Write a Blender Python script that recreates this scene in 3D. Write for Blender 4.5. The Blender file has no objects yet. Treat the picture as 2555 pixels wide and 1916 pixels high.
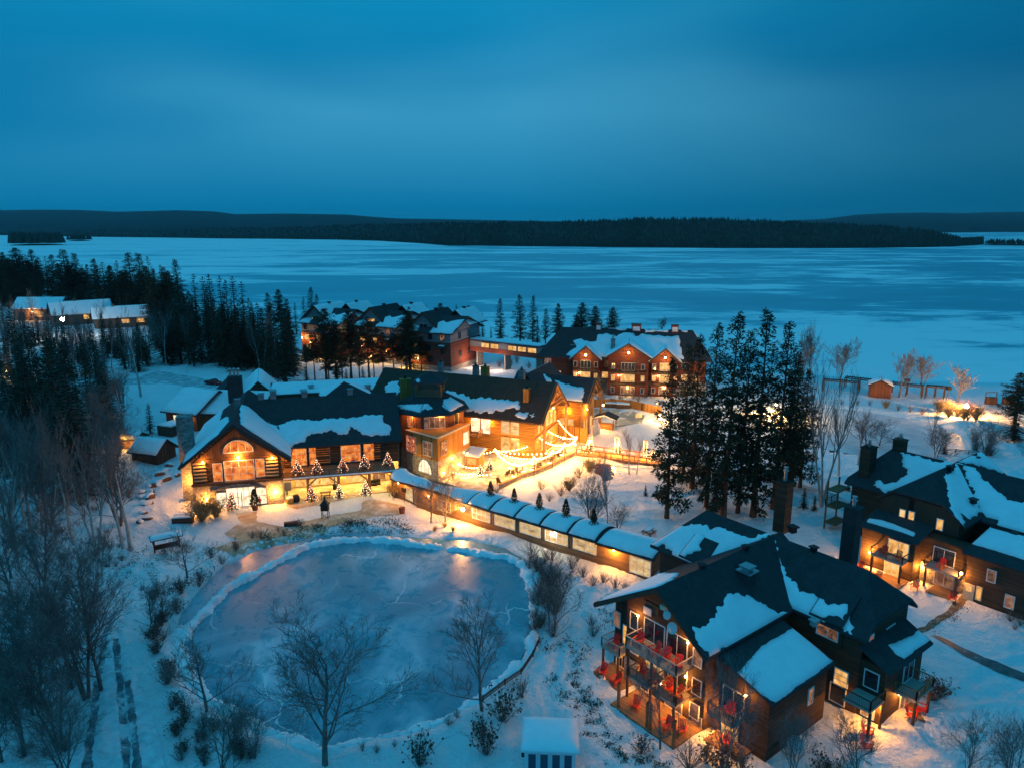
import bpy, bmesh, math, random
import numpy as np
from mathutils import Vector, Matrix
from mathutils.geometry import delaunay_2d_cdt
R = random.Random(7)
S = bpy.context.scene
COL = S.collection

# ------------------------------------------------------------------ camera
FPX, CAMH, PITCH = 1815.0, 45.0, math.radians(12.37)   # focal length in photo pixels, height over the snow, tilt below horizontal
CP, SP = math.cos(PITCH), math.sin(PITCH)
cam_data = bpy.data.cameras.new('camera'); cam = bpy.data.objects.new('camera', cam_data); COL.objects.link(cam)
cam.location = (0, 0, CAMH); cam.rotation_euler = (math.pi/2 - PITCH, 0, 0)
cam_data.sensor_fit = 'HORIZONTAL'; cam_data.sensor_width = 36.0; cam_data.lens = 36.0*FPX/2555.0
cam_data.clip_start = 0.5; cam_data.clip_end = 40000
S.camera = cam

# ------------------------------------------------------------------ world: blue-hour sky
world = bpy.data.worlds.new('World'); S.world = world; world.use_nodes = True
nt = world.node_tree; N = nt.nodes; L = nt.links
bg = N['Background']
def wn(t, **k):
    n = N.new(t)
    for a, b in k.items(): setattr(n, a, b)
    return n
sky = wn('ShaderNodeTexSky'); sky.sky_type = 'NISHITA'; sky.sun_disc = False
sky.sun_elevation = math.radians(1.0); sky.sun_rotation = math.radians(200); sky.altitude = 300; sky.dust_density = 0.4; sky.ozone_density = 4.0
tint = wn('ShaderNodeMix', data_type='RGBA', blend_type='MULTIPLY'); tint.inputs[0].default_value = 1
L.new(sky.outputs[0], tint.inputs[6]); tint.inputs[7].default_value = (0.0, 0.010, 0.03, 1)
tc = wn('ShaderNodeTexCoord'); sep = wn('ShaderNodeSeparateXYZ'); L.new(tc.outputs['Generated'], sep.inputs[0])
ramp = wn('ShaderNodeValToRGB'); L.new(sep.outputs[2], ramp.inputs[0])
def stops(rp, lst):
    els = rp.color_ramp.elements
    while len(els) < len(lst): els.new(0.5)
    for e, (p, c) in zip(els, lst): e.position = p; e.color = (*c, 1)
stops(ramp, [(0.0, (0.0, 0.185, 0.40)), (0.07, (0.001, 0.185, 0.395)), (0.17, (0.003, 0.190, 0.39)), (0.27, (0.004, 0.245, 0.465)), (0.5, (0.008, 0.28, 0.53)), (1.0, (0.022, 0.375, 0.69))])
# dimmer towards the east (right of the view), a little towards the west
side = wn('ShaderNodeMapRange'); L.new(sep.outputs[0], side.inputs[0])
side.inputs[1].default_value = 0.0; side.inputs[2].default_value = 0.62; side.inputs[3].default_value = 1.0; side.inputs[4].default_value = 0.52
mulv = wn('ShaderNodeMix', data_type='RGBA', blend_type='MULTIPLY'); mulv.inputs[0].default_value = 1
L.new(ramp.outputs[0], mulv.inputs[6]); L.new(side.outputs[0], mulv.inputs[7])
# thin streaks of high cloud
mp = wn('ShaderNodeMapping'); mp.inputs['Rotation'].default_value = (0, math.radians(14), 0); mp.inputs['Scale'].default_value = (0.9, 0.5, 3.6)
L.new(tc.outputs['Generated'], mp.inputs[0])
ns = wn('ShaderNodeTexNoise'); ns.inputs['Scale'].default_value = 1.5; ns.inputs['Detail'].default_value = 2.5; ns.inputs['Roughness'].default_value = 0.4
L.new(mp.outputs[0], ns.inputs[0])
cr = wn('ShaderNodeMapRange'); L.new(ns.outputs[0], cr.inputs[0]); cr.interpolation_type = 'SMOOTHSTEP'
cr.inputs[1].default_value = 0.34; cr.inputs[2].default_value = 0.62; cr.inputs[3].default_value = 0.0; cr.inputs[4].default_value = 1.0
el = wn('ShaderNodeMapRange'); L.new(sep.outputs[2], el.inputs[0]); el.inputs[1].default_value = 0.02; el.inputs[2].default_value = 0.14
mm = wn('ShaderNodeMath', operation='MULTIPLY'); L.new(cr.outputs[0], mm.inputs[0]); L.new(el.outputs[0], mm.inputs[1])
m3 = wn('ShaderNodeMath', operation='MULTIPLY'); L.new(mm.outputs[0], m3.inputs[0]); L.new(side.outputs[0], m3.inputs[1])
cl = wn('ShaderNodeMix', data_type='RGBA', blend_type='ADD'); L.new(m3.outputs[0], cl.inputs[0])
L.new(mulv.outputs[2], cl.inputs[6]); cl.inputs[7].default_value = (0.040, 0.125, 0.135, 1)
ad = wn('ShaderNodeMix', data_type='RGBA', blend_type='ADD'); ad.inputs[0].default_value = 1
L.new(cl.outputs[2], ad.inputs[6]); L.new(tint.outputs[2], ad.inputs[7])
L.new(ad.outputs[2], bg.inputs[0]); bg.inputs[1].default_value = 1.0

S.view_settings.view_transform = 'Standard'; S.view_settings.look = 'None'
S.view_settings.exposure = 0.0; S.view_settings.gamma = 1.0
S.render.engine = 'CYCLES'
S.cycles.use_denoising = True
S.cycles.max_bounces = 4; S.cycles.diffuse_bounces = 2; S.cycles.glossy_bounces = 2; S.cycles.transmission_bounces = 2
S.cycles.transparent_max_bounces = 6
S.cycles.sample_clamp_indirect = 4.0
S.cycles.caustics_reflective = False; S.cycles.caustics_refractive = False

# ------------------------------------------------------------------ picture <-> place
def ray(x, y):
    u = (x-1277.5)/FPX; v = (958-y)/FPX
    return Vector((u, CP+v*SP, -SP+v*CP))
EYE = Vector((0, 0, CAMH))
def W(x, y, z=0.0):
    d = ray(x, y); return EYE + d*((z-CAMH)/d.z)
def on_plane(x, y, p0, n):
    d = ray(x, y); return EYE + d*(((p0-EYE).dot(n))/d.dot(n))
def top_z(p, yt):
    k = (958-yt)/FPX
    return CAMH + p.y*(k*CP-SP)/(CP+k*SP)
def under(xt, yt, yb):          # ground pixel below a top pixel (verticals converge)
    return 1277.5+(xt-1277.5)*(9234-yb)/(9234-yt)

# ------------------------------------------------------------------ materials
MATS = {}
def mat(name, col, rough=0.8, metal=0.0, spec=0.3, emit=None, estr=0.0):
    m = bpy.data.materials.new(name); m.use_nodes = True
    b = m.node_tree.nodes['Principled BSDF']
    b.inputs['Base Color'].default_value = (*col, 1); b.inputs['Roughness'].default_value = rough
    b.inputs['Metallic'].default_value = metal; b.inputs['Specular IOR Level'].default_value = spec
    if emit: b.inputs['Emission Color'].default_value = (*emit, 1); b.inputs['Emission Strength'].default_value = estr
    MATS[name] = m; return m
class NT:
    def __init__(s, m): s.m = m; s.t = m.node_tree; s.b = s.t.nodes['Principled BSDF']
    def n(s, t, **k):
        x = s.t.nodes.new(t)
        for a, b in k.items(): setattr(x, a, b)
        return x
    def l(s, a, b): s.t.links.new(a, b)
    def pos(s, scale=(1, 1, 1), rot=(0, 0, 0), local=False):
        c = s.n('ShaderNodeTexCoord') if local else s.n('ShaderNodeNewGeometry')
        mp = s.n('ShaderNodeMapping'); mp.inputs['Scale'].default_value = scale; mp.inputs['Rotation'].default_value = rot
        s.l(c.outputs['Object'] if local else c.outputs['Position'], mp.inputs[0]); return mp.outputs[0]
    def noise(s, v, scale, detail=4, rough=0.55, dist=0.0):
        x = s.n('ShaderNodeTexNoise'); s.l(v, x.inputs[0]); x.inputs['Scale'].default_value = scale; x.inputs['Detail'].default_value = detail
        x.inputs['Roughness'].default_value = rough; x.inputs['Distortion'].default_value = dist; return x.outputs[0]
    def ramp(s, f, lst, interp='LINEAR'):
        x = s.n('ShaderNodeValToRGB'); s.l(f, x.inputs[0]); x.color_ramp.interpolation = interp; stops(x, lst); return x.outputs[0]
    def mix(s, f, a, b, mode='MIX'):
        x = s.n('ShaderNodeMix', data_type='RGBA', blend_type=mode)
        for v, i in ((f, 0), (a, 6), (b, 7)):
            if isinstance(v, (int, float)): x.inputs[i].default_value = v
            elif isinstance(v, tuple): x.inputs[i].default_value = (*v, 1)
            else: s.l(v, x.inputs[i])
        return x.outputs[2]
    def math(s, op, a, b=0.0):
        x = s.n('ShaderNodeMath', operation=op)
        for v, i in ((a, 0), (b, 1)):
            if isinstance(v, (int, float)): x.inputs[i].default_value = v
            else: s.l(v, x.inputs[i])
        return x.outputs[0]
    def bump(s, h, strength=0.5, dist=0.1):
        x = s.n('ShaderNodeBump'); s.l(h, x.inputs['Height']); x.inputs['Strength'].default_value = strength; x.inputs['Distance'].default_value = dist
        s.l(x.outputs[0], s.b.inputs['Normal'])
    def col(s, c): s.l(c, s.b.inputs['Base Color'])

def snow_mat(name, ground):
    m = mat(name, (0.82, 0.85, 0.88), 0.62, spec=0.25); t = NT(m); p = t.pos()
    n1 = t.noise(p, 0.55, 6, 0.6); n2 = t.noise(p, 3.2, 5, 0.65)
    n0 = t.noise(p, 1.7, 5, 0.62, 0.5); h = t.math('ADD', t.math('ADD', t.math('MULTIPLY', n1, 1.1), t.math('MULTIPLY', n2, 0.3)), t.math('MULTIPLY', n0, 0.55))
    if ground:
        n3 = t.noise(p, 1.3, 8, 0.75)
        c = t.ramp(n3, [(0.0, (0.5, 0.47, 0.42)), (0.30, (0.62, 0.62, 0.62)), (0.42, (0.80, 0.83, 0.86)), (1.0, (0.86, 0.89, 0.92))])
        t.col(c); t.bump(h, 1.0, 0.55)
    else:
        c = t.ramp(n1, [(0.3, (0.78, 0.81, 0.85)), (0.6, (0.86, 0.89, 0.92))]); t.col(c); t.bump(n2, 0.5, 0.08)
    return m
SNOW = snow_mat('snow_ground', True); RSNOW = snow_mat('snow_on_roof', False)

def plank_mat(name, c1, c2, step=0.22, vertical=False, rough=0.75, log=False):
    m = mat(name, c1, rough, spec=0.2); t = NT(m)
    g = t.n('ShaderNodeNewGeometry'); sp = t.n('ShaderNodeSeparateXYZ'); t.l(g.outputs['Position'], sp.inputs[0])
    if vertical:
        a = t.math('ADD', t.math('MULTIPLY', sp.outputs[0], 0.83), t.math('MULTIPLY', sp.outputs[1], 0.71))
    else:
        a = sp.outputs[2]
    f = t.math('FRACT', t.math('DIVIDE', a, step))
    idx = t.math('FLOOR', t.math('DIVIDE', a, step))
    wn_ = t.n('ShaderNodeTexWhiteNoise', noise_dimensions='1D'); t.l(idx, wn_.inputs[1])
    streak = t.noise(t.pos((0.7, 0.7, 7) if not vertical else (5, 5, 0.4)), 1.6, 5, 0.6)
    var = t.math('ADD', t.math('MULTIPLY', wn_.outputs[0], 0.35), t.math('MULTIPLY', streak, 0.9))
    c = t.ramp(var, [(0.25, tuple(0.62*x for x in c1)), (0.6, c1), (0.95, c2)])
    gap = t.math('LESS_THAN', f, 0.10 if not log else 0.16)
    t.col(t.mix(gap, c, tuple(0.25*x for x in c1)))
    if log:
        hh = t.math('SINE', t.math('MULTIPLY', f, math.pi)); t.bump(hh, 1.0, 0.12)
    else:
        t.bump(t.math('SUBTRACT', f, gap), 0.5, 0.03)
    return m
LOGD = plank_mat('dark_brown_siding', (0.075, 0.045, 0.03), (0.125, 0.078, 0.05))
BATD = plank_mat('dark_brown_board_and_batten', (0.10, 0.056, 0.036), (0.165, 0.10, 0.062), 0.34, True)
REDW = plank_mat('red_brown_siding', (0.19, 0.05, 0.032), (0.26, 0.078, 0.046), 0.20)
LOGO = plank_mat('honey_log_wall', (0.44, 0.20, 0.045), (0.54, 0.27, 0.065), 0.34, log=True)
BATO = plank_mat('honey_brown_board_and_batten', (0.38, 0.17, 0.042), (0.46, 0.22, 0.058), 0.42, True)
BATR = plank_mat('red_brown_board_and_batten', (0.20, 0.075, 0.04), (0.27, 0.11, 0.06), 0.40, True)
LODG = plank_mat('lodge_timber_wall', (0.15, 0.072, 0.038), (0.21, 0.11, 0.06), 0.34, log=True)
LODB = plank_mat('lodge_timber_boards', (0.13, 0.062, 0.034), (0.19, 0.10, 0.055), 0.38, True)
GREY = plank_mat('grey_painted_panel', (0.24, 0.25, 0.27), (0.29, 0.30, 0.32), 0.25)
CORR = plank_mat('tan_brown_siding', (0.20, 0.12, 0.062), (0.28, 0.17, 0.09), 0.24)
DECK = plank_mat('deck_boards', (0.26, 0.15, 0.08), (0.36, 0.22, 0.12), 0.16, True)
BEAM = mat('timber_beam', (0.24, 0.12, 0.055), 0.7); DBEAM = mat('dark_timber', (0.075, 0.046, 0.03), 0.75)
RBEAM = mat('weathered_grey_timber', (0.36, 0.34, 0.31), 0.8)
def stone_mat(name, a, b):
    m = mat(name, a, 0.85, spec=0.2); t = NT(m)
    v = t.n('ShaderNodeTexVoronoi'); v.inputs['Scale'].default_value = 2.1; t.l(t.pos((1, 1, 1.9)), v.inputs[0])
    e = t.n('ShaderNodeTexVoronoi', feature='DISTANCE_TO_EDGE'); e.inputs['Scale'].default_value = 2.1; t.l(t.pos((1, 1, 1.9)), e.inputs[0])
    c = t.ramp(v.outputs['Color'], [(0.1, a), (0.5, tuple(0.5*(x+y) for x, y in zip(a, b))), (0.9, b)])
    edge = t.math('LESS_THAN', e.outputs[0], 0.055)
    t.col(t.mix(edge, c, (0.16, 0.145, 0.13))); t.bump(e.outputs[0], 0.8, 0.1); return m
STONE = stone_mat('field_stone', (0.20, 0.18, 0.16), (0.46, 0.42, 0.38)); STONED = stone_mat('grey_field_stone', (0.13, 0.13, 0.13), (0.36, 0.35, 0.34))
def shingle_mat(name, a, b):
    m = mat(name, a, 0.9, spec=0.12); t = NT(m)
    n = t.noise(t.pos(), 1.1, 6, 0.7); n2 = t.noise(t.pos((1, 1, 4)), 6, 3, 0.6)
    c = t.ramp(t.math('ADD', t.math('MULTIPLY', n, 0.6), t.math('MULTIPLY', n2, 0.4)), [(0.3, a), (0.7, b)]); t.col(c)
    g = t.n('ShaderNodeNewGeometry'); sp = t.n('ShaderNodeSeparateXYZ'); t.l(g.outputs['Position'], sp.inputs[0])
    f = t.math('FRACT', t.math('MULTIPLY', sp.outputs[2], 6.0)); t.bump(t.math('ADD', f, n2), 0.35, 0.03); return m
SHD = shingle_mat('dark_asphalt_shingle', (0.026, 0.031, 0.036), (0.062, 0.066, 0.07))
SHB = shingle_mat('brown_asphalt_shingle', (0.052, 0.034, 0.026), (0.105, 0.066, 0.048))
WHITE = mat('white_window_frame', (0.72, 0.74, 0.76), 0.5); DARKF = mat('dark_bronze_frame', (0.05, 0.045, 0.04), 0.5)
TANF = mat('pale_wood_frame', (0.50, 0.36, 0.20), 0.6)
METAL = mat('galvanised_metal', (0.42, 0.44, 0.46), 0.35, 0.8); BLACKM = mat('black_metal', (0.02, 0.02, 0.022), 0.5, 0.3)
DISH = mat('pale_dish_enamel', (0.62, 0.64, 0.66), 0.4)
RED = mat('red_chair_paint', (0.58, 0.035, 0.025), 0.45); CARRED = mat('red_car_paint', (0.36, 0.015, 0.012), 0.25, 0.2, 0.6)
CARDARK = mat('dark_car_paint', (0.02, 0.022, 0.025), 0.25, 0.2, 0.6); RUBBER = mat('tyre_rubber', (0.02, 0.02, 0.02), 0.9)
GLASSD = mat('dark_window_glass', (0.016, 0.022, 0.03), 0.08, spec=0.8)
CREAM = mat('cream_door', (0.62, 0.52, 0.36), 0.6); YELLOW = mat('yellow_planter', (0.62, 0.36, 0.05), 0.6)
BLUEJ = mat('blue_jacket', (0.03, 0.06, 0.16), 0.8); REDJ = mat('red_jacket', (0.45, 0.05, 0.03), 0.8); SKIN = mat('skin', (0.55, 0.32, 0.22), 0.6); PANTS = mat('dark_trousers', (0.03, 0.03, 0.04), 0.85); HAIR = mat('dark_hair', (0.03, 0.02, 0.015), 0.7)
WHITEP = mat('white_painted_wood', (0.66, 0.70, 0.74), 0.6); BLUEP = mat('dark_blue_panel', (0.05, 0.08, 0.13), 0.5)
TARP = mat('snowy_wrapped_shrub', (0.70, 0.70, 0.74), 0.8)
def glow(name, cols, strength, scale=0.9, stretch=(1, 1, 1)):
    m = mat(name, (0.05, 0.03, 0.02), 0.12, spec=0.5); t = NT(m)
    n = t.noise(t.pos(stretch), scale, 5, 0.6, 0.6)
    c = t.ramp(n, cols); t.l(c, t.b.inputs['Emission Color']); t.b.inputs['Emission Strength'].default_value = strength; return m
P_ORANGE = glow('amber_lit_room', [(0.30, (0.16, 0.018, 0.004)), (0.42, (0.65, 0.12, 0.015)), (0.55, (1.0, 0.28, 0.04)), (0.70, (1.0, 0.55, 0.16))], 0.95, 1.1)
P_WARM = glow('warm_lit_room', [(0.30, (0.35, 0.14, 0.03)), (0.5, (1.0, 0.48, 0.12)), (0.68, (1.0, 0.72, 0.34))], 0.95, 1.0)
P_WHITE = glow('bright_lit_room', [(0.30, (0.55, 0.38, 0.2)), (0.48, (1.0, 0.8, 0.5)), (0.66, (1.0, 0.9, 0.7))], 1.3, 0.9)
P_GAL = glow('gallery_interior_light', [(0.28, (0.30, 0.16, 0.05)), (0.45, (0.85, 0.52, 0.2)), (0.6, (1.0, 0.74, 0.38)), (0.75, (1.0, 0.86, 0.6))], 0.72, 0.8, (1, 1, 2.5))
P_DIM = glow('dim_lit_room', [(0.35, (0.05, 0.025, 0.02)), (0.55, (0.5, 0.22, 0.12)), (0.7, (0.9, 0.5, 0.3))], 0.42, 1.2)
P_TREE = glow('dark_room_with_tree_lights', [(0.40, (0.02, 0.008, 0.006)), (0.52, (0.35, 0.04, 0.01)), (0.60, (1.0, 0.3, 0.1)), (0.66, (1.0, 0.8, 0.55))], 1.0, 3.6)
BULB = mat('warm_bulb', (0.8, 0.6, 0.3), 0.4, emit=(1.0, 0.66, 0.28), estr=14)
BULBW = mat('white_bulb', (0.8, 0.8, 0.8), 0.4, emit=(1.0, 0.93, 0.82), estr=22)
LAMPG = mat('lamp_glass', (0.8, 0.6, 0.3), 0.4, emit=(1.0, 0.6, 0.2), estr=30)
FAIRYW = mat('white_fairy_light', (0.8, 0.7, 0.6), 0.4, emit=(1.0, 0.74, 0.42), estr=4.5)
FAIRYR = mat('red_fairy_light', (0.6, 0.1, 0.05), 0.4, emit=(1.0, 0.10, 0.03), estr=3.0)
def bark_mat(name, a, b, scale=4):
    m = mat(name, a, 0.9, spec=0.1); t = NT(m); n = t.noise(t.pos((1, 1, 0.35), local=True), scale, 5, 0.65); t.col(t.ramp(n, [(0.35, a), (0.65, b)])); return m
BARKP = bark_mat('reddish_pine_bark', (0.075, 0.042, 0.03), (0.16, 0.085, 0.055)); BARKB = bark_mat('bare_twig_bark', (0.10, 0.092, 0.088), (0.24, 0.22, 0.21))
BIRCH = bark_mat('pale_birch_bark', (0.30, 0.26, 0.24), (0.60, 0.56, 0.53), 6); REDTW = bark_mat('russet_twig', (0.11, 0.045, 0.03), (0.2, 0.09, 0.05))
def leaf_mat(name, a, b):
    m = mat(name, a, 0.8, spec=0.15); t = NT(m); n = t.noise(t.pos(local=True), 0.8, 4, 0.6)
    oi = t.n('ShaderNodeObjectInfo'); f = t.math('ADD', n, t.math('MULTIPLY', t.math('SUBTRACT', oi.outputs['Random'], 0.5), 0.25))
    t.col(t.ramp(f, [(0.3, a), (0.7, b)])); return m
NEED = leaf_mat('dark_spruce_needles', (0.018, 0.028, 0.018), (0.05, 0.062, 0.036)); NEEDP = leaf_mat('pine_needles', (0.022, 0.030, 0.016), (0.065, 0.068, 0.034))
FARF = leaf_mat('far_forest_needles', (0.014, 0.022, 0.020), (0.045, 0.055, 0.045)); DRYL = leaf_mat('dry_leaves', (0.05, 0.042, 0.03), (0.12, 0.08, 0.05)); GOLD = leaf_mat('straw_grass', (0.26, 0.19, 0.09), (0.40, 0.30, 0.15))
ROCKM = bark_mat('brown_boulder', (0.11, 0.06, 0.042), (0.22, 0.13, 0.09), 1.5); TERRA = mat('terracotta_pot', (0.20, 0.10, 0.06), 0.8)
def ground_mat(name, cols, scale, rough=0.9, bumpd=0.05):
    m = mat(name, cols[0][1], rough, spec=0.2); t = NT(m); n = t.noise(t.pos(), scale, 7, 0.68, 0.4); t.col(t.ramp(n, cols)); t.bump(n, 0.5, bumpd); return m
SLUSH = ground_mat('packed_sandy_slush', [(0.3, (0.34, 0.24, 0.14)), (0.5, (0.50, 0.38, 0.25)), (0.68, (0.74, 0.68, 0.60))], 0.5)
ROADM = ground_mat('packed_snow_road', [(0.3, (0.24, 0.26, 0.28)), (0.5, (0.44, 0.47, 0.50)), (0.68, (0.66, 0.70, 0.73))], 0.45)
DIRT = ground_mat('bare_earth_path', [(0.35, (0.10, 0.07, 0.045)), (0.55, (0.20, 0.14, 0.09)), (0.7, (0.6, 0.58, 0.56))], 1.6)
WETP = ground_mat('wet_grey_path', [(0.35, (0.07, 0.075, 0.08)), (0.6, (0.15, 0.155, 0.16)), (0.74, (0.6, 0.62, 0.65))], 0.9, 0.45)
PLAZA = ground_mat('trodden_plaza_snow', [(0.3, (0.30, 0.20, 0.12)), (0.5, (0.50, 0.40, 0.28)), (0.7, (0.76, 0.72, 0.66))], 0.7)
def ice_mat():
    m = mat('pond_ice', (0.2, 0.3, 0.36), 0.3, spec=0.45); t = NT(m); p = t.pos((1.0, 0.75, 1))
    a = t.noise(p, 0.075, 7, 0.55, 1.4); b = t.noise(p, 0.45, 6, 0.7, 0.6)
    f = t.math('ADD', t.math('MULTIPLY', a, 0.78), t.math('MULTIPLY', b, 0.22))
    t.col(t.ramp(f, [(0.36, (0.05, 0.24, 0.31)), (0.49, (0.08, 0.30, 0.38)), (0.56, (0.20, 0.42, 0.50)), (0.64, (0.46, 0.60, 0.66)), (0.72, (0.70, 0.74, 0.76))]))
    v = t.n('ShaderNodeTexVoronoi', feature='DISTANCE_TO_EDGE'); v.inputs['Scale'].default_value = 0.11
    wv = t.n('ShaderNodeVectorMath', operation='ADD'); t.l(p, wv.inputs[0])
    nz = t.n('ShaderNodeTexNoise'); t.l(p, nz.inputs[0]); nz.inputs['Scale'].default_value = 0.25; nz.inputs['Detail'].default_value = 4
    sc = t.n('ShaderNodeVectorMath', operation='SCALE'); t.l(nz.outputs['Color'], sc.inputs[0]); sc.inputs['Scale'].default_value = 5.0; t.l(sc.outputs[0], wv.inputs[1]); t.l(wv.outputs[0], v.inputs[0])
    big = t.noise(t.pos(), 0.06, 2, 0.5); crack = t.math('MULTIPLY', t.math('LESS_THAN', v.outputs[0], 0.010), t.ramp(big, [(0.5, (0, 0, 0)), (0.58, (1, 1, 1))]))
    old = t.b.inputs['Base Color'].links[0].from_socket; t.col(t.mix(t.math('MULTIPLY', crack, 0.75), old, (0.75, 0.78, 0.80)))
    t.l(t.ramp(b, [(0.35, (0.16,)*3), (0.65, (0.48,)*3)]), t.b.inputs['Roughness'])
    t.bump(t.math('ADD', b, t.math('MULTIPLY', t.math('LESS_THAN', v.outputs[0], 0.006), 0.5)), 0.25, 0.05); return m
ICE = ice_mat()
def lake_mat():
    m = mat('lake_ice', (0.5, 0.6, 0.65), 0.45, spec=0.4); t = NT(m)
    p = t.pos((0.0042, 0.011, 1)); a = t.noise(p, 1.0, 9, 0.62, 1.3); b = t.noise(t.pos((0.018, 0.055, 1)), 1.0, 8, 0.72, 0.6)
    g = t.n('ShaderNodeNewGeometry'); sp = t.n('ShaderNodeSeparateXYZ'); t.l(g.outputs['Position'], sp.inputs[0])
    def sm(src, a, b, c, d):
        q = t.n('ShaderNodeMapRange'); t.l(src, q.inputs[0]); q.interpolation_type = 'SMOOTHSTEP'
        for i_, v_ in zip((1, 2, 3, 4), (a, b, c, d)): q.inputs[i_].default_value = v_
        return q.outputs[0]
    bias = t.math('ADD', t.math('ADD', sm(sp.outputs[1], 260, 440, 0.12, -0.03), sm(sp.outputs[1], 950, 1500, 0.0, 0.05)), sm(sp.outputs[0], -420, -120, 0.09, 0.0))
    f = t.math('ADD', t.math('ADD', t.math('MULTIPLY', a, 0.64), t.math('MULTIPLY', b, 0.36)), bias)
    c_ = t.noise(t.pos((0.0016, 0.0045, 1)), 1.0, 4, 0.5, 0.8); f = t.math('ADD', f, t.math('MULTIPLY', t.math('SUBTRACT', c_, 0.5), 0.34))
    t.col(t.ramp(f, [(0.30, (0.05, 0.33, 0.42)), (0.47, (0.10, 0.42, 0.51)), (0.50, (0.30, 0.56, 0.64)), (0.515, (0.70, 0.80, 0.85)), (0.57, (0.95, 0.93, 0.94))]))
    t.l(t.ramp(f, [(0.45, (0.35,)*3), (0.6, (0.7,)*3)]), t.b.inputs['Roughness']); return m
LAKE = lake_mat()
def hill_mat(name, a, b, sc):
    m = mat(name, a, 0.95, spec=0.05); t = NT(m); n = t.noise(t.pos((1, 1, 2)), sc, 6, 0.65); t.col(t.ramp(n, [(0.35, a), (0.65, b)])); return m
HILLF = hill_mat('distant_wooded_hill', (0.016, 0.030, 0.036), (0.040, 0.062, 0.068), 0.010); HILLN = hill_mat('wooded_shore', (0.014, 0.022, 0.020), (0.05, 0.056, 0.048), 0.05)

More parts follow.
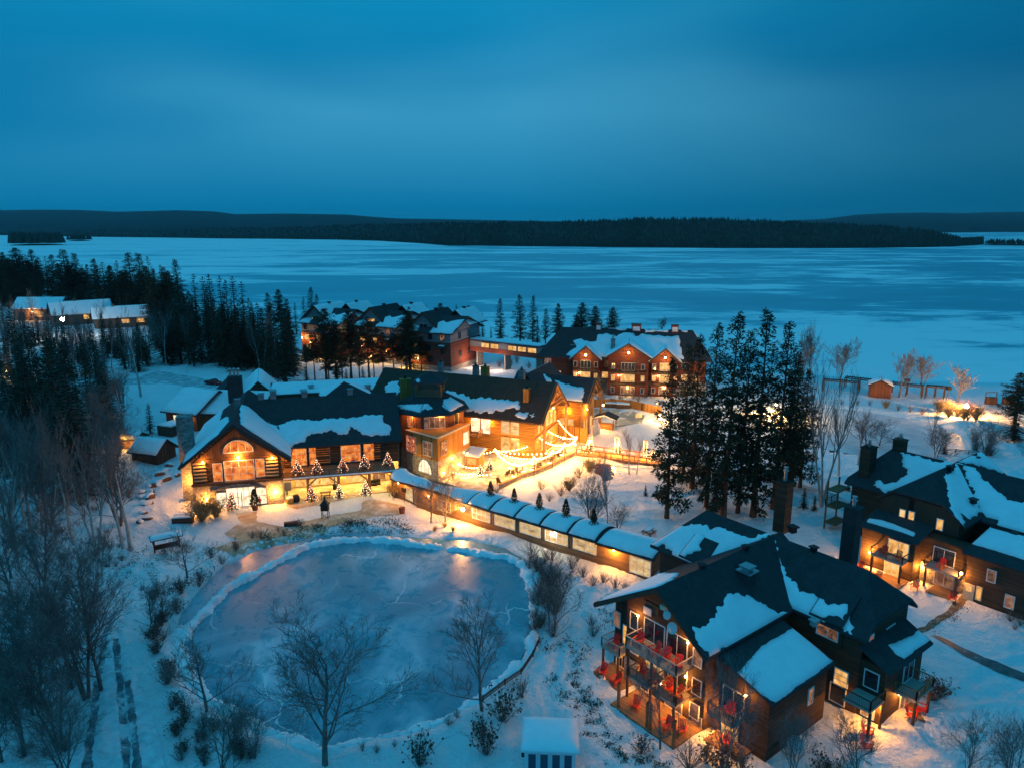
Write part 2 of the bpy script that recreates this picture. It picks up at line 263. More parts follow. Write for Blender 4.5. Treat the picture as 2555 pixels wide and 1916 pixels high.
# ------------------------------------------------------------------ mesh building
class MB:
    def __init__(s): s.v = []; s.f = []; s.mi = []; s.cur = 0
    def add(s, vs, fs):
        o = len(s.v); s.v.extend([tuple(p) for p in vs]); s.f.extend([tuple(i+o for i in f) for f in fs]); s.mi.extend([s.cur]*len(fs)); return s
    def box(s, c, sx, sy, sz, ang=0.0, base=False):
        """box centred at c (base=True: c is the bottom centre), turned by ang about z"""
        ca, sa = math.cos(ang), math.sin(ang); c = Vector(c); z0 = 0 if base else -sz/2
        vs = []
        for z in (z0, z0+sz):
            for x, y in ((-1, -1), (1, -1), (1, 1), (-1, 1)):
                x *= sx/2; y *= sy/2; vs.append((c.x+x*ca-y*sa, c.y+x*sa+y*ca, c.z+z))
        return s.add(vs, [(3, 2, 1, 0), (4, 5, 6, 7), (0, 1, 5, 4), (1, 2, 6, 5), (2, 3, 7, 6), (3, 0, 4, 7)])
    def obox(s, c, a, b, d):
        """box from centre and three half-axis vectors"""
        c = Vector(c); vs = [c+i*a+j*b+k*d for k in (-1, 1) for i, j in ((-1, -1), (1, -1), (1, 1), (-1, 1))]
        return s.add(vs, [(3, 2, 1, 0), (4, 5, 6, 7), (0, 1, 5, 4), (1, 2, 6, 5), (2, 3, 7, 6), (3, 0, 4, 7)])
    def bar(s, p, q, w, h=None):
        p = Vector(p); q = Vector(q); h = h or w; d = q-p; l = d.length
        if l < 1e-6: return s
        d /= l; up = Vector((0, 0, 1)) if abs(d.z) < 0.95 else Vector((1, 0, 0)); r = d.cross(up).normalized(); u = r.cross(d)
        return s.obox((p+q)/2, d*l/2, r*w/2, u*h/2)
    def tube(s, pts, rad, n=6, cap=False):
        pts = [Vector(p) for p in pts]; o = len(s.v); fs = []
        for i, p in enumerate(pts):
            d = (pts[min(i+1, len(pts)-1)]-pts[max(i-1, 0)])
            d = d.normalized() if d.length > 1e-9 else Vector((0, 0, 1))
            a = d.cross(Vector((0.31, 0.95, 0.1)) if abs(d.y) < 0.9 else Vector((1, 0, 0.1))).normalized(); b = d.cross(a)
            r = rad[i] if isinstance(rad, (list, tuple)) else rad
            for k in range(n):
                t = 2*math.pi*k/n; s.v.append(tuple(p+a*(r*math.cos(t))+b*(r*math.sin(t))))
        for i in range(len(pts)-1):
            for k in range(n):
                fs.append((o+i*n+k, o+i*n+(k+1) % n, o+(i+1)*n+(k+1) % n, o+(i+1)*n+k))
        if cap: fs.append(tuple(o+k for k in reversed(range(n)))); fs.append(tuple(o+(len(pts)-1)*n+k for k in range(n)))
        s.f.extend(fs); s.mi.extend([s.cur]*len(fs)); return s
    def lathe(s, c, prof, n=10):
        c = Vector(c); o = len(s.v); fs = []
        for r, z in prof:
            for k in range(n):
                t = 2*math.pi*k/n; s.v.append((c.x+r*math.cos(t), c.y+r*math.sin(t), c.z+z))
        for i in range(len(prof)-1):
            for k in range(n): fs.append((o+i*n+k, o+i*n+(k+1) % n, o+(i+1)*n+(k+1) % n, o+(i+1)*n+k))
        fs.append(tuple(o+k for k in reversed(range(n)))); fs.append(tuple(o+(len(prof)-1)*n+k for k in range(n)))
        s.f.extend(fs); s.mi.extend([s.cur]*len(fs)); return s
    def slab(s, poly, off):
        """closed solid between a polygon and the same polygon moved by off"""
        n = len(poly); poly = [Vector(p) for p in poly]; off = Vector(off)
        vs = poly+[p+off for p in poly]
        fs = [tuple(range(n)), tuple(reversed(range(n, 2*n)))]+[(i, n+i, n+(i+1) % n, (i+1) % n) for i in range(n)]
        return s.add(vs, fs)
    def build(s, name, m, parent=None, smooth=False):
        me = bpy.data.meshes.new(name); me.from_pydata(s.v, [], s.f)
        ms = m if isinstance(m, (list, tuple)) else [m]
        for x in ms: me.materials.append(x)
        if len(ms) > 1: me.polygons.foreach_set('material_index', s.mi)
        bm = bmesh.new(); bm.from_mesh(me); bmesh.ops.recalc_face_normals(bm, faces=bm.faces); bm.to_mesh(me); bm.free()
        if smooth: me.polygons.foreach_set('use_smooth', [True]*len(me.polygons))
        me.update(); return link(name, me, parent)
    def raw(s, name, m):
        me = bpy.data.meshes.new(name); me.from_pydata(s.v, [], s.f)
        ms = m if isinstance(m, (list, tuple)) else [m]
        for x in ms: me.materials.append(x)
        if len(ms) > 1: me.polygons.foreach_set('material_index', s.mi)
        me.update(); return me
def link(name, me, parent=None):
    o = bpy.data.objects.new(name, me); COL.objects.link(o)
    if parent is not None:
        o.parent = parent
        if parent.type == 'EMPTY': o.location = -Vector(parent['base'])
    return o
def tag(o, label=None, cat=None, group=None, kind=None):
    if label: o['label'] = label
    if cat: o['category'] = cat
    if group: o['group'] = group
    if kind: o['kind'] = kind
    return o
def thing(name, label, cat, loc=(0, 0, 0), group=None):
    o = bpy.data.objects.new(name, None); COL.objects.link(o); o.empty_display_size = 0.3
    o.location = loc; o['base'] = tuple(float(x) for x in loc); return tag(o, label, cat, group)
def local_thing(name, label, cat, group=None):
    return thing(name, label, cat, (0, 0, 0), group)
def clone(root, loc, rz=0.0, sc=1.0, label=None, group=None):
    r = root.copy(); COL.objects.link(r); r.location = loc; r.rotation_euler = (0, 0, rz)
    r.scale = (sc, sc, sc) if not isinstance(sc, tuple) else sc
    if label: r['label'] = label
    if group: r['group'] = group
    for ch in root.children:
        c = ch.copy(); COL.objects.link(c); c.parent = r
        for g in ch.children:
            d = g.copy(); COL.objects.link(d); d.parent = c
    return r
def lamp(parent, p, power, col=(1.0, 0.375, 0.055), rad=0.12):
    d = bpy.data.lights.new('lamp_light', 'POINT'); d.energy = power*POW; d.color = col; d.shadow_soft_size = rad
    o = bpy.data.objects.new('lamp_light', d); COL.objects.link(o); o.parent = parent
    o.location = Vector(p)-(Vector(parent['base']) if parent.type == 'EMPTY' else Vector((0, 0, 0))); return o
POW = 6.0

class FR:
    """a building's own axes: e along, n away from the front, z up"""
    def __init__(s, o, ang):
        s.o = Vector((o[0], o[1], 0)); a = math.radians(ang); s.a = a
        s.e = Vector((math.cos(a), math.sin(a), 0)); s.n = Vector((-math.sin(a), math.cos(a), 0))
    def p(s, e, n, z=0.0): return s.o+s.e*e+s.n*n+Vector((0, 0, z))
    def loc(s, w): r = Vector((w[0], w[1], 0))-s.o; return (r.dot(s.e), r.dot(s.n), w[2])
    def on_e(s, x, y, e): return s.loc(on_plane(x, y, s.p(e, 0), s.e))
    def on_n(s, x, y, n): return s.loc(on_plane(x, y, s.p(0, n), s.n))
    def ax(s, axis): return (s.e, s.n) if axis == 'e' else (s.n, s.e)

def clip_poly(sub, conv):
    """Sutherland-Hodgman, 2D lists, conv counter-clockwise"""
    out = sub
    for i in range(len(conv)):
        a = conv[i]; b = conv[(i+1) % len(conv)]; inp = out; out = []
        if not inp: break
        f = lambda p: (b[0]-a[0])*(p[1]-a[1])-(b[1]-a[1])*(p[0]-a[0])
        for j in range(len(inp)):
            p = inp[j]; q = inp[(j+1) % len(inp)]; fp = f(p); fq = f(q)
            if fp >= 0: out.append(p)
            if (fp >= 0) != (fq >= 0):
                t = fp/(fp-fq); out.append((p[0]+t*(q[0]-p[0]), p[1]+t*(q[1]-p[1])))
    return out
def rag(poly, step, amp, rng, steps=False):
    out = []
    n = len(poly)
    for i in range(n):
        a = Vector(poly[i]); b = Vector(poly[(i+1) % n]); l = (b-a).length; k = max(1, int(l/step))
        if l < 1e-6: continue
        d = (b-a)/l; nn = Vector((-d.y, d.x)); w = 0.0
        for j in range(k):
            t = (j+(rng.random()*0.5 if j else 0))/k; w = 0.6*w+rng.uniform(-1, 1)*amp
            q = a+d*(l*t)+nn*(w if j else 0); out.append((q.x, q.y))
    return out
def area2(p): return sum(p[i][0]*p[(i+1) % len(p)][1]-p[(i+1) % len(p)][0]*p[i][1] for i in range(len(p)))/2
def blanket(out2, spacing, thick, to3, nrm, mb, soft=0.22, lift=0.0):
    """rounded snow over a 2D outline: to3(u,v) gives the surface point, nrm the direction in which it piles up"""
    if len(out2) < 3 or abs(area2(out2)) < 0.05: return
    if area2(out2) < 0: out2 = out2[::-1]
    P = np.array(out2); A = P; B = np.roll(P, -1, axis=0)
    def dist_in(pts):
        pts = np.array(pts); d = np.full(len(pts), 1e9); ins = np.zeros(len(pts), bool)
        for a, b in zip(A, B):
            ab = b-a; L2 = max(ab@ab, 1e-12); t = np.clip(((pts-a)@ab)/L2, 0, 1); q = a+t[:, None]*ab
            d = np.minimum(d, np.hypot(*(pts-q).T))
            c = ((a[1] > pts[:, 1]) != (b[1] > pts[:, 1])); xx = a[0]+(pts[:, 1]-a[1])*(b[0]-a[0])/((b[1]-a[1]) if abs(b[1]-a[1]) > 1e-12 else 1e-12)
            ins ^= c & (pts[:, 0] < xx)
        return d, ins
    x0, y0 = P.min(0); x1, y1 = P.max(0)
    sp = max(spacing, math.sqrt((x1-x0)*(y1-y0)/3000))
    g = [(x+((j % 2)*0.5)*sp, y) for j, y in enumerate(np.arange(y0, y1, sp)) for x in np.arange(x0, x1, sp)]
    pts = list(map(tuple, P))
    if g:
        d, ins = dist_in(g); pts += [p for p, dd, i in zip(g, d, ins) if i and dd > 0.45*sp]
    n = len(P)
    vs, es, fs, *_ = delaunay_2d_cdt([Vector(p) for p in pts], [], [list(range(n))], 1, 1e-5)
    if not fs: return
    dd, _ = dist_in([(v.x, v.y) for v in vs])
    nrm = Vector(nrm); top = [Vector(to3(v.x, v.y))+nrm*(lift+thick*(1-math.exp(-d/soft))+0.03) for v, d in zip(vs, dd)]
    ed = {}
    for f in fs:
        for i in range(len(f)):
            k = (f[i], f[(i+1) % len(f)]); ed[k] = ed.get(k, 0)+1
    o = len(mb.v); mb.v.extend([tuple(p) for p in top]); m = len(top)
    mb.v.extend([tuple(Vector(to3(v.x, v.y))-nrm*0.01) for v in vs])
    new = [tuple(o+i for i in f) for f in fs]
    for (a, b) in ed:
        if (b, a) not in ed: new.append((o+a, o+m+a, o+m+b, o+b))
    mb.f.extend(new); mb.mi.extend([mb.cur]*len(new))
def face_frame(face):
    P = [Vector(p) for p in face]; n = Vector((0, 0, 0))
    for i in range(len(P)): n += (P[i]-P[0]).cross(P[(i+1) % len(P)]-P[0])
    n.normalize()
    if n.z < 0: n = -n
    u = Vector((0, 0, 1)).cross(n); u = u.normalized() if u.length > 1e-6 else Vector((1, 0, 0)); v = n.cross(u)
    return P, n, u, v
def snow_on(roof, face, outs, thick=0.13, amp=0.24, px=True, inset=0.08, step=0.28, spacing=0.5):
    """snow on a flat roof face; outs = outlines in photo pixels, or None for the whole face; child of the roof"""
    P, n, u, v = face_frame(face); o = P[0]
    to2 = lambda p: ((p-o).dot(u), (p-o).dot(v))
    conv = [to2(p) for p in P]
    if area2(conv) < 0: conv = conv[::-1]
    cx = sum(p[0] for p in conv)/len(conv); cy = sum(p[1] for p in conv)/len(conv)
    big = max(max(p[0] for p in conv)-min(p[0] for p in conv), 1)
    conv = [(cx+(p[0]-cx)*(1-2*inset/big), cy+(p[1]-cy)*(1-2*inset/big)) for p in conv]
    mb = MB()
    for out in (outs or [None]):
        if out is None: poly = rag(conv, 0.6, 0.04, R)
        else:
            q = [to2(on_plane(x, y, o, n)) for x, y in out] if px else [(cx+(a-0.5)*big, cy+(b-0.5)*big) for a, b in out]
            q = rag(q, step, amp, R); poly = clip_poly(q, conv)
        blanket(poly, spacing, thick, lambda a, b: o+u*a+v*b, n, mb)
    if mb.f: return mb.build('snow', RSNOW, roof, smooth=True)

def roof_block(fr, parent, axis, c, r0, r1, hl, hr, zr, zl, zr2, end0=('gable',), end1=('gable',), m=None, thick=0.28, name='roof'):
    """pitched roof: ridge along axis at cross position c from r0 to r1; hl/hr half widths to the low/high cross side, eave heights zl/zr2.
    end: ('gable',) or ('hip', run, z of the clipped edge). Returns the roof object and its faces."""
    def pt(a, b, z): return fr.p(a, b, z) if axis == 'e' else fr.p(b, a, z)
    def endpts(r, e, sgn):
        if e[0] == 'gable': return r, None, (pt(r, c-hl, zl), pt(r, c+hr, zr2))
        run, zc = e[1], e[2]; x = r+sgn*run
        fl = (zr-zc)/(zr-zl); f2 = (zr-zc)/(zr-zr2)
        return x, (pt(x, c-hl*fl, zc), pt(x, c+hr*f2, zc)), (pt(x, c-hl, zl), pt(x, c+hr, zr2))
    A0 = pt(r0, c, zr); A1 = pt(r1, c, zr)
    x0, k0, e0 = endpts(r0, end0, -1); x1, k1, e1 = endpts(r1, end1, 1)
    full0 = k0 and abs(end0[2]-zl) < 0.02; full1 = k1 and abs(end1[2]-zl) < 0.02
    left = [A0, A1]+([k1[0]] if k1 and not full1 else [])+[e1[0], e0[0]]+([k0[0]] if k0 and not full0 else [])
    right = [A1, A0]+([k0[1]] if k0 and not full0 else [])+[e0[1], e1[1]]+([k1[1]] if k1 and not full1 else [])
    faces = {'l': left, 'r': right}
    if k0: faces['h0'] = [A0, k0[0], k0[1]]
    if k1: faces['h1'] = [A1, k1[1], k1[0]]
    mb = MB(); dn = Vector((0, 0, -thick))
    for f in faces.values(): mb.slab(f, dn)
    ro = mb.build(name, m or SHD, parent); return ro, faces
def wall_block(fr, parent, axis, c, r0, r1, hl, hr, z0, zr, zl, zr2, m, clip0=None, clip1=None, name='wall', drop=0.32):
    """walls under a pitched roof: a solid with the roof's cross section; hl/hr already inset from the eaves"""
    def pt(a, b, z): return fr.p(a, b, z) if axis == 'e' else fr.p(b, a, z)
    ridge = zr-drop
    def prof(x, zc):
        if zc is None or zc >= ridge: return [pt(x, c-hl, z0), pt(x, c-hl, zl), pt(x, c, ridge), pt(x, c, ridge), pt(x, c+hr, zr2), pt(x, c+hr, z0)]
        zc = max(zc, zl+0.02); fl = (ridge-zc)/(ridge-zl); f2 = (ridge-zc)/(ridge-zr2)
        return [pt(x, c-hl, z0), pt(x, c-hl, zl), pt(x, c-hl*fl, zc), pt(x, c+hr*f2, zc), pt(x, c+hr, zr2), pt(x, c+hr, z0)]
    a = prof(r0, clip0); b = prof(r1, clip1); n = 6
    mb = MB(); mb.add(a+b, [tuple(range(n)), tuple(reversed(range(n, 2*n)))]+[(i, (i+1) % n, n+(i+1) % n, n+i) for i in range(n)])
    return mb.build(name, m, parent)
def box_wall(fr, parent, e0, e1, n0, n1, z0, z1, m, name='wall'):
    mb = MB(); mb.box(fr.p((e0+e1)/2, (n0+n1)/2, z0), e1-e0, n1-n0, z1-z0, fr.a, base=True); return mb.build(name, m, parent)
def window(parent, c, right, nrm, w, h, pane=None, frame=None, nx=2, ny=1, name='window', fw=0.09, arch=False):
    """frame (a part) with its pane (a sub-part) on a wall; c = centre on the wall surface"""
    c = Vector(c); r = right.normalized(); n = nrm.normalized(); u = Vector((0, 0, 1)); d = 0.07
    mb = MB(); f = frame or WHITE
    if arch:
        k = 10; P = [(-w/2, 0)]+[(-w/2*math.cos(math.pi*i/k), h*math.sin(math.pi*i/k)) for i in range(1, k)]+[(w/2, 0)]
        ring = [c+r*x+u*z for x, z in P]
        for i in range(len(ring)-1): mb.bar(ring[i]+n*0.05, ring[i+1]+n*0.05, fw, 0.12)
        mb.bar(ring[0]+n*0.05, ring[-1]+n*0.05, fw*1.2, 0.12)
        for i in range(1, nx): mb.bar(c+n*0.06+r*(w*(i/nx-0.5)), c+n*0.06+r*(w*(i/nx-0.5))+u*(h*math.sqrt(max(0, 1-(2*i/nx-1)**2))), fw*0.6, 0.06)
        fo = mb.build(name, f, parent); pb = MB(); pb.slab([p+n*0.035 for p in ring], -n*0.03); pb.build('pane', pane or GLASSD, fo); return fo
    for s in (-1, 1):
        mb.obox(c+r*(s*(w/2))+n*d/2, r*fw/2, u*(h/2+fw/2), n*(d/2+0.02))
        mb.obox(c+u*(s*(h/2))+n*d/2, r*(w/2-fw/2), u*fw/2, n*(d/2+0.018))
    for i in range(1, nx): mb.obox(c+r*(w*(i/nx-0.5))+n*d/2, r*fw*0.32, u*(h/2-fw/2), n*d/2)
    for j in range(1, ny): mb.obox(c+u*(h*(j/ny-0.5))+n*d/2, r*(w/2-fw/2), u*fw*0.3, n*(d/2-0.006))
    fo = mb.build(name, f, parent)
    pb = MB(); pb.obox(c+n*0.02, r*(w/2-0.01), u*(h/2-0.01), n*0.018); pb.build('pane', pane or GLASSD, fo); return fo
def railing(parent, pts, h=1.0, m=None, pick=0.16, post=1.8, name='railing', pw=0.12, rw=0.13, cables=0):
    mb = MB()
    for a, b in zip(pts[:-1], pts[1:]):
        a = Vector(a); b = Vector(b); l = (b-a).length; k = max(1, round(l/post))
        for i in range(k+1): p = a+(b-a)*(i/k); mb.box(p, pw, pw, h, base=True)
        up = Vector((0, 0, h)); mb.bar(a+up, b+up, rw, 0.06); mb.bar(a+up*0.14, b+up*0.14, 0.05)
        if cables:
            for j in range(cables): mb.bar(a+up*(0.3+0.6*j/max(cables-1, 1)*1.0), b+up*(0.3+0.6*j/max(cables-1, 1)), 0.07, 0.12)
        elif pick:
            q = int(l/pick)
            for i in range(1, q): p = a+(b-a)*(i/q); mb.bar(p+up*0.14, p+up, 0.022)
    return mb.build(name, m or RBEAM, parent)
def wall_lamp(parent, p, power, col=(1.0, 0.375, 0.055), off=(0, 0, 0), r=0.13, glass=None):
    p = Vector(p); mb = MB(); mb.lathe(p-Vector((0, 0, r)), [(r*0.5, 0), (r, r*0.6), (r, r*1.4), (r*0.5, 2*r)], 8)
    o = mb.build('wall_lamp', glass or LAMPG, parent); lamp(o, p+Vector(off), power, col); return o
# ------------------------------------------------------------------ the lie of the land
def wl(pts, z=0.0): return [(w.x, w.y) for w in (W(x, y, z) for x, y in pts)]
POND = wl([(445,1600),(440,1570),(452,1525),(480,1490),(520,1440),(560,1405),(640,1368),(720,1350),(800,1330),(900,1325),(990,1332),(1080,1338),(1180,1345),(1260,1362),(1300,1385),(1318,1420),(1325,1480),(1328,1580),(1300,1640),(1250,1690),(1190,1740),(1110,1790),(1010,1822),(930,1834),(875,1850),(800,1862),(730,1838),(650,1812),(580,1765),(510,1735),(480,1690),(460,1640)])
RINK = wl([(2005,1012),(2100,1018),(2200,1033),(2320,1052),(2395,1085),(2410,1112),(2360,1150),(2290,1160),(2180,1140),(2060,1120),(1990,1090),(1985,1040)])
LAKEZ = -1.5
SHORE = [(-900, 950), (-600, 760), (-420, 640), (-190, 425), (-122, 352), (-12, 300), (40, 272), (77, 238), (110, 218), (155, 214), (260, 210), (600, 200)]
sx = np.array([p[0] for p in SHORE]); sy = np.array([p[1] for p in SHORE])
def seg_dist(px, py, poly, closed=True):
    d = np.full(px.shape, 1e9); ins = np.zeros(px.shape, bool); n = len(poly)
    for i in range(n if closed else n-1):
        a = poly[i]; b = poly[(i+1) % n]; abx = b[0]-a[0]; aby = b[1]-a[1]; L2 = abx*abx+aby*aby+1e-12
        t = np.clip(((px-a[0])*abx+(py-a[1])*aby)/L2, 0, 1); d = np.minimum(d, np.hypot(px-a[0]-t*abx, py-a[1]-t*aby))
        if closed:
            c = ((a[1] > py) != (b[1] > py)); xx = a[0]+(py-a[1])*abx/(aby if abs(aby) > 1e-12 else 1e-12); ins ^= c & (px < xx)
    return np.where(ins, -d, d) if closed else d
_rs = np.random.RandomState(3)
_w = [(_rs.uniform(0, 2*math.pi), 2*math.pi/wl_, _rs.uniform(0, 6.28), a) for wl_, a in ((23, .10), (17, .09), (11, .07), (7.5, .055), (5.2, .045), (3.6, .03), (2.6, .022), (1.9, .018), (1.4, .012), (4.4, .03), (9, .06))]
def undul(x, y):
    z = 0.0
    for th, k, ph, a in _w: z = z+a*np.sin(k*(x*np.cos(th)+y*np.sin(th))+ph+1.3*np.sin(0.11*x+0.07*y+ph))
    return z
# places kept level: (polygon in photo pixels)
FLAT = [wl(p) for p in ([(600,1300),(640,1240),(1010,1190),(1060,1260),(1010,1300),(820,1330),(700,1370)], [(1080,1260),(1180,1200),(1480,1080),(1520,1100),(1400,1180),(1250,1270)])]
def ground_h(x, y):
    x = np.asarray(x, float); y = np.asarray(y, float)
    h = undul(x, y)
    for f in FLAT:
        d = seg_dist(x, y, f); h = h*np.clip(d/3.0, 0, 1)
    dp = seg_dist(x, y, POND)
    h = np.where(dp < 0, -0.9, np.where(dp < 1.2, -0.25+(h+0.35)*np.clip(dp/1.2, 0, 1), h+0.25*np.exp(-((dp-2.0)/1.6)**2)))
    dr = seg_dist(x, y, RINK); h = np.where(dr < 0, -0.6, h*np.clip(dr/4, 0, 1))
    s = np.interp(x, sx, sy)-y          # metres inland
    h = np.where(s < 30, h*np.clip(s/30, 0, 1)+np.clip((s-14)/14, -1.6, 0)*1.6, h)
    return h
def gh(x, y): return float(ground_h(np.array([x]), np.array([y]))[0])
def G(x, y):                             # photo pixel -> point on the snow
    w = W(x, y, 0); return Vector((w.x, w.y, gh(w.x, w.y)))

def vnoise(x, y, s, seed):
    g = np.random.RandomState(seed).rand(257, 257); u = x/s; v = y/s; i = np.floor(u).astype(int); j = np.floor(v).astype(int); a = u-i; b = v-j; a = a*a*(3-2*a); b = b*b*(3-2*b); i %= 256; j %= 256
    return (g[i, j]*(1-a)+g[i+1, j]*a)*(1-b)+(g[i, j+1]*(1-a)+g[i+1, j+1]*a)*b-0.5
TRACKS = [([(225,1930),(238,1800),(250,1680),(262,1570),(300,1500),(360,1420),(420,1370)], .35, .16), ([(325,1930),(315,1800),(300,1680),(292,1580),(325,1510),(385,1440)], .35, .16), ([(1500,1420),(1450,1500),(1415,1570),(1385,1650),(1372,1740),(1385,1830),(1400,1930)], .55, .16), ([(1530,1440),(1475,1520),(1440,1590),(1420,1660)], .4, .12),
    ([(1445,1600),(1470,1690),(1500,1740),(1560,1800),(1605,1860),(1625,1930)], .16, .10), ([(1465,1600),(1490,1690),(1525,1745),(1580,1800),(1625,1855),(1645,1930)], .16, .10), ([(2560,1640),(2480,1665),(2430,1700),(2410,1730),(2440,1745),(2560,1700)], .5, .16), ([(2180,1925),(2260,1885),(2340,1840),(2400,1810),(2480,1790),(2560,1780)], .7, .2), ([(2400,1930),(2430,1860),(2500,1820),(2560,1800)], .4, .14), ([(2330,1745),(2380,1770),(2420,1800)], .3, .12), ([(2300,1760),(2360,1800),(2390,1815)], .3, .12),
    ([(1180,1370),(1300,1390),(1400,1440),(1480,1480),(1560,1500)], .4, .10), ([(620,1500),(560,1440),(500,1400),(440,1330),(400,1290),(380,1200)], .45, .12), ([(1650,1260),(1700,1240),(1780,1215),(1900,1230),(2060,1280),(2160,1330)], .5, .12), ([(1430,1290),(1500,1300),(1560,1330),(1600,1360)], .4, .12)]
TRW = [(wl(p_), w_, d_) for p_, w_, d_ in TRACKS]
def fine_relief(x, y):
    h = .10*vnoise(x, y, 1.15, 1)+.07*vnoise(x+31, y, .62, 2)+.16*vnoise(x, y+17, 2.7, 3)
    near = y < 175
    out = h.copy(); X = x[near]; Y = y[near]; t = np.zeros(X.shape)
    for P, w_, d_ in TRW:
        d = seg_dist(X, Y, P, False); t += -d_*np.exp(-(d/w_)**2)*(1+1.2*vnoise(X, Y, .5, 5))+.45*d_*np.exp(-((d-2*w_)/(.8*w_))**2)
    # trampled slope between the pond and the front lodge
    tr = np.exp(-((seg_dist(X, Y, wl([(1500,1430),(1430,1560),(1400,1700),(1440,1880)]), False))/5.0)**2); t += tr*(.30*vnoise(X, Y, .8, 7)+.22*vnoise(X, Y, .45, 8))
    out[near] += t
    for f in FLAT+[wl(p_) for n_, p_, _ in PATHS if n_ != 'lower_road']: out *= np.clip(seg_dist(x, y, f)/1.0, 0, 1)
    out *= np.clip((seg_dist(x, y, POND)-.3)/1.0, 0, 1)*np.clip(seg_dist(x, y, RINK)/1.0, 0, 1)
    return out
def make_ground():
    ys = [38.0]
    while ys[-1] < 980: ys.append(ys[-1]*(1.0052 if ys[-1] < 130 else 1.011))
    rs = np.linspace(-1.12, 1.12, 640); ys = np.array(ys)
    X = np.outer(ys, rs); Y = np.repeat(ys[:, None], len(rs), 1)
    Z = (ground_h(X.ravel(), Y.ravel())+fine_relief(X.ravel(), Y.ravel())).reshape(X.shape)
    n, m = X.shape; vs = np.stack([X, Y, Z], -1).reshape(-1, 3)
    i = np.arange(n-1)[:, None]*m+np.arange(m-1)[None, :]; i = i.ravel()
    fs = np.stack([i, i+1, i+m+1, i+m], -1)
    me = bpy.data.meshes.new('snow_ground'); me.from_pydata(vs.tolist(), [], fs.tolist()); me.materials.append(SNOW)
    me.polygons.foreach_set('use_smooth', [True]*len(me.polygons)); me.update()
    return tag(link('snow_ground', me), kind='structure')
def sheet(name, poly, m, z=0.0, lift=0.05, kind='structure', follow=True, rough=0.5, sp=0.8, amp=0.12, label=None, relief=False):
    """a ground sheet following the snow"""
    poly = rag(poly, rough, amp, R)
    if area2(poly) < 0: poly = poly[::-1]
    P = np.array(poly); x0, y0 = P.min(0); x1, y1 = P.max(0)
    g = [(x, y) for x in np.arange(x0, x1, sp) for y in np.arange(y0, y1, sp)]
    pts = list(poly)
    if g and follow:
        ga = np.array(g); d = seg_dist(ga[:, 0], ga[:, 1], poly); pts += [tuple(p) for p, dd in zip(g, d) if dd < -0.35*sp]
    vs, es, fs, *_ = delaunay_2d_cdt([Vector(p) for p in pts], [], [list(range(len(poly)))], 1, 1e-5)
    A = np.array([(v.x, v.y) for v in vs]); h = ground_h(A[:, 0], A[:, 1])+lift+(fine_relief(A[:, 0], A[:, 1]) if relief else 0) if follow else np.full(len(A), z)
    me = bpy.data.meshes.new(name); me.from_pydata([(a[0], a[1], b) for a, b in zip(A, h)], [], [tuple(f) for f in fs]); me.materials.append(m)
    me.polygons.foreach_set('use_smooth', [True]*len(me.polygons)); me.update()
    for p in me.polygons[:1]:
        if p.normal.z < 0: me.flip_normals()
    return tag(link(name, me), kind=kind)
sk_ = MB(); sk_.add([(-2500, -300, -1.1), (2500, -300, -1.1), (2500, 152, -1.1), (-2500, 152, -1.1)], [(0, 1, 2, 3)]); tag(sk_.build('snow_field', SNOW), kind='structure')
sheet('pond_ice', POND, ICE, z=-0.28, follow=False, rough=1.0, amp=0.15)
sheet('frozen_rink', RINK, ground_mat('scraped_rink_ice', [(0.3, (0.34, 0.38, 0.41)), (0.5, (0.52, 0.56, 0.60)), (0.7, (0.74, 0.77, 0.80))], 0.12, 0.4), z=-0.10, follow=False, rough=1.5, amp=0.2)
lake_me = MB(); lake_me.add([(-9000, 150, LAKEZ), (9000, 150, LAKEZ), (9000, 14000, LAKEZ), (-9000, 14000, LAKEZ)], [(0, 1, 2, 3)])
tag(lake_me.build('frozen_lake', LAKE), kind='structure')
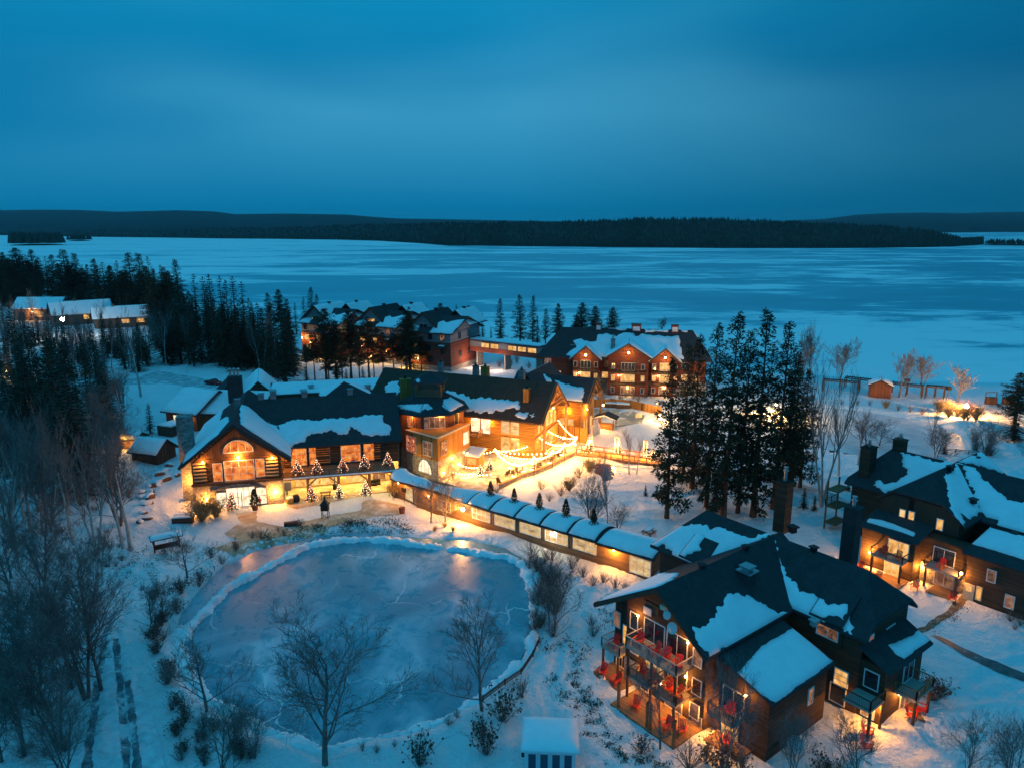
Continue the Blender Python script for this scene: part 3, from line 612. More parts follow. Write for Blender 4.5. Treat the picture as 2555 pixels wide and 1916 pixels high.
# beaten paths, patios and roads
LROAD = ground_mat('driven_snow_track', [(0.3, (0.46, 0.48, 0.50)), (0.5, (0.66, 0.70, 0.73)), (0.65, (0.80, 0.83, 0.86))], 0.9)
PATHS = [
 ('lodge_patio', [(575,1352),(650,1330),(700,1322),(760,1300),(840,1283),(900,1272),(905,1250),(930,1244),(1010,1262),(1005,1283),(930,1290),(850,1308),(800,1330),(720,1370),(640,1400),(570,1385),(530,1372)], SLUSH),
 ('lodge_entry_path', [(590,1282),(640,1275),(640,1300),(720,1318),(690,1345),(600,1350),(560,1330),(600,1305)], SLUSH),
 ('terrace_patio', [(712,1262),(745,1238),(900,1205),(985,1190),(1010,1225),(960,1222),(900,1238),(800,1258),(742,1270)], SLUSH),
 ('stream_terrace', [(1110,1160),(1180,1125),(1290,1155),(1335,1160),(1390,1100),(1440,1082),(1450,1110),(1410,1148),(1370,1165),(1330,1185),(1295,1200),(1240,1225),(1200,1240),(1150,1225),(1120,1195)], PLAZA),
 
 ('service_road', [(395,925),(470,938),(560,955),(660,975),(640,990),(540,985),(470,965),(400,955),(300,960),(0,1000),(0,985),(200,960),(330,945)], ROADM),
 ('lower_road', [(225,1600),(275,1560),(300,1600),(345,1700),(385,1800),(420,1935),(170,1935),(180,1800),(205,1680)], LROAD),
 ('footpath_to_doors', [(2398,1486),(2425,1490),(2380,1535),(2320,1570),(2285,1592),(2268,1585),(2330,1545),(2370,1515)], DIRT),
 ('wet_footpath', [(2322,1585),(2345,1585),(2420,1622),(2500,1655),(2600,1690),(2600,1710),(2480,1668),(2400,1634)], WETP),
 ('lane_behind_pines', [(1800,1178),(1900,1185),(2000,1205),(2100,1240),(2160,1262),(2150,1285),(2070,1258),(1980,1228),(1880,1205),(1790,1196)], ROADM),
 ('lakeside_drive', [(2480,1000),(2530,1030),(2600,1110),(2600,1190),(2540,1120),(2500,1060),(2460,1020)], ROADM),
]
make_ground()
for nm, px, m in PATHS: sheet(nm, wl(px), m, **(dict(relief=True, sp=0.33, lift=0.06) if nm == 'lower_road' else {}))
RUT = ground_mat('dark_wheel_rut', [(0.40, (0.10, 0.13, 0.15)), (0.52, (0.26, 0.30, 0.33)), (0.60, (0.66, 0.70, 0.73))], 0.55)
def strip(px, w):
    P = [Vector((a, b)) for a, b in wl(px)]; l = []; r = []
    for i, p in enumerate(P):
        d = (P[min(i+1, len(P)-1)]-P[max(i-1, 0)]).normalized(); n = Vector((-d.y, d.x))*w; l.append(tuple(p+n)); r.append(tuple(p-n))
    return l+r[::-1]
for px in ([(218,1930),(232,1800),(246,1680),(262,1590)], [(318,1930),(308,1800),(296,1680),(290,1600)], [(345,1930),(334,1820),(318,1700)]): sheet('wheel_rut', strip(px, .30), RUT, lift=.10, relief=True, sp=.3, rough=.35, amp=.09)
# ridge of shovelled snow round the cleared ice
def snow_ridge(name, pts, w, h, label, z=-0.28):
    mb = MB(); sec = 9; prev = None
    P = [W(x, y, z) for x, y in pts]; Q = []
    for a, b in zip(P[:-1], P[1:]):
        k = max(1, int((b-a).length/0.35)); Q += [a+(b-a)*(i/k) for i in range(k)]
    Q.append(P[-1]); rw = rh = 0.0
    for i, p in enumerate(Q):
        d = (Q[min(i+2, len(Q)-1)]-Q[max(i-2, 0)]).normalized(); r = Vector((d.y, -d.x, 0)); rw = 0.75*rw+R.uniform(-.42, .42); rh = 0.7*rh+R.uniform(-.42, .42)
        ww = w*max(.35, 1+0.7*rw); hh = h*(1+0.9*rh)*min(1, i/3+0.1, (len(Q)-1-i)/3+0.1)
        o = len(mb.v)
        for k in range(sec):
            t = k/(sec-1)*2-1; zz = max(0, 1-t*t)**0.7*hh+R.uniform(-.09, .13)*(abs(t) < 0.95); mb.v.append(tuple(p+r*(ww*t+R.uniform(-.13, .13))+Vector((0, 0, zz-0.02))))
        if prev is not None:
            for k in range(sec-1): mb.f.append((prev+k, prev+k+1, o+k+1, o+k)); mb.mi.append(0)
        prev = o
    return tag(mb.build(name, RSNOW, smooth=True), label, 'snow bank')
snow_ridge('snow_bank', [(455,1600),(470,1570),(520,1520),(575,1465),(640,1430),(705,1395),(770,1362),(850,1350),(915,1346),(985,1352),(1050,1362),(1110,1368)], 0.75, 0.55, 'rounded ridge of shovelled snow along the lodge side of the pond ice')
snow_ridge('snow_bank', [(1116,1368),(1180,1376),(1235,1388),(1270,1392),(1305,1410),(1320,1440),(1335,1500),(1338,1560),(1325,1610),(1340,1640)], 0.7, 0.5, 'lumpy snow bank curling round the pond end below the glazed corridor')

snow_ridge('snow_bank', [(447,1560),(438,1600),(450,1640),(474,1690),(505,1740),(575,1772),(645,1820),(725,1848),(800,1872),(880,1860),(935,1843)], 0.8, 0.22, 'snow rim along the near left edge of the pond ice')
snow_ridge('snow_bank', [(940,1843),(1015,1830),(1115,1797),(1195,1747),(1255,1697),(1305,1647)], 0.8, 0.2, 'snow rim along the near right edge of the pond ice')

# far shore, hills and woods on it
def hill(name, prof, rows, m):
    """prof: list of (px, y of the shore, y of the skyline); rows: (distance factor, height share)"""
    vs = []; n = len(prof)*6-5; xs = np.linspace(0, len(prof)-1, n)
    P = np.array(prof, float); idx = np.arange(len(prof))
    X = np.interp(xs, idx, P[:, 0]); B = np.interp(xs, idx, P[:, 1]); T = np.interp(xs, idx, P[:, 2])
    for r, (f, hs) in enumerate(rows):
        for i in range(n):
            w = W(X[i], B[i], LAKEZ); d = w*f if hs < 9 else w
            top = W(X[i], B[i], LAKEZ); dist = math.hypot(top.x, top.y)
            dmax = dist*rows[-2][0]
            hgt = CAMH+(560-T[i])/FPX*dmax
            z = LAKEZ-0.3+max(hgt-LAKEZ, 4)*hs*(1+(0.06*math.sin(i*1.7+r*2.1) if 0 < r < len(rows)-2 else 0)) if hs else LAKEZ-0.3
            vs.append((w.x*f, w.y*f, z))
    fs = [(r*n+i, r*n+i+1, (r+1)*n+i+1, (r+1)*n+i) for r in range(len(rows)-1) for i in range(n-1)]
    me = bpy.data.meshes.new(name); me.from_pydata(vs, [], fs); me.materials.append(m); me.polygons.foreach_set('use_smooth', [True]*len(fs)); me.update()
    return tag(link(name, me), kind='structure'), vs, n
far_prof = [(-900,578,545),(-500,580,538),(-200,582,534),(0,584,533),(110,585,531),(200,586,531),(300,588,534),(380,588,532),(450,588,530),(540,588,532),(590,588,538),(640,588,537),(720,588,536),(800,590,537),(870,590,538),(930,592,543),(1000,592,547),(1080,592,548),(1200,592,550),(1350,590,553),(1600,585,554),(1850,583,556),(1960,582,552),(2050,582,549),(2130,582,540),(2200,581,537),(2300,581,536),(2400,581,538),(2480,580,536),(2560,580,536),(2800,580,540),(3300,580,548)]
hill('far_hills', far_prof, [(1.0, 0), (1.02, 0.16), (1.2, 0.30), (1.5, 0.52), (1.9, 0.85), (2.2, 1.0), (2.6, 0.7)], HILLF)
mid_prof = [(-320,583,574),(-100,586,573),(60,589,574),(240,592,571),(420,594,573),(560,596,568),(690,597,570),(760,598,567),(850,599,563),(950,602,560),(1050,608,560),(1120,614,558),(1200,614,558),(1260,615,556),(1400,616,555),(1480,617,553),(1560,618,550),(1600,618,547),(1700,619,548),(1800,620,549),(1950,620,555),(2060,620,558),(2180,619,564),(2300,618,573),(2380,616,585),(2430,613,600),(2452,611,610)]
_, hv, hn = hill('wooded_point', mid_prof, [(1.0, 0), (1.01, 0.10), (1.06, 0.30), (1.14, 0.60), (1.24, 0.92), (1.34, 1.0-0.02), (1.6, 0.4)], HILLN)
def far_trees(name, spots, m, h0, h1, label, wide=0.22):
    mb = MB()
    for x, y, z in spots:
        h = R.uniform(h0, h1); r = h*R.uniform(0.8, 1.2)*wide; a = R.random()*6.28; o = len(mb.v)
        n = 5
        for k in range(n): mb.v.append((x+r*math.cos(a+k*6.283/n), y+r*math.sin(a+k*6.283/n), z-0.5+h*0.12))
        for k in range(n): mb.v.append((x+r*.55*math.cos(a+.5+k*6.283/n), y+r*.55*math.sin(a+.5+k*6.283/n), z+h*R.uniform(.45, .6)))
        mb.v.append((x+R.uniform(-.3, .3), y, z+h))
        for k in range(n): k2 = (k+1) % n; mb.f += [(o+k, o+k2, o+n+k2, o+n+k), (o+n+k, o+n+k2, o+2*n)]; mb.mi += [0, 0]
    return tag(mb.build(name, m), label, 'forest', kind='stuff')
spots = []
for _ in range(11000):
    i = R.randrange(hn-1); r = R.choice([0, 0, 1, 1, 2, 2, 3, 3, 3, 4, 4]); t = R.random(); s = R.random()
    a = Vector(hv[r*hn+i]).lerp(Vector(hv[r*hn+i+1]), t); b = Vector(hv[(r+1)*hn+i]).lerp(Vector(hv[(r+1)*hn+i+1]), t); p = a.lerp(b, s); spots.append((p.x, p.y, p.z))
far_trees('far_forest', spots, FARF, 4, 9.5, 'dark mixed forest covering the low point across the frozen lake')
def islet(name, x0, x1, y, htop, n, label):
    sp = []; mb = MB()
    a = W(x0, y, LAKEZ); b = W(x1, y, LAKEZ); c = (a+b)/2; L_ = (b-a).length/2
    mb.lathe(c, [(L_, -0.5), (L_*0.9, 1.0), (L_*0.5, 2.2), (0.5, 2.6)], 20); base = mb.build(name, HILLN); tag(base, label, 'island')
    for _ in range(n):
        t = R.uniform(-.95, .95); s = R.uniform(-.9, .9)*math.sqrt(1-t*t); sp.append((c.x+L_*t, c.y+L_*s, 1.0))
    hh = c.y*(y-htop)/FPX
    f = far_trees('island_trees', sp, FARF, hh*0.7, hh*1.1, None, 0.3); f.parent = base
    if 'category' in f: del f['category']
islet('wooded_island', 34, 152, 612, 584, 160, 'small wooded island at the left near the frozen lake shore')
islet('wooded_island', 172, 224, 602, 588, 45, 'thin spit of scattered trees on the ice beside the wooded island')
islet('wooded_island', 2462, 2640, 612, 600, 130, 'low wooded islet at the right beyond the tip of the point')
# ------------------------------------------------------------------ buildings
Z1 = lambda X, Y: (X/3.456, 500+Y/3.456)            # enlarged views of the photograph -> photo pixels
Z2 = lambda X, Y: (640+X/3.456, 650+Y/3.456)
Z3 = lambda X, Y: (1240+X/3.456, 650+Y/3.456)
Z4 = lambda X, Y: (1880+X/3.277, 700+Y/3.277)
Z5 = lambda X, Y: (340+X/3.456, 900+Y/3.456)
Z6 = lambda X, Y: (900+X/3.456, 900+Y/3.456)
Z7 = lambda X, Y: (1400+X/3.456, 1200+Y/3.456)
Z8 = lambda X, Y: (1915+X/3.456, 1100+Y/3.456)
ZA = lambda X, Y: (1440+X/3.456, 1436+Y/3.456)
ZB = lambda X, Y: (1915+X/3.456, 1436+Y/3.456)
ZC = lambda X, Y: (1900+X*0.217, 1300+Y*0.217)
ZD = lambda X, Y: (2080+X*0.21474, 1080+Y*0.21474)
ZE = lambda X, Y: (380+X/6.9125, 930+Y/6.9125)
ZF = lambda X, Y: (960+X/6.9125, 1000+Y/6.9125)
ZG = lambda X, Y: (1200+X/6.9125, 1000+Y/6.9125)
ZH = lambda X, Y: (1360+X/6.1444, 800+Y/6.1444)
ZI = lambda X, Y: (720+X/4.2538, 730+Y/4.2538)
ZJ = lambda X, Y: (1440+X/8.2958, 980+Y/8.2958)
ZK = lambda X, Y: (1060+X/3.6867, 1200+Y/3.6867)
ZL = lambda X, Y: (690+X/6.9125, 1080+Y/6.9125)
ZP = lambda X, Y: (1600+X/3.016, 750+Y/3.016)
def PX(f, pts): return [f(*p) for p in pts]
def win_e(fr, par, e, sg, xy, w, h, pane=None, frame=None, nx=2, ny=1, z=None, **k):
    _, n, zz = fr.on_e(*xy, e); return window(par, fr.p(e+sg*0.01, n, z if z is not None else zz), fr.n, fr.e*sg, w, h, pane, frame, nx, ny, **k)
def win_n(fr, par, n, sg, xy, w, h, pane=None, frame=None, nx=2, ny=1, z=None, **k):
    e, _, zz = fr.on_n(*xy, n); return window(par, fr.p(e, n+sg*0.01, z if z is not None else zz), fr.e, fr.n*sg, w, h, pane, frame, nx, ny, **k)
def lamp_e(fr, par, e, xy, power, **k):
    _, n, z = fr.on_e(*xy, e); s = -0.35 if k.pop('sg', -1) < 0 else 0.35; return wall_lamp(par, fr.p(e+s*0.4, n, z), power, off=fr.e*s, **k)
def lamp_n(fr, par, n, xy, power, **k):
    e, _, z = fr.on_n(*xy, n); z = k.pop('z', z); return wall_lamp(par, fr.p(e, n-0.16, z), power, off=fr.n*-0.4, **k)
def balcony(fr, par, e0, e1, n0, n1, z, sides, rail=None, deck=None, h=1.0, fascia=True, name='balcony', supports=None, pick=0.16, cables=0):
    """deck slab as a part, railing along the given sides and posts as sub-parts"""
    mb = MB(); mb.box(fr.p((e0+e1)/2, (n0+n1)/2, z-0.22), abs(e1-e0), abs(n1-n0), 0.22, fr.a, base=True)
    b = mb.build(name, deck or RBEAM, par)
    c = {'a': (e0, n0), 'b': (e1, n0), 'c': (e1, n1), 'd': (e0, n1)}
    for s in sides: railing(b, [fr.p(*c[k], z) for k in s], h, rail or BEAM, pick, cables=cables)
    for e, n in supports or ():
        q = MB(); q.tube([fr.p(e, n, gh(*fr.p(e, n)[:2])-0.2), fr.p(e, n, z-0.2)], 0.14, 8); q.build('support_post', DBEAM, b)
    return b
def chimney_box(par, c, w, d, h, ang, m, cap=None, pipe=0.0, name='chimney'):
    mb = MB(); mb.box(c, w, d, h, ang, base=True); mb.box(Vector(c)+Vector((0, 0, h)), w+0.2, d+0.2, 0.12, ang, base=True)
    o = mb.build(name, m, par)
    if pipe:
        q = MB(); q.lathe(Vector(c)+Vector((0, 0, h+0.1)), [(0.2, 0), (0.2, pipe), (0.34, pipe), (0.34, pipe+0.14), (0.16, pipe+0.2), (0.16, pipe+0.42), (0.3, pipe+0.45), (0.3, pipe+0.52)], 10); q.build('flue_pipe', cap or METAL, o)
    return o
def roof_vent(par, p, s=0.5, m=None):
    mb = MB(); mb.box(p, s, s, s*0.9, 0.4, base=True); mb.box(Vector(p)+Vector((0, 0, s*0.9)), s*1.5, s*1.5, s*0.25, 0.4, base=True); return mb.build('roof_vent', m or BLACKM, par)

POW = 2.8
# ---- front lodge (right foreground)
A = FR((28.06, 72.7), 37.8)
LA = thing('timber_lodge', 'dark three storey timber lodge nearest the camera with stacked balconies and red chairs', 'lodge', A.p(-6, 0, 0))
r1, f1 = roof_block(A, LA, 'e', 0, -18.7, 1.5, 5.9, 8.1, 12.5, 8.2, 7.4)
r2, f2 = roof_block(A, LA, 'n', 0, -10.2, 8.8, 5.2, 5.0, 12.52, 8.25, 8.3, ('hip', 2.9, 9.5), ('hip', 3.8, 8.28))
w1 = wall_block(A, LA, 'e', 0, -17.5, 0, 5.1, 4.6, 0, 12.5, 8.35, 9.2, LOGD, drop=0.45)
wall_block(A, LA, 'e', 5.6, -16.4, -2, 1.2, 1.6, 0, 8.6, 8.2, 7.55, LOGD, drop=0.3)
wall_block(A, LA, 'n', 0, -12.5, 11.6, 4.5, 4.3, 0, 12.5, 8.45, 8.5, LOGD, clip0=9.0, clip1=8.6, drop=0.45)
mb = MB(); mb.box(A.p(-17.52, 0.2, 8.9), 0.06, 4.4, 0.9, A.a, base=True); mb.build('gable_cladding', BATD, LA)
for k, (f, outs) in enumerate([
    (f1['r'], [PX(Z7, [(290,1050),(560,900),(850,790),(1000,800),(960,850),(850,900),(600,1010),(420,1095),(350,1065)])]),
    (f1['l'], [PX(Z7, [(1130,1250),(1200,1270),(1260,1230),(1350,1130),(1400,1030),(1500,965),(1620,985),(1760,1060),(1840,1115),(1890,1130),(1960,1130),(2040,1160),(1930,1240),(1800,1310),(1560,1410),(1380,1480),(1280,1510),(1220,1440)])])]):
    snow_on(r1, f, outs)
snow_on(r2, f2['l'], [PX(Z7, [(1835,480),(1850,560),(1900,720),(1980,860),(2090,950),(2212,1000),(2330,1060),(2430,1110),(2470,1060),(2500,1230),(2490,1330),(2440,1300),(2430,1200),(2350,1240),(2200,1180),(2080,1140),(2010,1150),(1960,1170),(1900,1130),(1890,1000),(1860,830),(1840,650)]),
                      PX(Z7, [(760,520),(800,460),(960,420),(1180,370),(1260,375),(1290,420),(1340,395),(1450,430),(1580,470),(1700,455),(1815,465),(1500,590),(1250,690),(1110,750),(1000,690),(960,600),(870,540),(780,545)])])
snow_on(r2, f2['r'], [PX(ZC, [(150,140),(300,20),(420,-40),(520,-20),(570,60),(620,160),(720,270),(850,350),(950,380),(1030,460),(900,420),(700,350),(400,240)]), PX(ZC, [(780,50),(830,-10),(950,60),(960,140),(850,130)])])
# dormers: a shed roof lifted out of the main slope
def dormer(e_eave, e_in, n0, n1, xy, wz, ww, wh, nx):
    mb = MB(); mb.box(A.p(-4.3, (n0+n1)/2, 6.0), 0.9, n1-n0-0.5, 2.6, A.a, base=True); d_o = mb.build('dormer', LOGD, LA)
    fc = [A.p(e_eave, n0, 8.72), A.p(e_eave, n1, 8.72), A.p(e_in, n1, 10.75), A.p(e_in, n0, 10.75)]
    mb = MB(); mb.slab(fc, Vector((0, 0, -0.16))); ro = mb.build('dormer_roof', SHD, d_o)
    window(d_o, A.p(-4.77, (n0+n1)/2, wz), A.n, -A.e, ww, wh, P_DIM, WHITE, nx)
    return ro, fc
dr, fc = dormer(-5.4, -2.35, 4.9, 8.2, None, 7.75, 1.7, 1.3, 2)
snow_on(dr, fc, [PX(Z7, [(800,460),(960,420),(1180,370),(1260,420),(1200,600),(1000,690),(960,600),(890,560),(780,545)])])
dr, fc = dormer(-5.4, -2.35, -10.9, -7.6, None, 7.45, 2.1, 1.6, 2)
snow_on(dr, fc, [PX(Z7, [(1900,600),(1990,860),(2100,950),(2330,1060),(2470,1060),(2440,1200),(2200,1180),(2080,1140),(2010,1150),(1900,1100)])])
# low snow covered wing in the angle
mb = MB(); qa = [A.p(-16.9, -5.6, 7.75), A.p(-6.9, -5.6, 7.75), A.p(-6.9, -11.4, 5.95), A.p(-16.9, -11.4, 5.95)]; mb.slab(qa, Vector((0, 0, -0.22))); wr = mb.build('wing_roof', SHD, LA)
snow_on(wr, qa, [PX(ZA, [(1330,890),(1600,600),(1870,440),(2010,570),(2205,735),(1990,890),(1710,1090),(1560,1010),(1420,935)])], 0.3, 0.05)
mb = MB(); n6 = [A.p(-16.5, -4.5, 0), A.p(-16.5, -4.5, 7.8), A.p(-16.5, -10.9, 5.8), A.p(-16.5, -10.9, 0)]; mb.slab(n6, A.e*9.2); mb.build('wing_wall', LOGD, LA)
# end annex with its own lean-to roof
box_wall(A, LA, -4.4, 3.0, -14.8, -12.3, 0, 5.9, LOGD, 'annex_wall')
mb = MB(); qb = [A.p(-5.0, -12.4, 7.4), A.p(3.6, -12.4, 7.4), A.p(3.6, -15.4, 5.9), A.p(-5.0, -15.4, 5.9)]; mb.slab(qb, Vector((0, 0, -0.2))); ar = mb.build('annex_roof', SHD, LA)
snow_on(ar, qb, [PX(ZB, [(1040,595),(1130,560),(1240,520),(1310,455),(1415,540),(1180,715),(1100,670)])], 0.22, 0.05)
# balconies, patios
balcony(A, LA, -19.7, -17.5, -3.5, 2.6, 5.7, ['bad', 'dc'], RBEAM, RBEAM, supports=[(-19.5, 2.4), (-19.5, -0.5), (-19.5, -3.3)])
balcony(A, LA, -19.9, -17.5, -0.5, 1.9, 2.85, ['bad', 'dc'], BEAM, RBEAM)
balcony(A, LA, -19.9, -17.5, -3.8, -1.4, 2.85, ['bad', 'dc'], BEAM, RBEAM)
balcony(A, LA, -18.3, -16.4, 4.7, 7.2, 2.85, ['bad', 'dc'], RBEAM, RBEAM, supports=[(-18.2, 7.0), (-18.2, 4.9)])
balcony(A, LA, -18.2, -16.5, -8.6, -6.0, 2.85, ['ad', 'dc', 'ab'], BEAM, RBEAM)
balcony(A, LA, -7.0, -4.4, -14.9, -12.4, 2.9, ['ad', 'ab', 'bc'], DBEAM, RBEAM, supports=[(-6.9, -14.9), (-4.7, -14.9)])
balcony(A, LA, -2.2, 1.2, -16.7, -14.8, 2.9, ['ad', 'ab', 'bc'], BEAM, RBEAM, supports=[(-2.0, -16.6), (0.9, -16.6)])
for e0, e1, n0, n1 in ((-21.6, -17.5, -5.1, 2.6), (-19.6, -16.4, 3.4, 7.3), (-2.6, 1.4, -17.2, -14.8), (-18.6, -16.5, -9.5, -6)):
    mb = MB(); mb.box(A.p((e0+e1)/2, (n0+n1)/2, 0.02), e1-e0, abs(n1-n0), 0.2, A.a, base=True); mb.build('patio_deck', DECK, LA)
for e, n in ((-21.3, 1.8), (-21.3, -1.8), (-21.3, -2.2), (-21.3, -4.9)):
    q = MB(); q.tube([A.p(e, n, 0), A.p(e, n, 2.7)], 0.17, 8); q.build('log_post', BEAM, LA)
box_wall(A, LA, -17.7, -17.4, 2.7, 4.6, 0.2, 2.7, STONE, 'stone_pier'); box_wall(A, LA, -17.66, -17.4, -5.0, -3.9, 0.0, 1.2, STONE, 'stone_pier')
mb = MB(); mb.bar(A.p(-18.65, 0, 12.15), A.p(-18.65, -5.9, 7.85), 0.12, 0.36); mb.bar(A.p(-18.65, 0, 12.15), A.p(-18.65, 8.1, 7.05), 0.12, 0.36); mb.build('bargeboard', DBEAM, LA)
for n, z, w, h, pane, nx in ((3.6, 7.0, 1.0, 1.8, GLASSD, 1), (1.0, 6.95, 2.5, 2.3, GLASSD, 2), (-1.75, 6.95, 2.4, 2.3, GLASSD, 2), (-4.1, 6.9, 0.95, 1.7, P_DIM, 1),
                             (3.4, 4.2, 1.0, 1.3, P_DIM, 1), (0.8, 4.0, 2.3, 2.1, P_WARM, 2), (-2.0, 4.0, 2.2, 2.1, GLASSD, 2), (-4.2, 4.0, 1.0, 1.6, GLASSD, 1),
                             (1.4, 1.25, 2.0, 2.0, GLASSD, 2), (-1.7, 1.25, 2.0, 2.0, P_DIM, 2), (-4.2, 1.6, 1.0, 1.5, P_DIM, 1)):
    window(LA, A.p(-17.51 if n > -3.9 or z > 2 else -17.67, n, z), A.n, -A.e, w, h, pane, WHITE, nx)
for n, z, w, h, pane, nx in ((6.9, 5.3, 0.9, 1.7, P_DIM, 1), (5.5, 4.1, 1.0, 2.1, P_WARM, 1), (6.0, 1.2, 1.6, 2.0, GLASSD, 2)): window(LA, A.p(-16.41, n, z), A.n, -A.e, w, h, pane, WHITE, nx)
for n, z, w, h, pane, nx in ((-7.4, 4.0, 2.2, 2.1, GLASSD, 2), (-7.2, 1.2, 1.8, 2.0, P_WARM, 2)): window(LA, A.p(-16.51, n, z), A.n, -A.e, w, h, pane, WHITE, nx)
for e, z, w, h, pane in ((-10.0, 3.6, 0.8, 1.6, P_DIM),): window(LA, A.p(e, -10.91, z), A.e, -A.n, w, h, pane, WHITE, 1)
win_e(A, LA, -4.52, -1, ZB(635, 880), 1.3, 1.7, P_WARM, WHITE, 1, 3); win_e(A, LA, -4.52, -1, ZB(590, 1150), 1.5, 1.9, GLASSD, WHITE, 1, z=1.3)
win_n(A, LA, -12.52, -1, ZB(1060, 430), 1.7, 1.5, GLASSD, WHITE, 2, z=6.6); win_n(A, LA, -12.52, -1, ZB(890, 550), 0.8, 1.5, P_DIM, WHITE, 1, z=7.1)
window(LA, A.p(-4.42, -13.6, 4.3), A.n, -A.e, 1.3, 1.7, GLASSD, WHITE, 1); window(LA, A.p(-4.42, -13.6, 1.4), A.n, -A.e, 1.2, 1.8, P_WARM, WHITE, 1)
window(LA, A.p(0.2, -14.81, 4.0), A.e, -A.n, 2.0, 2.0, GLASSD, WHITE, 2); window(LA, A.p(0.2, -14.81, 1.2), A.e, -A.n, 2.0, 2.0, P_DIM, WHITE, 2)
for n, z, pw in ((3.0, 7.9, 55), (-3.05, 7.95, 55), (-3.0, 4.5, 70), (-2.95, 1.95, 180), (1.9, 2.1, 100), (-0.2, 2.2, 60)): wall_lamp(LA, A.p(-17.68, n, z), pw, off=-A.e*0.4, r=0.1)
wall_lamp(LA, A.p(-16.7, -8.7, 5.3), 60, off=-A.e*0.4, r=0.1); wall_lamp(LA, A.p(-16.7, -6.1, 2.2), 240, off=-A.e*0.4, r=0.1); wall_lamp(LA, A.p(-16.6, 4.6, 2.1), 170, off=-A.e*0.4, r=0.1)
wall_lamp(LA, A.p(-4.6, -14.4, 2.4), 280, off=-A.e*0.4, r=0.1); wall_lamp(LA, A.p(-1.5, -14.95, 2.3), 110, off=-A.n*0.4, r=0.1)
for n, z, r in ((-0.75, 9.75, 0.42), (-1.45, 8.75, 0.55)):
    mb = MB(); c = A.p(-17.9, n, z); ax = (-A.e+Vector((0, -.1, .45))).normalized(); u = ax.cross(Vector((0, 0, 1))).normalized(); v = u.cross(ax)
    k = 16; ring = [[c+ax*(0.22*q*q*r)+(u*math.cos(t*6.2832/k)+v*math.sin(t*6.2832/k))*(r*q) for t in range(k)] for q in (0.05, 0.5, 1.0)]; vs = sum(ring, [])
    mb.add(vs, [(i*k+t, i*k+(t+1) % k, (i+1)*k+(t+1) % k, (i+1)*k+t) for i in range(2) for t in range(k)]); mb.bar(c, c+A.e*0.4, 0.06); mb.bar(c+ax*0.02-v*r, c+ax*r*0.9, 0.03); mb.build('satellite_dish', DISH, LA)
mb = MB(); mb.box(A.p(-17.62, 1.9, 8.5), 0.1, 0.95, 0.75, A.a, base=True); mb.build('antenna_panel', DISH, LA)
mb = MB(); mb.box(A.p(-17.75, -0.2, 10.0), 0.4, 0.7, 0.45, A.a, base=True); mb.build('vent_hood', CREAM, LA)
# chimneys of the lodge
pc = A.p(-8.0, -2.3, 0); pc.z = 10.3; ch = chimney_box(LA, pc, 1.3, 1.3, 1.3, A.a, SHD); mb = MB(); mb.box(pc+Vector((0, 0, 1.42)), 1.6, 1.6, 0.14, A.a, base=True); mb.box(pc+Vector((0, 0, 1.56)), 0.7, 0.7, 0.35, A.a, base=True); mb.box(pc+Vector((0, 0, 1.91)), 1.25, 1.25, 0.12, A.a, base=True); mb.build('chimney_cap', METAL, ch)
q = A.loc(W(*Z7(1905, 330), 9.5)); chimney_box(LA, A.p(q[0], q[1], 8), 1.5, 1.5, 6.4, A.a, LOGD, pipe=1.3)
q = A.loc(W(*ZC(1000, 420), 8.6)); chimney_box(LA, A.p(q[0], q[1], 5.0), 1.45, 1.45, 9.6, A.a, SHD, pipe=0.7)
for xy in (Z7(1215, 740), Z7(1590, 580)): p = on_plane(*xy, A.p(0, 0, 12.5), Vector((0, 0, 1))); roof_vent(LA, Vector((p.x, p.y, 12.35)), 0.45)
for xy in (ZC(600, 330),): p = W(*xy, 12.5); roof_vent(LA, Vector((p.x, p.y, 12.35)), 0.5)
p = W(*ZC(360, 60), 10.9); roof_vent(LA, Vector((p.x, p.y, 10.2)), 0.7); p = W(*ZC(605, 1150), 9.3); roof_vent(LA, Vector((p.x, p.y, 8.9)), 0.5, METAL)

POW = 3.4
# ---- lodge at the right edge
B = FR((61.9, 96.9), 37.8)
LB = thing('timber_lodge', 'brown timber lodge at the right edge with two lit balconies and a snowy cross roof', 'lodge', B.p(0, 0, 0))
r1, f1 = roof_block(B, LB, 'e', 0, -8.2, 8.9, 6.2, 5.2, 12.5, 8.0, 8.4, ('hip', 3.2, 10.2), ('gable',))
r2, f2 = roof_block(B, LB, 'n', 0, -16, 8.6, 6.6, 5.2, 12.48, 7.7, 8.3, ('gable',), ('hip', 3.4, 8.29))
wall_block(B, LB, 'e', 0, -11.0, 8, 5.5, 4.6, 0, 12.5, 8.2, 8.65, LOGD, clip0=9.7, drop=0.45)
wall_block(B, LB, 'n', 0, -15.4, 11.2, 5.8, 4.4, 0, 12.48, 7.9, 8.6, LOGD, clip1=8.6, drop=0.45)
mb = MB(); pts = [B.p(-11.06, 4.5, 6.3), B.p(-11.06, 4.5, 8.5), B.p(-11.06, 2.9, 9.6), B.p(-11.06, -3.4, 9.6), B.p(-11.06, -5.4, 8.1), B.p(-11.06, -5.4, 6.3)]; mb.slab(pts, B.e*0.05); mb.build('gable_cladding', BATD, LB)
snow_on(r2, f2['l'], [PX(ZD, [(780,215),(960,260),(1060,300),(1180,330),(1290,320),(1410,340),(1380,385),(1000,560),(600,700),(460,610),(480,560),(620,590),(760,545),(850,460),(860,420),(790,330)]),
                      PX(ZD, [(1480,340),(1600,380),(1700,470),(1790,560),(1850,630),(1950,700),(2060,780),(2212,800),(2330,830),(2330,1230),(2100,1180),(1950,1110),(1880,1000),(1760,960),(1690,920),(1640,700),(1530,480)])])
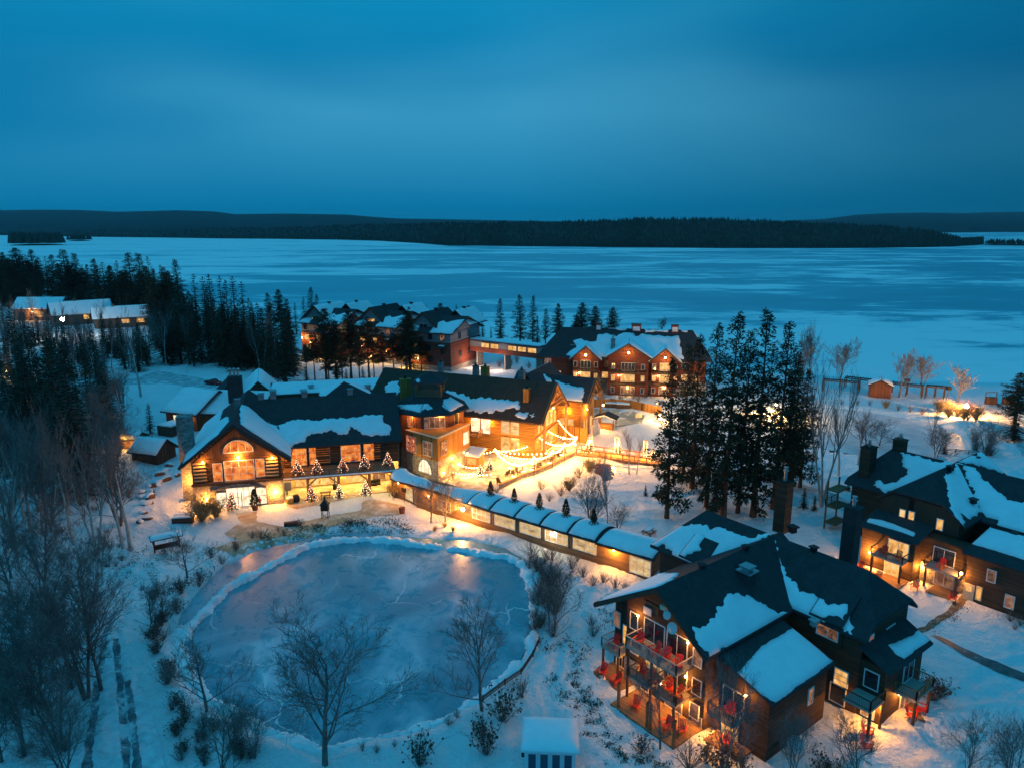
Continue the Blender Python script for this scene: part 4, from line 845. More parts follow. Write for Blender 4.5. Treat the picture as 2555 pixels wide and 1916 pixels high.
snow_on(r1, f1['l'], [PX(ZD, [(1410,340),(1500,360),(1560,480),(1650,700),(1710,920),(1650,960),(1560,990),(1470,930),(1520,1080),(1440,1000),(1390,920),(1340,790),(1310,640),(1290,500),(1350,470),(1400,420)]),
                      PX(ZD, [(1430,330),(1740,205),(1950,310),(2212,440),(2212,480),(2080,470),(1980,460),(1700,390),(1560,350)])])
snow_on(r2, f2['r'], [PX(ZD, [(1450,325),(1740,205),(1850,290),(2212,480),(2000,465),(1600,360)])])
snow_on(r1, f1['h0'], [PX(ZD, [(1060,670),(1130,665),(1120,710),(1060,690)])], 0.05) if False else None
# front porch roof, terrace wing
box_wall(B, LB, -15.2, -10.8, -2.2, 4.6, 0, 5.6, LOGD, 'front_bay_wall')
mb = MB(); q4 = [B.p(-10.9, 5.0, 6.9), B.p(-10.9, -2.7, 6.9), B.p(-15.8, -2.7, 5.7), B.p(-15.8, 5.0, 5.7)]; mb.slab(q4, Vector((0, 0, -0.2))); br = mb.build('bay_roof', SHD, LB)
snow_on(br, q4, [PX(ZD, [(385,1030),(420,990),(560,1010),(760,1080),(930,1145),(950,1165),(930,1200),(720,1130)])], 0.22, 0.04)
mb = MB(); n6 = [B.p(-14.4, -8.0, 0), B.p(-14.4, -8.0, 6.1), B.p(-5, -8.0, 7.4), B.p(-5, -8.0, 0)]; mb.slab(n6, -B.n*9.0); mb.build('wing_wall', LOGD, LB)
mb = MB(); q5 = [B.p(-14.9, -7.4, 6.2), B.p(-14.9, -18, 6.2), B.p(-4.4, -18, 7.7), B.p(-4.4, -7.4, 7.7)]; mb.slab(q5, Vector((0, 0, -0.2))); wr = mb.build('wing_roof', SHD, LB)
snow_on(wr, q5, [PX(ZD, [(1590,1280),(1740,1150),(1800,1070),(1830,1100),(2212,1200),(2330,1240),(2330,1520),(2212,1470),(1900,1370)])], 0.28, 0.05)
box_wall(B, LB, -13.2, -10.9, -7.9, -2.1, 0, 6.0, LOGD, 'front_bay_wall'); box_wall(B, LB, -13.35, -13.0, -7.6, -2.4, 0.0, 2.6, STONE, 'stone_facing')
balcony(B, LB, -17.0, -15.2, -1.6, 2.4, 2.9, ['ad', 'ab', 'dc'], BEAM, RBEAM, pick=0, supports=[(-16.8, 2.2), (-16.8, -1.4)])
balcony(B, LB, -15.0, -13.2, -7.4, -3.4, 2.9, ['ad', 'ab', 'dc'], BEAM, RBEAM, pick=0, supports=[(-14.8, -3.6), (-14.8, -7.2)])
for e0, e1, n0, n1 in ((-19.0, -15.2, -2.0, 4.6), (-16.2, -13.2, -7.2, -4.4)):
    mb = MB(); mb.box(B.p((e0+e1)/2, (n0+n1)/2, 0.02), e1-e0, abs(n1-n0), 0.18, B.a, base=True); mb.build('patio_deck', DECK, LB)
win_e(B, LB, -15.22, -1, ZD(760, 1280), 2.6, 2.0, P_WARM, WHITE, 2, z=4.1); win_e(B, LB, -15.22, -1, ZD(680, 1560), 1.9, 2.0, P_WARM, WHITE, 2, z=1.2)
win_e(B, LB, -13.22, -1, ZD(1290, 1380), 2.5, 2.1, GLASSD, WHITE, 2, z=4.1); win_e(B, LB, -13.38, -1, ZD(1290, 1640), 2.3, 2.0, P_DIM, WHITE, 2, z=1.3)
for x in (800, 905): win_e(B, LB, -11.1, -1, ZD(x, 940 if x < 850 else 965), 0.75, 1.35, P_WARM, WHITE, 1)
win_e(B, LB, -11.1, -1, ZD(1235, 1060), 0.8, 1.5, P_WARM, WHITE, 1)
win_e(B, LB, -14.42, -1, ZD(1860, 1500), 0.9, 1.5, P_DIM, WHITE, 1, z=4.2); win_e(B, LB, -14.42, -1, Z8(2095, 1335), 0.95, 1.6, P_DIM, WHITE, 1, z=1.8); win_e(B, LB, -14.42, -1, Z8(1835, 1230), 0.6, 1.7, P_WARM, CREAM, 1, z=1.5)
_, n_, _ = B.on_e(*Z8(1745, 1240), -14.4); mb = MB(); mb.box(B.p(-14.45, n_, 0.1), 0.1, 1.15, 2.2, B.a, base=True); do = mb.build('entrance_door', CREAM, LB); mb = MB(); mb.box(B.p(-14.5, n_, 1.35), 0.06, 0.6, 0.7, B.a, base=True); mb.build('pane', P_WARM, do)
lamp_e(B, LB, -14.4, Z8(1675, 1135), 170, r=0.15); lamp_e(B, LB, -13.3, Z8(1340, 1080), 180, r=0.12); wall_lamp(LB, B.p(-15.5, 3.2, 2.3), 420, off=-B.e*0.5, r=0.12); wall_lamp(LB, B.p(-15.5, -0.9, 2.35), 140, off=-B.e*0.5, r=0.1)
chimney_box(LB, B.p(-4.3, 10.0, 7.5), 2.0, 1.5, 5.6, B.a, LOGD, pipe=0.5); q = B.loc(W(*ZD(775, 110), 13.5)); chimney_box(LB, B.p(q[0], q[1], 10.5), 1.5, 1.5, 3.4, B.a, LOGD, pipe=0.3)
for xy, z in ((ZD(1650, 300), 11.6), (ZD(1625, 790), 9.4), (ZD(2100, 1180), 7.0), (ZD(1360, 410), 12.2)): p = W(*xy, z+0.3); roof_vent(LB, Vector((p.x, p.y, z)), 0.6)
mb = MB()
for i in range(3): mb.box(B.p(-6.2, 13.0, 1.0+2.6*i), 3.4, 1.8, 0.2, B.a, base=True)
for e in (-7.8, -4.6): mb.bar(B.p(e, 13.8, 0), B.p(e, 13.8, 7.6), 0.2)
so = mb.build('side_stair_tower', BEAM, LB); railing(so, [B.p(-7.9, 12.1, 3.8), B.p(-7.9, 13.9, 3.8), B.p(-4.5, 13.9, 3.8)], 1.0, BEAM, 0.3)

POW = 3.0
# ---- great lodge: gabled head and long hall
C = FR((-50.9, 110.2), 14.0)
LC = thing('main_lodge', 'long log lodge with a fanlight gable, lit terrace and ground floor facing the pond', 'lodge', C.p(10, 6, 0))
CL = 24.0
r1, f1 = roof_block(C, LC, 'n', 6.7, -1.3, CL, 8.5, 8.5, 14.3, 7.8, 7.8)
wall_block(C, LC, 'n', 6.7, 0, CL-1, 6.8, 6.8, 4.2, 14.3, 8.75, 8.75, LODG, drop=0.5)
box_wall(C, LC, -0.15, 13.55, -0.15, CL-1.5, 0, 4.2, STONE, 'stone_base')
mb = MB(); pts = [C.p(0.9, -0.05, 8.6), C.p(12.5, -0.05, 8.6), C.p(6.7, -0.05, 13.2)]; mb.slab(pts, C.n*0.04); mb.build('gable_cladding', LODB, LC)
snow_on(r1, f1['l'], [PX(Z5, [(395,915),(440,760),(470,690),(560,560),(700,420),(865,265),(862,300),(800,360),(740,440),(720,520),(790,480),(800,520),(740,590),(700,640),(620,700),(520,790),(430,890)])], 0.25, 0.12)
snow_on(r1, f1['r'], [PX(Z5, [(900,370),(960,395),(1050,470),(1120,530),(1180,560),(1260,640),(1330,740),(1345,830),(1240,770),(1100,680),(980,600),(900,545),(890,470)])], 0.22, 0.12)
r3, f3 = roof_block(C, LC, 'e', 15.0, 6.7, 33.8, 10.0, 9.5, 14.32, 7.9, 8.2)
wall_block(C, LC, 'e', 15.0, 13.0, 33.2, 8.9, 8.5, 4.2, 14.3, 8.35, 8.7, LODG, drop=0.5)
box_wall(C, LC, 13.0, 33.0, 7.6, 23.0, 0, 4.2, STONE, 'stone_base')
snow_on(r3, f3['l'], [PX(Z5, [(1215,560),(1300,525),(1450,515),(1600,510),(1750,490),(1830,495),(1960,470),(2090,465),(2130,480),(2150,540),(2200,590),(2190,640),(2060,640),(1960,640),(1900,590),(1850,560),(1830,620),(1740,635),(1690,590),(1620,610),(1500,640),(1440,700),(1360,720),(1330,740),(1250,640)]),
                      PX(Z5, [(1140,520),(1215,560),(1345,735),(1335,800),(1250,690),(1180,600)])], 0.2, 0.22, step=0.3)
# terrace in front of the hall
mb = MB(); mb.box(C.p(22.8, 3.2, 3.75), 18.6, 6.2, 0.26, C.a, base=True); tr = mb.build('terrace', DECK, LC)
mb = MB(); mb.box(C.p(22.8, 0.05, 4.02), 18.6, 0.35, 0.14, C.a, base=True); mb.build('snow', RSNOW, tr)
railing(tr, [C.p(13.7, 0.25, 4.0), C.p(31.0, 0.25, 4.0)], 1.05, DBEAM, 0.2, 2.4)
for e in (17.5, 22.5, 27.6, 31.8):
    q = MB(); q.tube([C.p(e, 0.5, 0), C.p(e, 0.5, 3.8)], 0.24, 8); q.bar(C.p(e, 0.5, 2.4), C.p(e+1.5 if e < 20 else e-1.5, 0.5, 3.7), 0.2); q.build('log_post', BEAM, tr)
# windows of the head gable
win_n(C, LC, -0.02, -1, Z5(880, 785), 4.6, 2.0, P_ORANGE, WHITE, 4, arch=True, name='fanlight')
win_n(C, LC, -0.02, -1, Z5(888, 930), 4.6, 3.3, P_ORANGE, WHITE, 4, 3, z=6.25); win_n(C, LC, -0.02, -1, Z5(702, 955), 1.35, 3.0, P_ORANGE, WHITE, 1, 2, z=6.15); win_n(C, LC, -0.02, -1, Z5(1070, 925), 1.35, 3.0, P_ORANGE, WHITE, 1, 2, z=6.4)
for e in (1.1, 12.1):
    mb = MB()
    for i in range(6): mb.tube([C.p(e-0.95, -0.12, 5.0+0.56*i), C.p(e+0.95, -0.12, 5.0+0.56*i)], 0.2, 8, True)
    mb.build('log_stack_corner', mat('pale_log_end', (0.42, 0.28, 0.14), 0.7) if e < 5 else MATS['pale_log_end'], LC)
mb = MB(); mb.box(C.p(6.7, -0.3, 4.15), 14.0, 0.5, 0.35, C.a, base=True); mb.build('belt_beam', DBEAM, LC)
mb = MB()
for s in (-1, 1): mb.bar(C.p(6.7, -1.2, 13.95), C.p(6.7+s*8.5, -1.2, 7.5), 0.14, 0.42); mb.bar(C.p(6.7+s*0.9, -0.5, 12.6), C.p(6.7+s*6.6, -0.5, 8.2), 0.22, 0.22)
mb.build('bargeboard', DBEAM, LC)
win_n(C, LC, -0.17, -1, Z5(735, 1200), 1.6, 2.6, P_WHITE, DARKF, 1, 2, z=1.5); win_n(C, LC, -0.17, -1, Z5(1082, 1170), 1.6, 2.9, P_WHITE, DARKF, 1, 2, z=1.7)
win_n(C, LC, -0.17, -1, Z5(905, 1190), 4.4, 3.3, P_WHITE, CREAM, 5, 2, z=1.75, name='entrance_glazing')
mb = MB()
for t in (0.35, 0.5, 0.62): mb.box(C.p(3.6+4.6*t+0.6, -0.28, 0.1), 0.1, 0.1, 2.5, C.a, base=True)
P = [C.p(2.3+8.6*i/12, -0.28, 3.0+1.0*math.sin(math.pi*i/12)) for i in range(13)]
for a, b in zip(P[:-1], P[1:]): mb.bar(a, b, 0.25, 0.22)
mb.build('arched_lintel', STONED, LC)
lamp_n(C, LC, 0, Z5(880, 830), 520, r=0.2); lamp_n(C, LC, 0, Z5(575, 870), 130, r=0.12); lamp_n(C, LC, 0, Z5(1172, 830), 170, r=0.12)
lamp_n(C, LC, -0.2, Z5(610, 1195), 330, r=0.16, glass=LAMPG); lamp_n(C, LC, -0.2, Z5(1195, 1130), 420, r=0.16)
for n, z in ((9.5, 3.6), (3.5, 3.6)): wall_lamp(LC, C.p(-0.45, n, z), 420, off=-C.e*0.6, r=0.12)
# hall front: upper glazing and the sheltered ground floor
for x, w, p in ((1400, 2.6, P_ORANGE), (1580, 3.4, P_ORANGE), (1850, 3.4, P_ORANGE), (2035, 2.9, P_ORANGE)):
    win_n(C, LC, 6.08, -1, Z5(x, 800), w, 3.3, p, WHITE, 3, 3, z=5.95)
for e0, e1 in ((18.9, 21.2), (28.8, 31.5)):
    mb = MB()
    for i in range(9): mb.tube([C.p(e0, 5.98, 4.4+0.4*i), C.p(e1, 5.98, 4.4+0.4*i)], 0.19, 6, True)
    mb.build('log_panel', LODG, LC)
mb = MB(); mb.box(C.p(23, 6.9, 0.0), 20, 1.4, 3.75, C.a, base=True); lw = mb.build('ground_floor_wall', mat('cream_ground_floor_boards', (0.46, 0.33, 0.17), 0.8), LC)
for e, w in ((16.2, 1.9), (18.7, 1.6), (21.0, 2.8), (25.2, 2.8), (29.5, 2.4)): window(LC, C.p(e, 6.19, 1.75), C.e, -C.n, w, 2.5, P_WARM if e != 29.5 else P_DIM, CREAM, 2)
mb = MB(); mb.box(C.p(22.6, 3.5, 0.03), 17.6, 5.6, 0.08, C.a, base=True); mb.build('terrace_floor', SLUSH, LC)
for e, pw in ((15.5, 260), (19.5, 300), (23.5, 330), (27.5, 330), (31.0, 330)): wall_lamp(LC, C.p(e, 4.6, 3.45), pw, (1.0, 0.62, 0.16), (0, 0, -0.3), 0.1)
wall_lamp(LC, C.p(13.9, 5.2, 7.2), 230, off=-C.n*0.5, r=0.15)
mb = MB(); p0 = C.on_n(*Z5(500, 650), 3.0); chimney_box(LC, C.p(-1.6, 6.0, 0), 2.2, 2.2, 14.2, C.a, STONED)
for x, y in ((895, 410), (1075, 320), (1450, 300), (1845, 285), (1180, 300)):
    e, n, z = C.on_n(*Z5(x, y), 15.0); chimney_box(LC, C.p(e, 15.3 if x > 900 else 12.0, 13.0), 0.95, 0.95, 2.2 if x != 1180 else 2.6, C.a, GREY)

POW = 2.2
# ---- octagonal tower
TW = Vector((-15.6, 135.2, 0)); TA = FR(TW, 13.0)
LT = thing('tower_house', 'red brown polygonal tower house with an open lookout on its roof', 'tower', TW)
def octo(r, z, a0=22.5, k=8): return [TW+Vector((r*math.cos(math.radians(13+a0+360/k*i)), r*math.sin(math.radians(13+a0+360/k*i)), z)) for i in range(k)]
mb = MB(); mb.slab(octo(6.6, 0), Vector((0, 0, 4.0))); mb.build('stone_base', STONE, LT)
mb = MB(); mb.slab(octo(6.5, 4.0), Vector((0, 0, 7.0))); mb.build('wall', BATR, LT)
c0, cr_, cl_ = Vector((-13.1, 122.8, 0)), Vector((-8.0, 132.1, 0)), Vector((-19.4, 128.2, 0)); c3 = cr_+cl_-c0
mb = MB(); mb.slab([c0, cr_, c3, cl_], Vector((0, 0, 4.0))); mb.build('stone_base', STONE, LT)
mb = MB(); q = 0.2; mb.slab([v+Vector((0, 0, 4.0)) for v in (c0, cr_, c3, cl_)], Vector((0, 0, 4.3))); mb.build('corner_wall', BATO, LT)
mb = MB(); ctr = (c0+cr_+cl_+c3)/4
for a, b in ((c0, cr_), (c0, cl_)): mb.bar(a+Vector((0, 0, 8.35)), b+Vector((0, 0, 8.35)), 0.4, 0.14)
mb.build('parapet_cap', CREAM, LT)
de = (cr_-c0).normalized(); dl = (cl_-c0).normalized(); nr = Vector((de.y, -de.x, 0)); nl = Vector((-dl.y, dl.x, 0))
def wall_pt(xy, p0, nn): return on_plane(*xy, p0, nn)
for x, y, w, h, pane, z in ((1025, 840, 1.9, 2.5, P_TREE, 6.0), (1395, 620, 1.9, 2.4, P_WHITE, 6.0)):
    p = wall_pt(ZF(x, y), c0, nr); p.z = z; window(LT, p+nr*0.02, de, nr, w, h, pane, TANF, 2, 2)
for x, y, w, h, pane in ((745, 860, 2.3, 2.6, P_DIM), (460, 800, 2.6, 3.0, P_TREE)):
    p = wall_pt(ZF(x, y), c0, nl); p.z = 5.9; window(LT, p+nl*0.02, dl, nl, w, h, pane, WHITE, 2, 2)
O8 = octo(6.5, 0)
def oct_face(i): a, b = O8[i % 8], O8[(i+1) % 8]; d = (b-a).normalized(); return (a+b)/2, d, Vector((d.y, -d.x, 0))
best = sorted(range(8), key=lambda i: -(oct_face(i)[2].dot((Vector((0, 0, 0))-TW).normalized())))
for i, (w, h, pane, nx) in zip(best[:3], ((3.8, 2.1, P_DIM, 4), (1.2, 2.2, P_TREE, 1), (1.2, 2.2, GLASSD, 1))):
    m0, d, nn = oct_face(i); window(LT, m0+nn*0.02+Vector((0, 0, 9.4)), d, nn, w, h, pane, WHITE if w > 3 else CREAM, nx)
    wall_lamp(LT, m0+nn*0.2+d*(w*0.3)+Vector((0, 0, 10.75)), 150 if w > 3 else 190, off=nn*0.4+Vector((0, 0, -0.1)), r=0.1)
eav = octo(7.6, 11.0); top = octo(3.4, 13.3)
mb = MB()
for i in range(8): mb.slab([eav[i], eav[(i+1) % 8], top[(i+1) % 8], top[i]], Vector((0, 0, -0.25)))
mb.slab(top, Vector((0, 0, 0.1))); tro = mb.build('roof', SHD, LT)
sn = MB()
for i in range(8):
    f = [eav[i], eav[(i+1) % 8], top[(i+1) % 8], top[i]]
    if (f[0]+f[1]-2*TW).dot(Vector((-TW.x, -TW.y, 0))) > -20: snow_on(tro, f, [PX(Z2, [(1170,1240),(1230,1245),(1300,1240),(1480,1235),(1500,1260),(1440,1285),(1410,1310),(1260,1280)]), PX(Z2, [(1460,1275),(1500,1255),(1520,1280),(1480,1290)]), PX(Z2, [(1610,1200),(1680,1175),(1790,1240),(1740,1270),(1670,1300),(1600,1255)])], 0.14, 0.1)
def sq(r, z): return octo(r, z, 30, 4)
mb = MB(); mb.slab(sq(3.5, 13.4), Vector((0, 0, 0.25))); lk = mb.build('lookout_floor', BEAM, LT)
s4 = sq(3.3, 13.6); railing(lk, s4+[s4[0]], 1.0, BEAM, 0.22, 2.2)
for a in s4:
    mb = MB(); mb.tube([a, Vector((a.x, a.y, 16.2))], 0.16, 8)
    for o in s4:
        d = (o-a)
        if 0.5 < d.length < 5.0: d.normalize(); mb.bar(Vector((a.x, a.y, 15.2)), Vector((a.x, a.y, 16.15))+d*0.9, 0.12)
    mb.build('lookout_post', BEAM, LT)
mb = MB(); ev = sq(4.3, 16.1); ap = TW+Vector((0, 0, 17.9))
for i in range(4): mb.slab([ev[i], ev[(i+1) % 4], ap], Vector((0, 0, -0.18)))
lr = mb.build('lookout_roof', SHD, LT)
for i in range(4): snow_on(lr, [ev[i], ev[(i+1) % 4], ap], [PX(Z2, [(1370,1030),(1400,1015),(1415,1040),(1390,1055)])], 0.1, 0.05)
p = W(*Z2(1285, 1150), 12.6); chimney_box(LT, Vector((p.x, p.y, 11.5)), 2.0, 1.3, 4.0, 0.2, BATO, BLACKM, 0.3)
p = wall_pt(ZF(700, 1240), c0, nl); p.z = 1.2; window(LT, p+nl*0.04, dl, nl, 3.6, 2.6, P_WHITE, STONED, 4, arch=True, name='arched_window')
p = wall_pt(ZF(1150, 1150), c0, nr); p.z = 1.0; window(LT, p+nr*0.04, de, nr, 2.0, 2.2, P_WARM, TANF, 2, arch=True, name='arched_window')
p = wall_pt(ZF(1600, 850), c0, nr); p.z = 1.2; window(LT, p+nr*0.04, de, nr, 1.6, 2.0, P_WARM, TANF, 2, arch=True, name='arched_window')
for x, y, pw in ((1000, 1240, 260), (1145, 985, 260), (1270, 1080, 200)): p = wall_pt(ZF(x, y), c0, nr); wall_lamp(LT, p+nr*0.2, pw, off=nr*0.5, r=0.14)

POW = 2.2
# ---- great hall and its neighbour
E_ = FR((3.9, 134.4), -23.0)
LE = thing('great_hall', 'honey coloured log hall with a big trussed gable end above the lit plaza', 'hall', E_.p(-16, 8, 0))
r1, f1 = roof_block(E_, LE, 'e', 8.0, -38, 2.2, 8.0, 8.0, 14.4, 7.9, 7.9, m=SHB)
wall_block(E_, LE, 'e', 8.0, -37, 0, 6.6, 6.6, 0, 14.4, 9.0, 9.0, LOGO, drop=0.5)
snow_on(r1, f1['l'], [PX(Z6, [(700,255),(790,265),(900,300),(980,330),(1060,320),(1150,330),(1250,340),(1370,360),(1375,400),(1340,420),(1290,410),(1240,430),(1180,425),(1120,450),(1060,440),(980,440),(890,430),(850,360),(780,310)]),
                      PX(Z6, [(1330,470),(1360,440),(1450,445),(1440,480),(1400,500),(1360,490)]), PX(Z6, [(1455,460),(1500,450),(1505,475),(1470,490)]), PX(Z6, [(200,250),(240,185),(330,180),(345,250),(290,330),(230,340)])], 0.13, 0.3, step=0.3)
win_kw = dict(frame=TANF)
for x in (1248, 1330):
    for y, z in ((575, 6.2), (735, 2.6)): win_n(E_, LE, 1.37, -1, Z6(x, y+ (10 if x > 1300 else 0)), 1.75, 2.9, P_GAL if y < 600 else P_WARM, TANF, 1, 2, z=z)
for x in (992, 1078): win_n(E_, LE, 1.37, -1, Z6(x, 550), 1.9, 3.4, P_WHITE, WHITE, 1, 2, z=6.0)
for n, w, h, z, pane in ((3.4, 1.0, 2.4, 6.3, P_WARM), (5.6, 1.7, 2.6, 6.6, P_WARM), (8.0, 1.8, 2.8, 6.8, P_WARM), (10.4, 1.7, 2.6, 6.6, P_WARM), (12.6, 1.0, 2.4, 6.3, P_WARM), (5.6, 1.7, 2.2, 2.2, P_WARM), (8.0, 2.0, 2.4, 2.2, P_TREE), (10.4, 1.7, 2.2, 2.2, P_WARM)):
    window(LE, E_.p(0.02, n, z), E_.n, E_.e, w, h, pane, TANF, 2, 2)
mb = MB(); T = lambda n, z, e=1.9: E_.p(e, n, z)
for s in (-1, 1): mb.bar(T(8, 14.1), T(8+s*8.0, 7.7), 0.2, 0.5); mb.bar(T(8, 10.6), T(8+s*3.4, 11.2), 0.3); mb.bar(T(8+s*5.6, 9.3), T(8, 12.6), 0.24)
mb.bar(T(3.4, 10.0), T(12.6, 10.0), 0.34); mb.bar(T(8, 9.9), T(8, 13.9), 0.3); mb.build('gable_truss', BEAM, LE)
mb = MB()
for n in (1.6, 14.4): mb.tube([E_.p(1.9, n, 0), E_.p(1.9, n, 8.6)], 0.28, 8); mb.bar(E_.p(0, n, 6.5), E_.p(1.9, n, 8.4), 0.22)
mb.build('log_post', BEAM, LE)
mb = MB(); mb.bar(E_.p(0.15, 1.2, 4.4), E_.p(0.15, 14.8, 4.4), 0.35); mb.bar(E_.p(0.15, 1.2, 8.6), E_.p(0.15, 14.8, 8.6), 0.35); mb.build('belt_beam', BEAM, LE)
e_, _, _ = E_.on_n(*Z6(1000, 650), -1.2)
balcony(E_, LE, -17.6, -11.2, -0.9, 1.3, 4.1, ['ab', 'bc'], BEAM, DECK, pick=0, cables=3)
lamp_e(E_, LE, 0, Z6(1570, 455), 650, r=0.18, sg=1); lamp_e(E_, LE, 0.2, Z6(1655, 405), 420, r=0.15, sg=1)
for x, y, pw in ((1110, 520, 300), (985, 500, 260)): lamp_n(E_, LE, 1.3, Z6(x, y), pw, r=0.1)
for xy, w, d, h, m, base in ((Z6(1075, 200), 1.5, 1.3, 4.0, BATO, 11.6), (Z6(1432, 390), 1.1, 1.1, 3.9, BATO, 9.6), (Z6(690, 85), 1.0, 1.0, 2.2, GREY, 13.2), (Z6(993, 120), 1.1, 1.1, 2.2, GREY, 13.2), (Z6(1388, 165), 1.2, 1.2, 2.3, GREY, 13.2)):
    p = W(*xy, base+0.4); chimney_box(LE, Vector((p.x, p.y, base)), w, d, h, E_.a, m, BLACKM, 0.15)
LF = thing('pool_hall', 'smaller log hall with a timber truss porch behind the great hall gable', 'hall', E_.p(-4, 26, 0))
r2, f2 = roof_block(E_, LF, 'e', 26.0, -14, 5.0, 6.0, 6.0, 12.0, 7.9, 7.9)
wall_block(E_, LF, 'e', 26.0, -13.4, 3.0, 5.0, 5.0, 0, 12.0, 8.3, 8.3, LOGO, drop=0.4)
snow_on(r2, f2['l'], [PX(Z6, [(1675,165),(1740,190),(1820,215),(1915,230),(1920,300),(1905,360),(1800,350),(1730,330),(1690,240)]), PX(Z6, [(1470,160),(1580,115),(1640,160),(1640,185),(1560,185)])], 0.15, 0.2, step=0.3)
r3, f3 = roof_block(E_, LF, 'n', -9.0, 18.5, 34, 5, 5, 13.2, 9.0, 9.0); snow_on(r3, f3['l'], [None], 0.12)
mb = MB(); T = lambda n, z, e=4.7: E_.p(e, n, z)
for s in (-1, 1): mb.bar(T(26, 11.8), T(26+s*6.0, 7.7), 0.18, 0.4); mb.tube([T(26+s*4.6, 0), T(26+s*4.6, 8.4)], 0.25, 8); mb.bar(T(26+s*4.6, 6.0), T(26, 10.6), 0.22)
mb.bar(T(21, 8.3), T(31, 8.3), 0.3); mb.build('gable_truss', BEAM, LF)
for n, w, h, z in ((23.5, 1.6, 2.4, 1.5), (26, 1.8, 2.5, 1.5), (28.5, 1.6, 2.4, 1.5), (26, 2.2, 1.6, 6.5)): window(LF, E_.p(3.02, n, z), E_.n, E_.e, w, h, P_WARM, TANF, 2, 1)
for e in (-1.2, 0.8): window(LF, E_.p(e, 20.98, 2.2), E_.e, -E_.n, 1.4, 2.6, P_WARM, TANF, 2)
wall_lamp(LF, E_.p(0, 20.7, 5.4), 420, off=-E_.n*0.5); wall_lamp(LF, E_.p(3.4, 24.5, 5.2), 420, off=E_.e*0.5)

POW = 4.0
# ---- glazed corridor from the tower to the front lodge
K0 = W(1056, 1270, 0); K1 = W(1573, 1431, 0); kang = math.degrees(math.atan2(K1.y-K0.y, K1.x-K0.x)); K = FR((K0.x, K0.y), kang)
LK = thing('glazed_corridor', 'low covered corridor with five glazed bays crossing the stream between the lodges', 'corridor', K.p(15, 2, 0))
KL = (K1-K0).length
def barrel(e0, e1, n0, n1, zf, zc, name='roof', th=0.24, snow=True, bend=0.0, ov=0.0):
    """curved roof over the corridor"""
    k = 7; mb = MB(); rows = []
    for j in range(k+1):
        t = j/k; rows.append((n0+(n1-n0)*t, zf+(zc-zf)*math.sin(math.pi*min(1, t*1.0)*0.5 if t < 0.5 else math.pi*0.25+(t-0.5)*0)*1.0 if False else zf+(zc-zf)*(1-(2*t-1)**2)))
    vs = [K.p(e, n, z) for e in (e0, e1) for n, z in rows]+[K.p(e, n, z-th) for e in (e0, e1) for n, z in rows]; q = k+1
    fs = [(j, j+1, q+j+1, q+j) for j in range(k)]+[(2*q+j, 3*q+j, 3*q+j+1, 2*q+j+1) for j in range(k)]
    fs += [(j+1, j, 2*q+j, 2*q+j+1) for j in range(k)]+[(q+j, q+j+1, 3*q+j+1, 3*q+j) for j in range(k)]+[(0, q, 3*q, 2*q), (q-1, 3*q-1, 4*q-1, 2*q-1)]
    mb.add(vs, fs); o = mb.build(name, SHD, LK)
    if snow:
        sb = MB(); L_ = e1-e0-0.5; W_ = n1-n0-0.35
        out = rag([(e0+0.25, n0+0.16), (e1-0.25, n0+0.16), (e1-0.25, n1-0.2), (e0+0.25, n1-0.2)], 0.5, 0.05, R)
        zz = lambda n: zf+(zc-zf)*(1-(2*(n-n0)/(n1-n0)-1)**2)
        blanket(out, 0.4, 0.26, lambda a, b: K.p(a, b, zz(b)), Vector((0, 0, 1)), sb, 0.3); sb.build('snow', RSNOW, o, smooth=True)
    return o
eb = []
for X, Y in ((415, 215), (620, 260), (850, 330), (1085, 400), (1340, 490), (1600, 590)): eb.append(K.on_n(*ZK(X, Y), -0.05)[0])
WD = 4.6
for a, b in zip(eb[:-1], eb[1:]): barrel(a-0.25, b-0.12, -0.75, WD+0.5, 3.45, 4.35)
barrel(eb[-1]-0.2, KL+3.6, -0.75, WD+0.5, 3.3, 4.0)
box_wall(K, LK, -1.5, eb[0], 0, WD, -0.3, 3.3, CORR); box_wall(K, LK, eb[-1], KL+2.6, 0, WD, -0.3, 3.35, CORR)
# walls of the glazed bays: sill below, piers between, lintel above
mb = MB(); L_ = eb[-1]-eb[0]; mid = (eb[-1]+eb[0])/2
mb.box(K.p(mid, WD/2, -0.4), L_, WD, 1.45, K.a, base=True); mb.box(K.p(mid, 0.1, 3.05), L_, 0.2, 0.4, K.a, base=True); mb.box(K.p(mid, WD-0.1, 1.05), L_, 0.2, 2.4, K.a, base=True)
for e in eb: mb.box(K.p(e, 0.12, 1.05), 0.55, 0.26, 2.0, K.a, base=True)
mb.build('bay_wall', CORR, LK)
for a, b in zip(eb[:-1], eb[1:]): window(LK, K.p((a+b)/2, 0.02, 2.05), K.e, -K.n, b-a-0.85, 1.75, P_GAL, WHITE, 4, 2)
mb = MB(); mb.box(K.p(mid+1, -0.1, -0.75), L_-1.5, 0.3, 0.3, K.a, base=True)
for i in range(14): e = eb[0]+1+i*0.9; mb.bar(K.p(e, -0.25, -0.45), K.p(e+0.45, -0.25, 0.05), 0.07); mb.bar(K.p(e+0.45, -0.25, 0.05), K.p(e+0.9, -0.25, -0.45), 0.07)
mb.build('steel_truss', METAL, LK)
